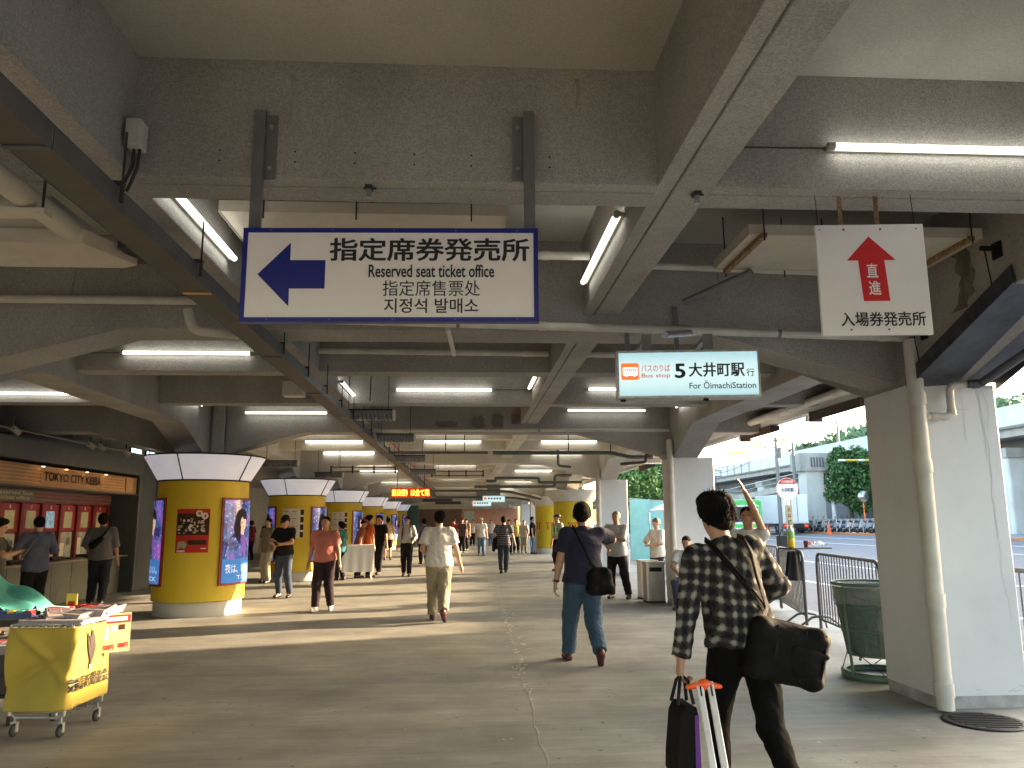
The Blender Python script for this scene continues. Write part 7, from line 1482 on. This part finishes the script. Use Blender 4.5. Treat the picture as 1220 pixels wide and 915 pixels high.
def on_ban(pts_o, off=.0035):
    Lf = 2 * WX + .05; T_ = Lf + 2 * WY; q_ = np.empty_like(pts_o)
    for i, (x, y, z) in enumerate(pts_o):
        u = min(.999, max(0, x / T_)); v = min(.99, max(0.0, (HT - .015 - z) / (.60 - .03 * u))); a = A3(ban(u, v)); b1 = A3(ban(min(1, u + .004), v)); b2 = A3(ban(u, min(1, v + .004)))
        nn = np.cross(b2 - a, b1 - a); nn /= np.linalg.norm(nn) or 1; nn = nn if (nn[1] < 0 or nn[0] > 0) and nn @ A3((1, -1, 0)) > 0 else -nn; q_[i] = a + nn * (off - y)
    return q_
def bantext(s_, x0, x1, z0, z1, m='ink', bold=.018, off=.005, nm='banner_lettering'):
    for i, ch in enumerate(s_):
        w_ = (x1 - x0) / len(s_); text(nm, ch, m, t, x0 + i * w_ + w_ * .06, x0 + (i + 1) * w_ - w_ * .06, z0, z1, 0, bold, bend=lambda o: on_ban(o, .010))
bantext('競馬新聞協会', .465, .975, .32, .42)
# simple horse-head print on the banner
hh = [(.60, .76), (.615, .70), (.64, .70), (.66, .76), (.68, .69), (.70, .62), (.69, .56), (.67, .52), (.665, .47), (.655, .45), (.64, .47), (.632, .53), (.61, .58), (.60, .65)]
mb = MB(); q_ = on_ban(np.array([(x + .02, 0, z) for x, z in [(.645, .60)] + hh]), .014); mb.add([tuple(p) for p in q_], [(0, 1 + i, 1 + (i + 1) % len(hh)) for i in range(len(hh))]); mb.build('horse_print', mat('horse_brown', (.03, .014, .01), .7), t)
mb = MB(); hz2 = [(.61, .49), (.62, .47), (.635, .445), (.645, .445), (.65, .47), (.645, .49)]; q_ = on_ban(np.array([(x + .04, 0, z) for x, z in [(.63, .47)] + hz2]), .016); mb.add([tuple(p) for p in q_], [(0, 1 + i, 1 + (i + 1) % len(hz2)) for i in range(len(hz2))]); mb.build('muzzle_print', 'q_white', t)
# price card clipped on the right end
t2 = thing('price_card', 'cream and red price card clipped to the right end of the newspaper cart', 'price card', (-2.80, 6.74, .54), R(38))
mb = MB(); mb.box(-.09, .13, -.002, .002, 0, .30); mb.build('card', mat('card_cream', (.52, .43, .25), .6), t2); mb = MB(); mb.box(-.085, .125, -.0045, -.002, .225, .285); mb.build('red_heading', 'signr', t2); mb = MB(); mb.box(-.06, .10, -.006, -.0045, .24, .272); mb.build('heading_print', 'q_white', t2)
for i, (x, z) in enumerate(((-.06, .15), (.0, .16), (.06, .17), (-.06, .10))): mb = MB(); mb.box(x - .02, x + .025, -.004, -.002, z, z + .04); mb.build('photo_print', 'q_white' if i != 2 else 'q_dark', t2)
text('price_lettering', '520円', 'signr', t2, -.065, .01, .02, .06, -.004, .03); text('price_lettering', '500円', 'signr', t2, .045, .115, .03, .07, -.004, .03)
# papers on the cart: each stack a thing
newsp = mat('newsprint', (.40, .345, .37), .8, var=.06); newsd = mat('news_text', (.22, .19, .22), .8, var=.5, vs=60)
def stack(lab, x, y, z, rz, w_=.20, l_=.27, n_=7, mcol='q_dark', rot=0, fan=.004):
    t = thing('newspaper_stack', lab, 'newspapers', (x, y, z), R(rz)); rn = random.Random(int(x * 1000) & 255)
    if rot: t.rotation_euler = (R(rot), R(rot * .3), R(rz))
    for k in range(n_):
        dx, dy = rn.uniform(-.006, .006) + k * fan, rn.uniform(-.006, .006) + k * fan * .5; mb = MB(); mb.rbox((dx, dy, k * .0085 + .004), (w_, l_, .0078), .003, seg=2); mb.build('newspaper', newsp, t)
    z1 = n_ * .0085 + .0005; mb = MB(); mb.box(dx - w_ * .44, dx + w_ * .44, dy + l_ * .28, dy + l_ * .45, z1, z1 + .001); mb.build('headline_print', mcol, t)
    mb = MB(); mb.box(dx - w_ * .44, dx - w_ * .02, dy - l_ * .1, dy + l_ * .24, z1, z1 + .001); mb.build('photo_print', newsd, t)
    m2 = MB()
    for r_ in range(9): m2.box(dx + w_ * .03, dx + w_ * (.30 + .1 * rn.random()), dy + l_ * (.2 - r_ * .07), dy + l_ * (.23 - r_ * .07), z1, z1 + .001)
    for r_ in range(4): m2.box(dx - w_ * .42, dx + w_ * .0, dy - l_ * (.18 + r_ * .07), dy - l_ * (.15 + r_ * .07), z1, z1 + .001)
    m2.build('text_print', newsd, t); return t
stack('wide flat stack of newspapers covering the cart top', -3.10, 6.62, .80, -6, .50, .50, 4, 'q_white')
stack('stack of newspapers tied with a white string at the left of the cart', -3.17, 6.60, .838, 30, .20, .28, 5, 'q_red', 9)
stack('newspaper stack with a red headline in the middle of the cart', -3.00, 6.62, .838, -22, .20, .28, 5, 'q_red', 7)
stack('newspaper stack at the right rear of the cart', -2.89, 6.72, .838, -14, .18, .26, 7, 'q_dark', 5)
mb = MB(); mb.tube([(-3.27, 6.50, .842), (-3.33, 6.46, .90), (-3.20, 6.56, .92), (-3.12, 6.66, .90)], .003, 5); tag(mb.build('string', 'signw'), 'white string round the left newspaper stack', 'string')
mb = MB(); mb.tube([(-2.82, 6.62, .865), (-2.78, 6.70, .90)], .022, 10); tag(mb.build('rolled_paper', newsp), 'rolled newspaper sticking out at the right of the cart', 'newspaper')
t = thing('yellow_card', 'small yellow card standing behind the newspaper stacks', 'card', (-3.24, 6.95, .84), R(-12)); mb = MB(); mb.box(-.05, .05, -.002, .002, 0, .14); mb.build('card', mat('lemon_card', (.7, .6, .1), .6), t); mb = MB(); mb.box(-.03, .03, -.0035, -.002, .04, .08); mb.build('print', 'q_red', t)
for i, (x, y) in enumerate(((-3.22, 6.98), (-3.10, 7.0))): t = thing('red_tray', 'small red plastic tray at the back of the cart, %s one' % ('left' if i == 0 else 'right'), 'tray', (x, y, .86), R(10 * i)); mb = MB(); mb.box(-.06, .06, -.04, .04, 0, .006); mb.box(-.06, .06, -.045, -.04, 0, .03); mb.box(-.06, .06, .04, .045, 0, .03); mb.box(-.065, -.06, -.045, .045, 0, .03); mb.box(.06, .065, -.045, .045, 0, .03); mb.build('tray', 'red', t)
# second cart at the left edge with a blue tray, baskets and the teal sheet
t = thing('stock_cart', 'dark cart with stacked boxes at the left edge beside the yellow cart', 'cart', (-3.85, 7.0, 0), R(5))
for x in (-.3, .28):
    for y in (-.25, .25): mb = MB(); mb.tube([(x, y, .08), (x, y, .82)], .012, 8); mb.build('upright', 'galv', t); mb = MB(); mb.lathe([(0, -.014), (.04, -.014), (.04, .014), (0, .014)], 16, caps=False); mb.v = [(x + c_, y + a, .04 + b_) for a, b_, c_ in mb.v]; mb.build('wheel', 'dark', t)
mb = MB(); mb.box(-.32, .30, -.27, .27, .20, .22); mb.build('lower_shelf', 'dark', t); mb = MB(); mb.box(-.34, .32, -.28, .28, .80, .815); mb.build('top_board', 'tray', t)
t = thing('cardboard_box', 'dark brown box on the lower shelf of the cart at the left edge', 'box', (-3.78, 6.98, .222), R(5)); mb = MB(); mb.box(-.22, .26, -.20, .22, 0, .30); bev(mb.build('carton', 'brown', t), .006); mb = MB(); mb.box(-.22, .26, -.204, -.20, .13, .16); mb.build('tape', 'dark', t)
stack('bundle of newspapers lying on the dark box at the left edge', -3.78, 6.98, .524, 12, .34, .42, 8, 'q_red')
t = thing('blue_tray', 'flat blue tray of small goods on the cart at the left edge', 'tray', (-3.62, 6.80, .817), R(8)); mb = MB(); mb.box(-.17, .17, -.09, .09, 0, .006); mb.box(-.17, .17, -.095, -.09, 0, .035); mb.box(-.17, .17, .09, .095, 0, .035); mb.build('tray', mat('tray_blue', (.02, .03, .18), .4), t)
for k in range(5): mb = MB(); mb.cbox((-.13 + k * .065, 0, .03), (.05, .13, .04)); mb.build('packet', ['red', 'blue', 'yellow', 'teal', 'red'][k], t)
t = thing('teal_cloth', 'teal plastic sheet draped down to the right over the left cart', 'sheet', (-3.78, 7.0, .82)); mb = MB()
def tl(u, v): return (-.62 + u * .86 + .02 * math.sin(v * 9), -.20 + v * .5 + .03 * math.sin(u * 7), .44 - .42 * u ** 1.15 + .045 * math.sin(u * 13 + v * 4) * (1 - u * .5) + .03 * math.sin(v * 11 + u * 5))
mb.grid(tl, 44, 26); o = mb.build('sheet', 'teal', t); so = o.modifiers.new('solid', 'SOLIDIFY'); so.thickness = .003
t = thing('white_stall', 'small stall with a white cloth beside the third yellow column', 'stall', (-2.95, 22.6, 0), R(10)); mb = MB(); mb.box(-.42, .42, -.3, .3, .88, .93); mb.build('table_top', 'signw', t)
mb = MB(); mb.grid(lambda u, v: (-.44 + u * .88, -.32 - .02 * math.sin(u * 22) * v, .93 - v * .72), 40, 8); mb.build('cloth', 'signw', t)
for x in (-.38, .38):
    for y in (-.26, .26): mb = MB(); mb.tube([(x, y, 0), (x, y, .88)], .015, 6); mb.build('leg', 'galv', t)
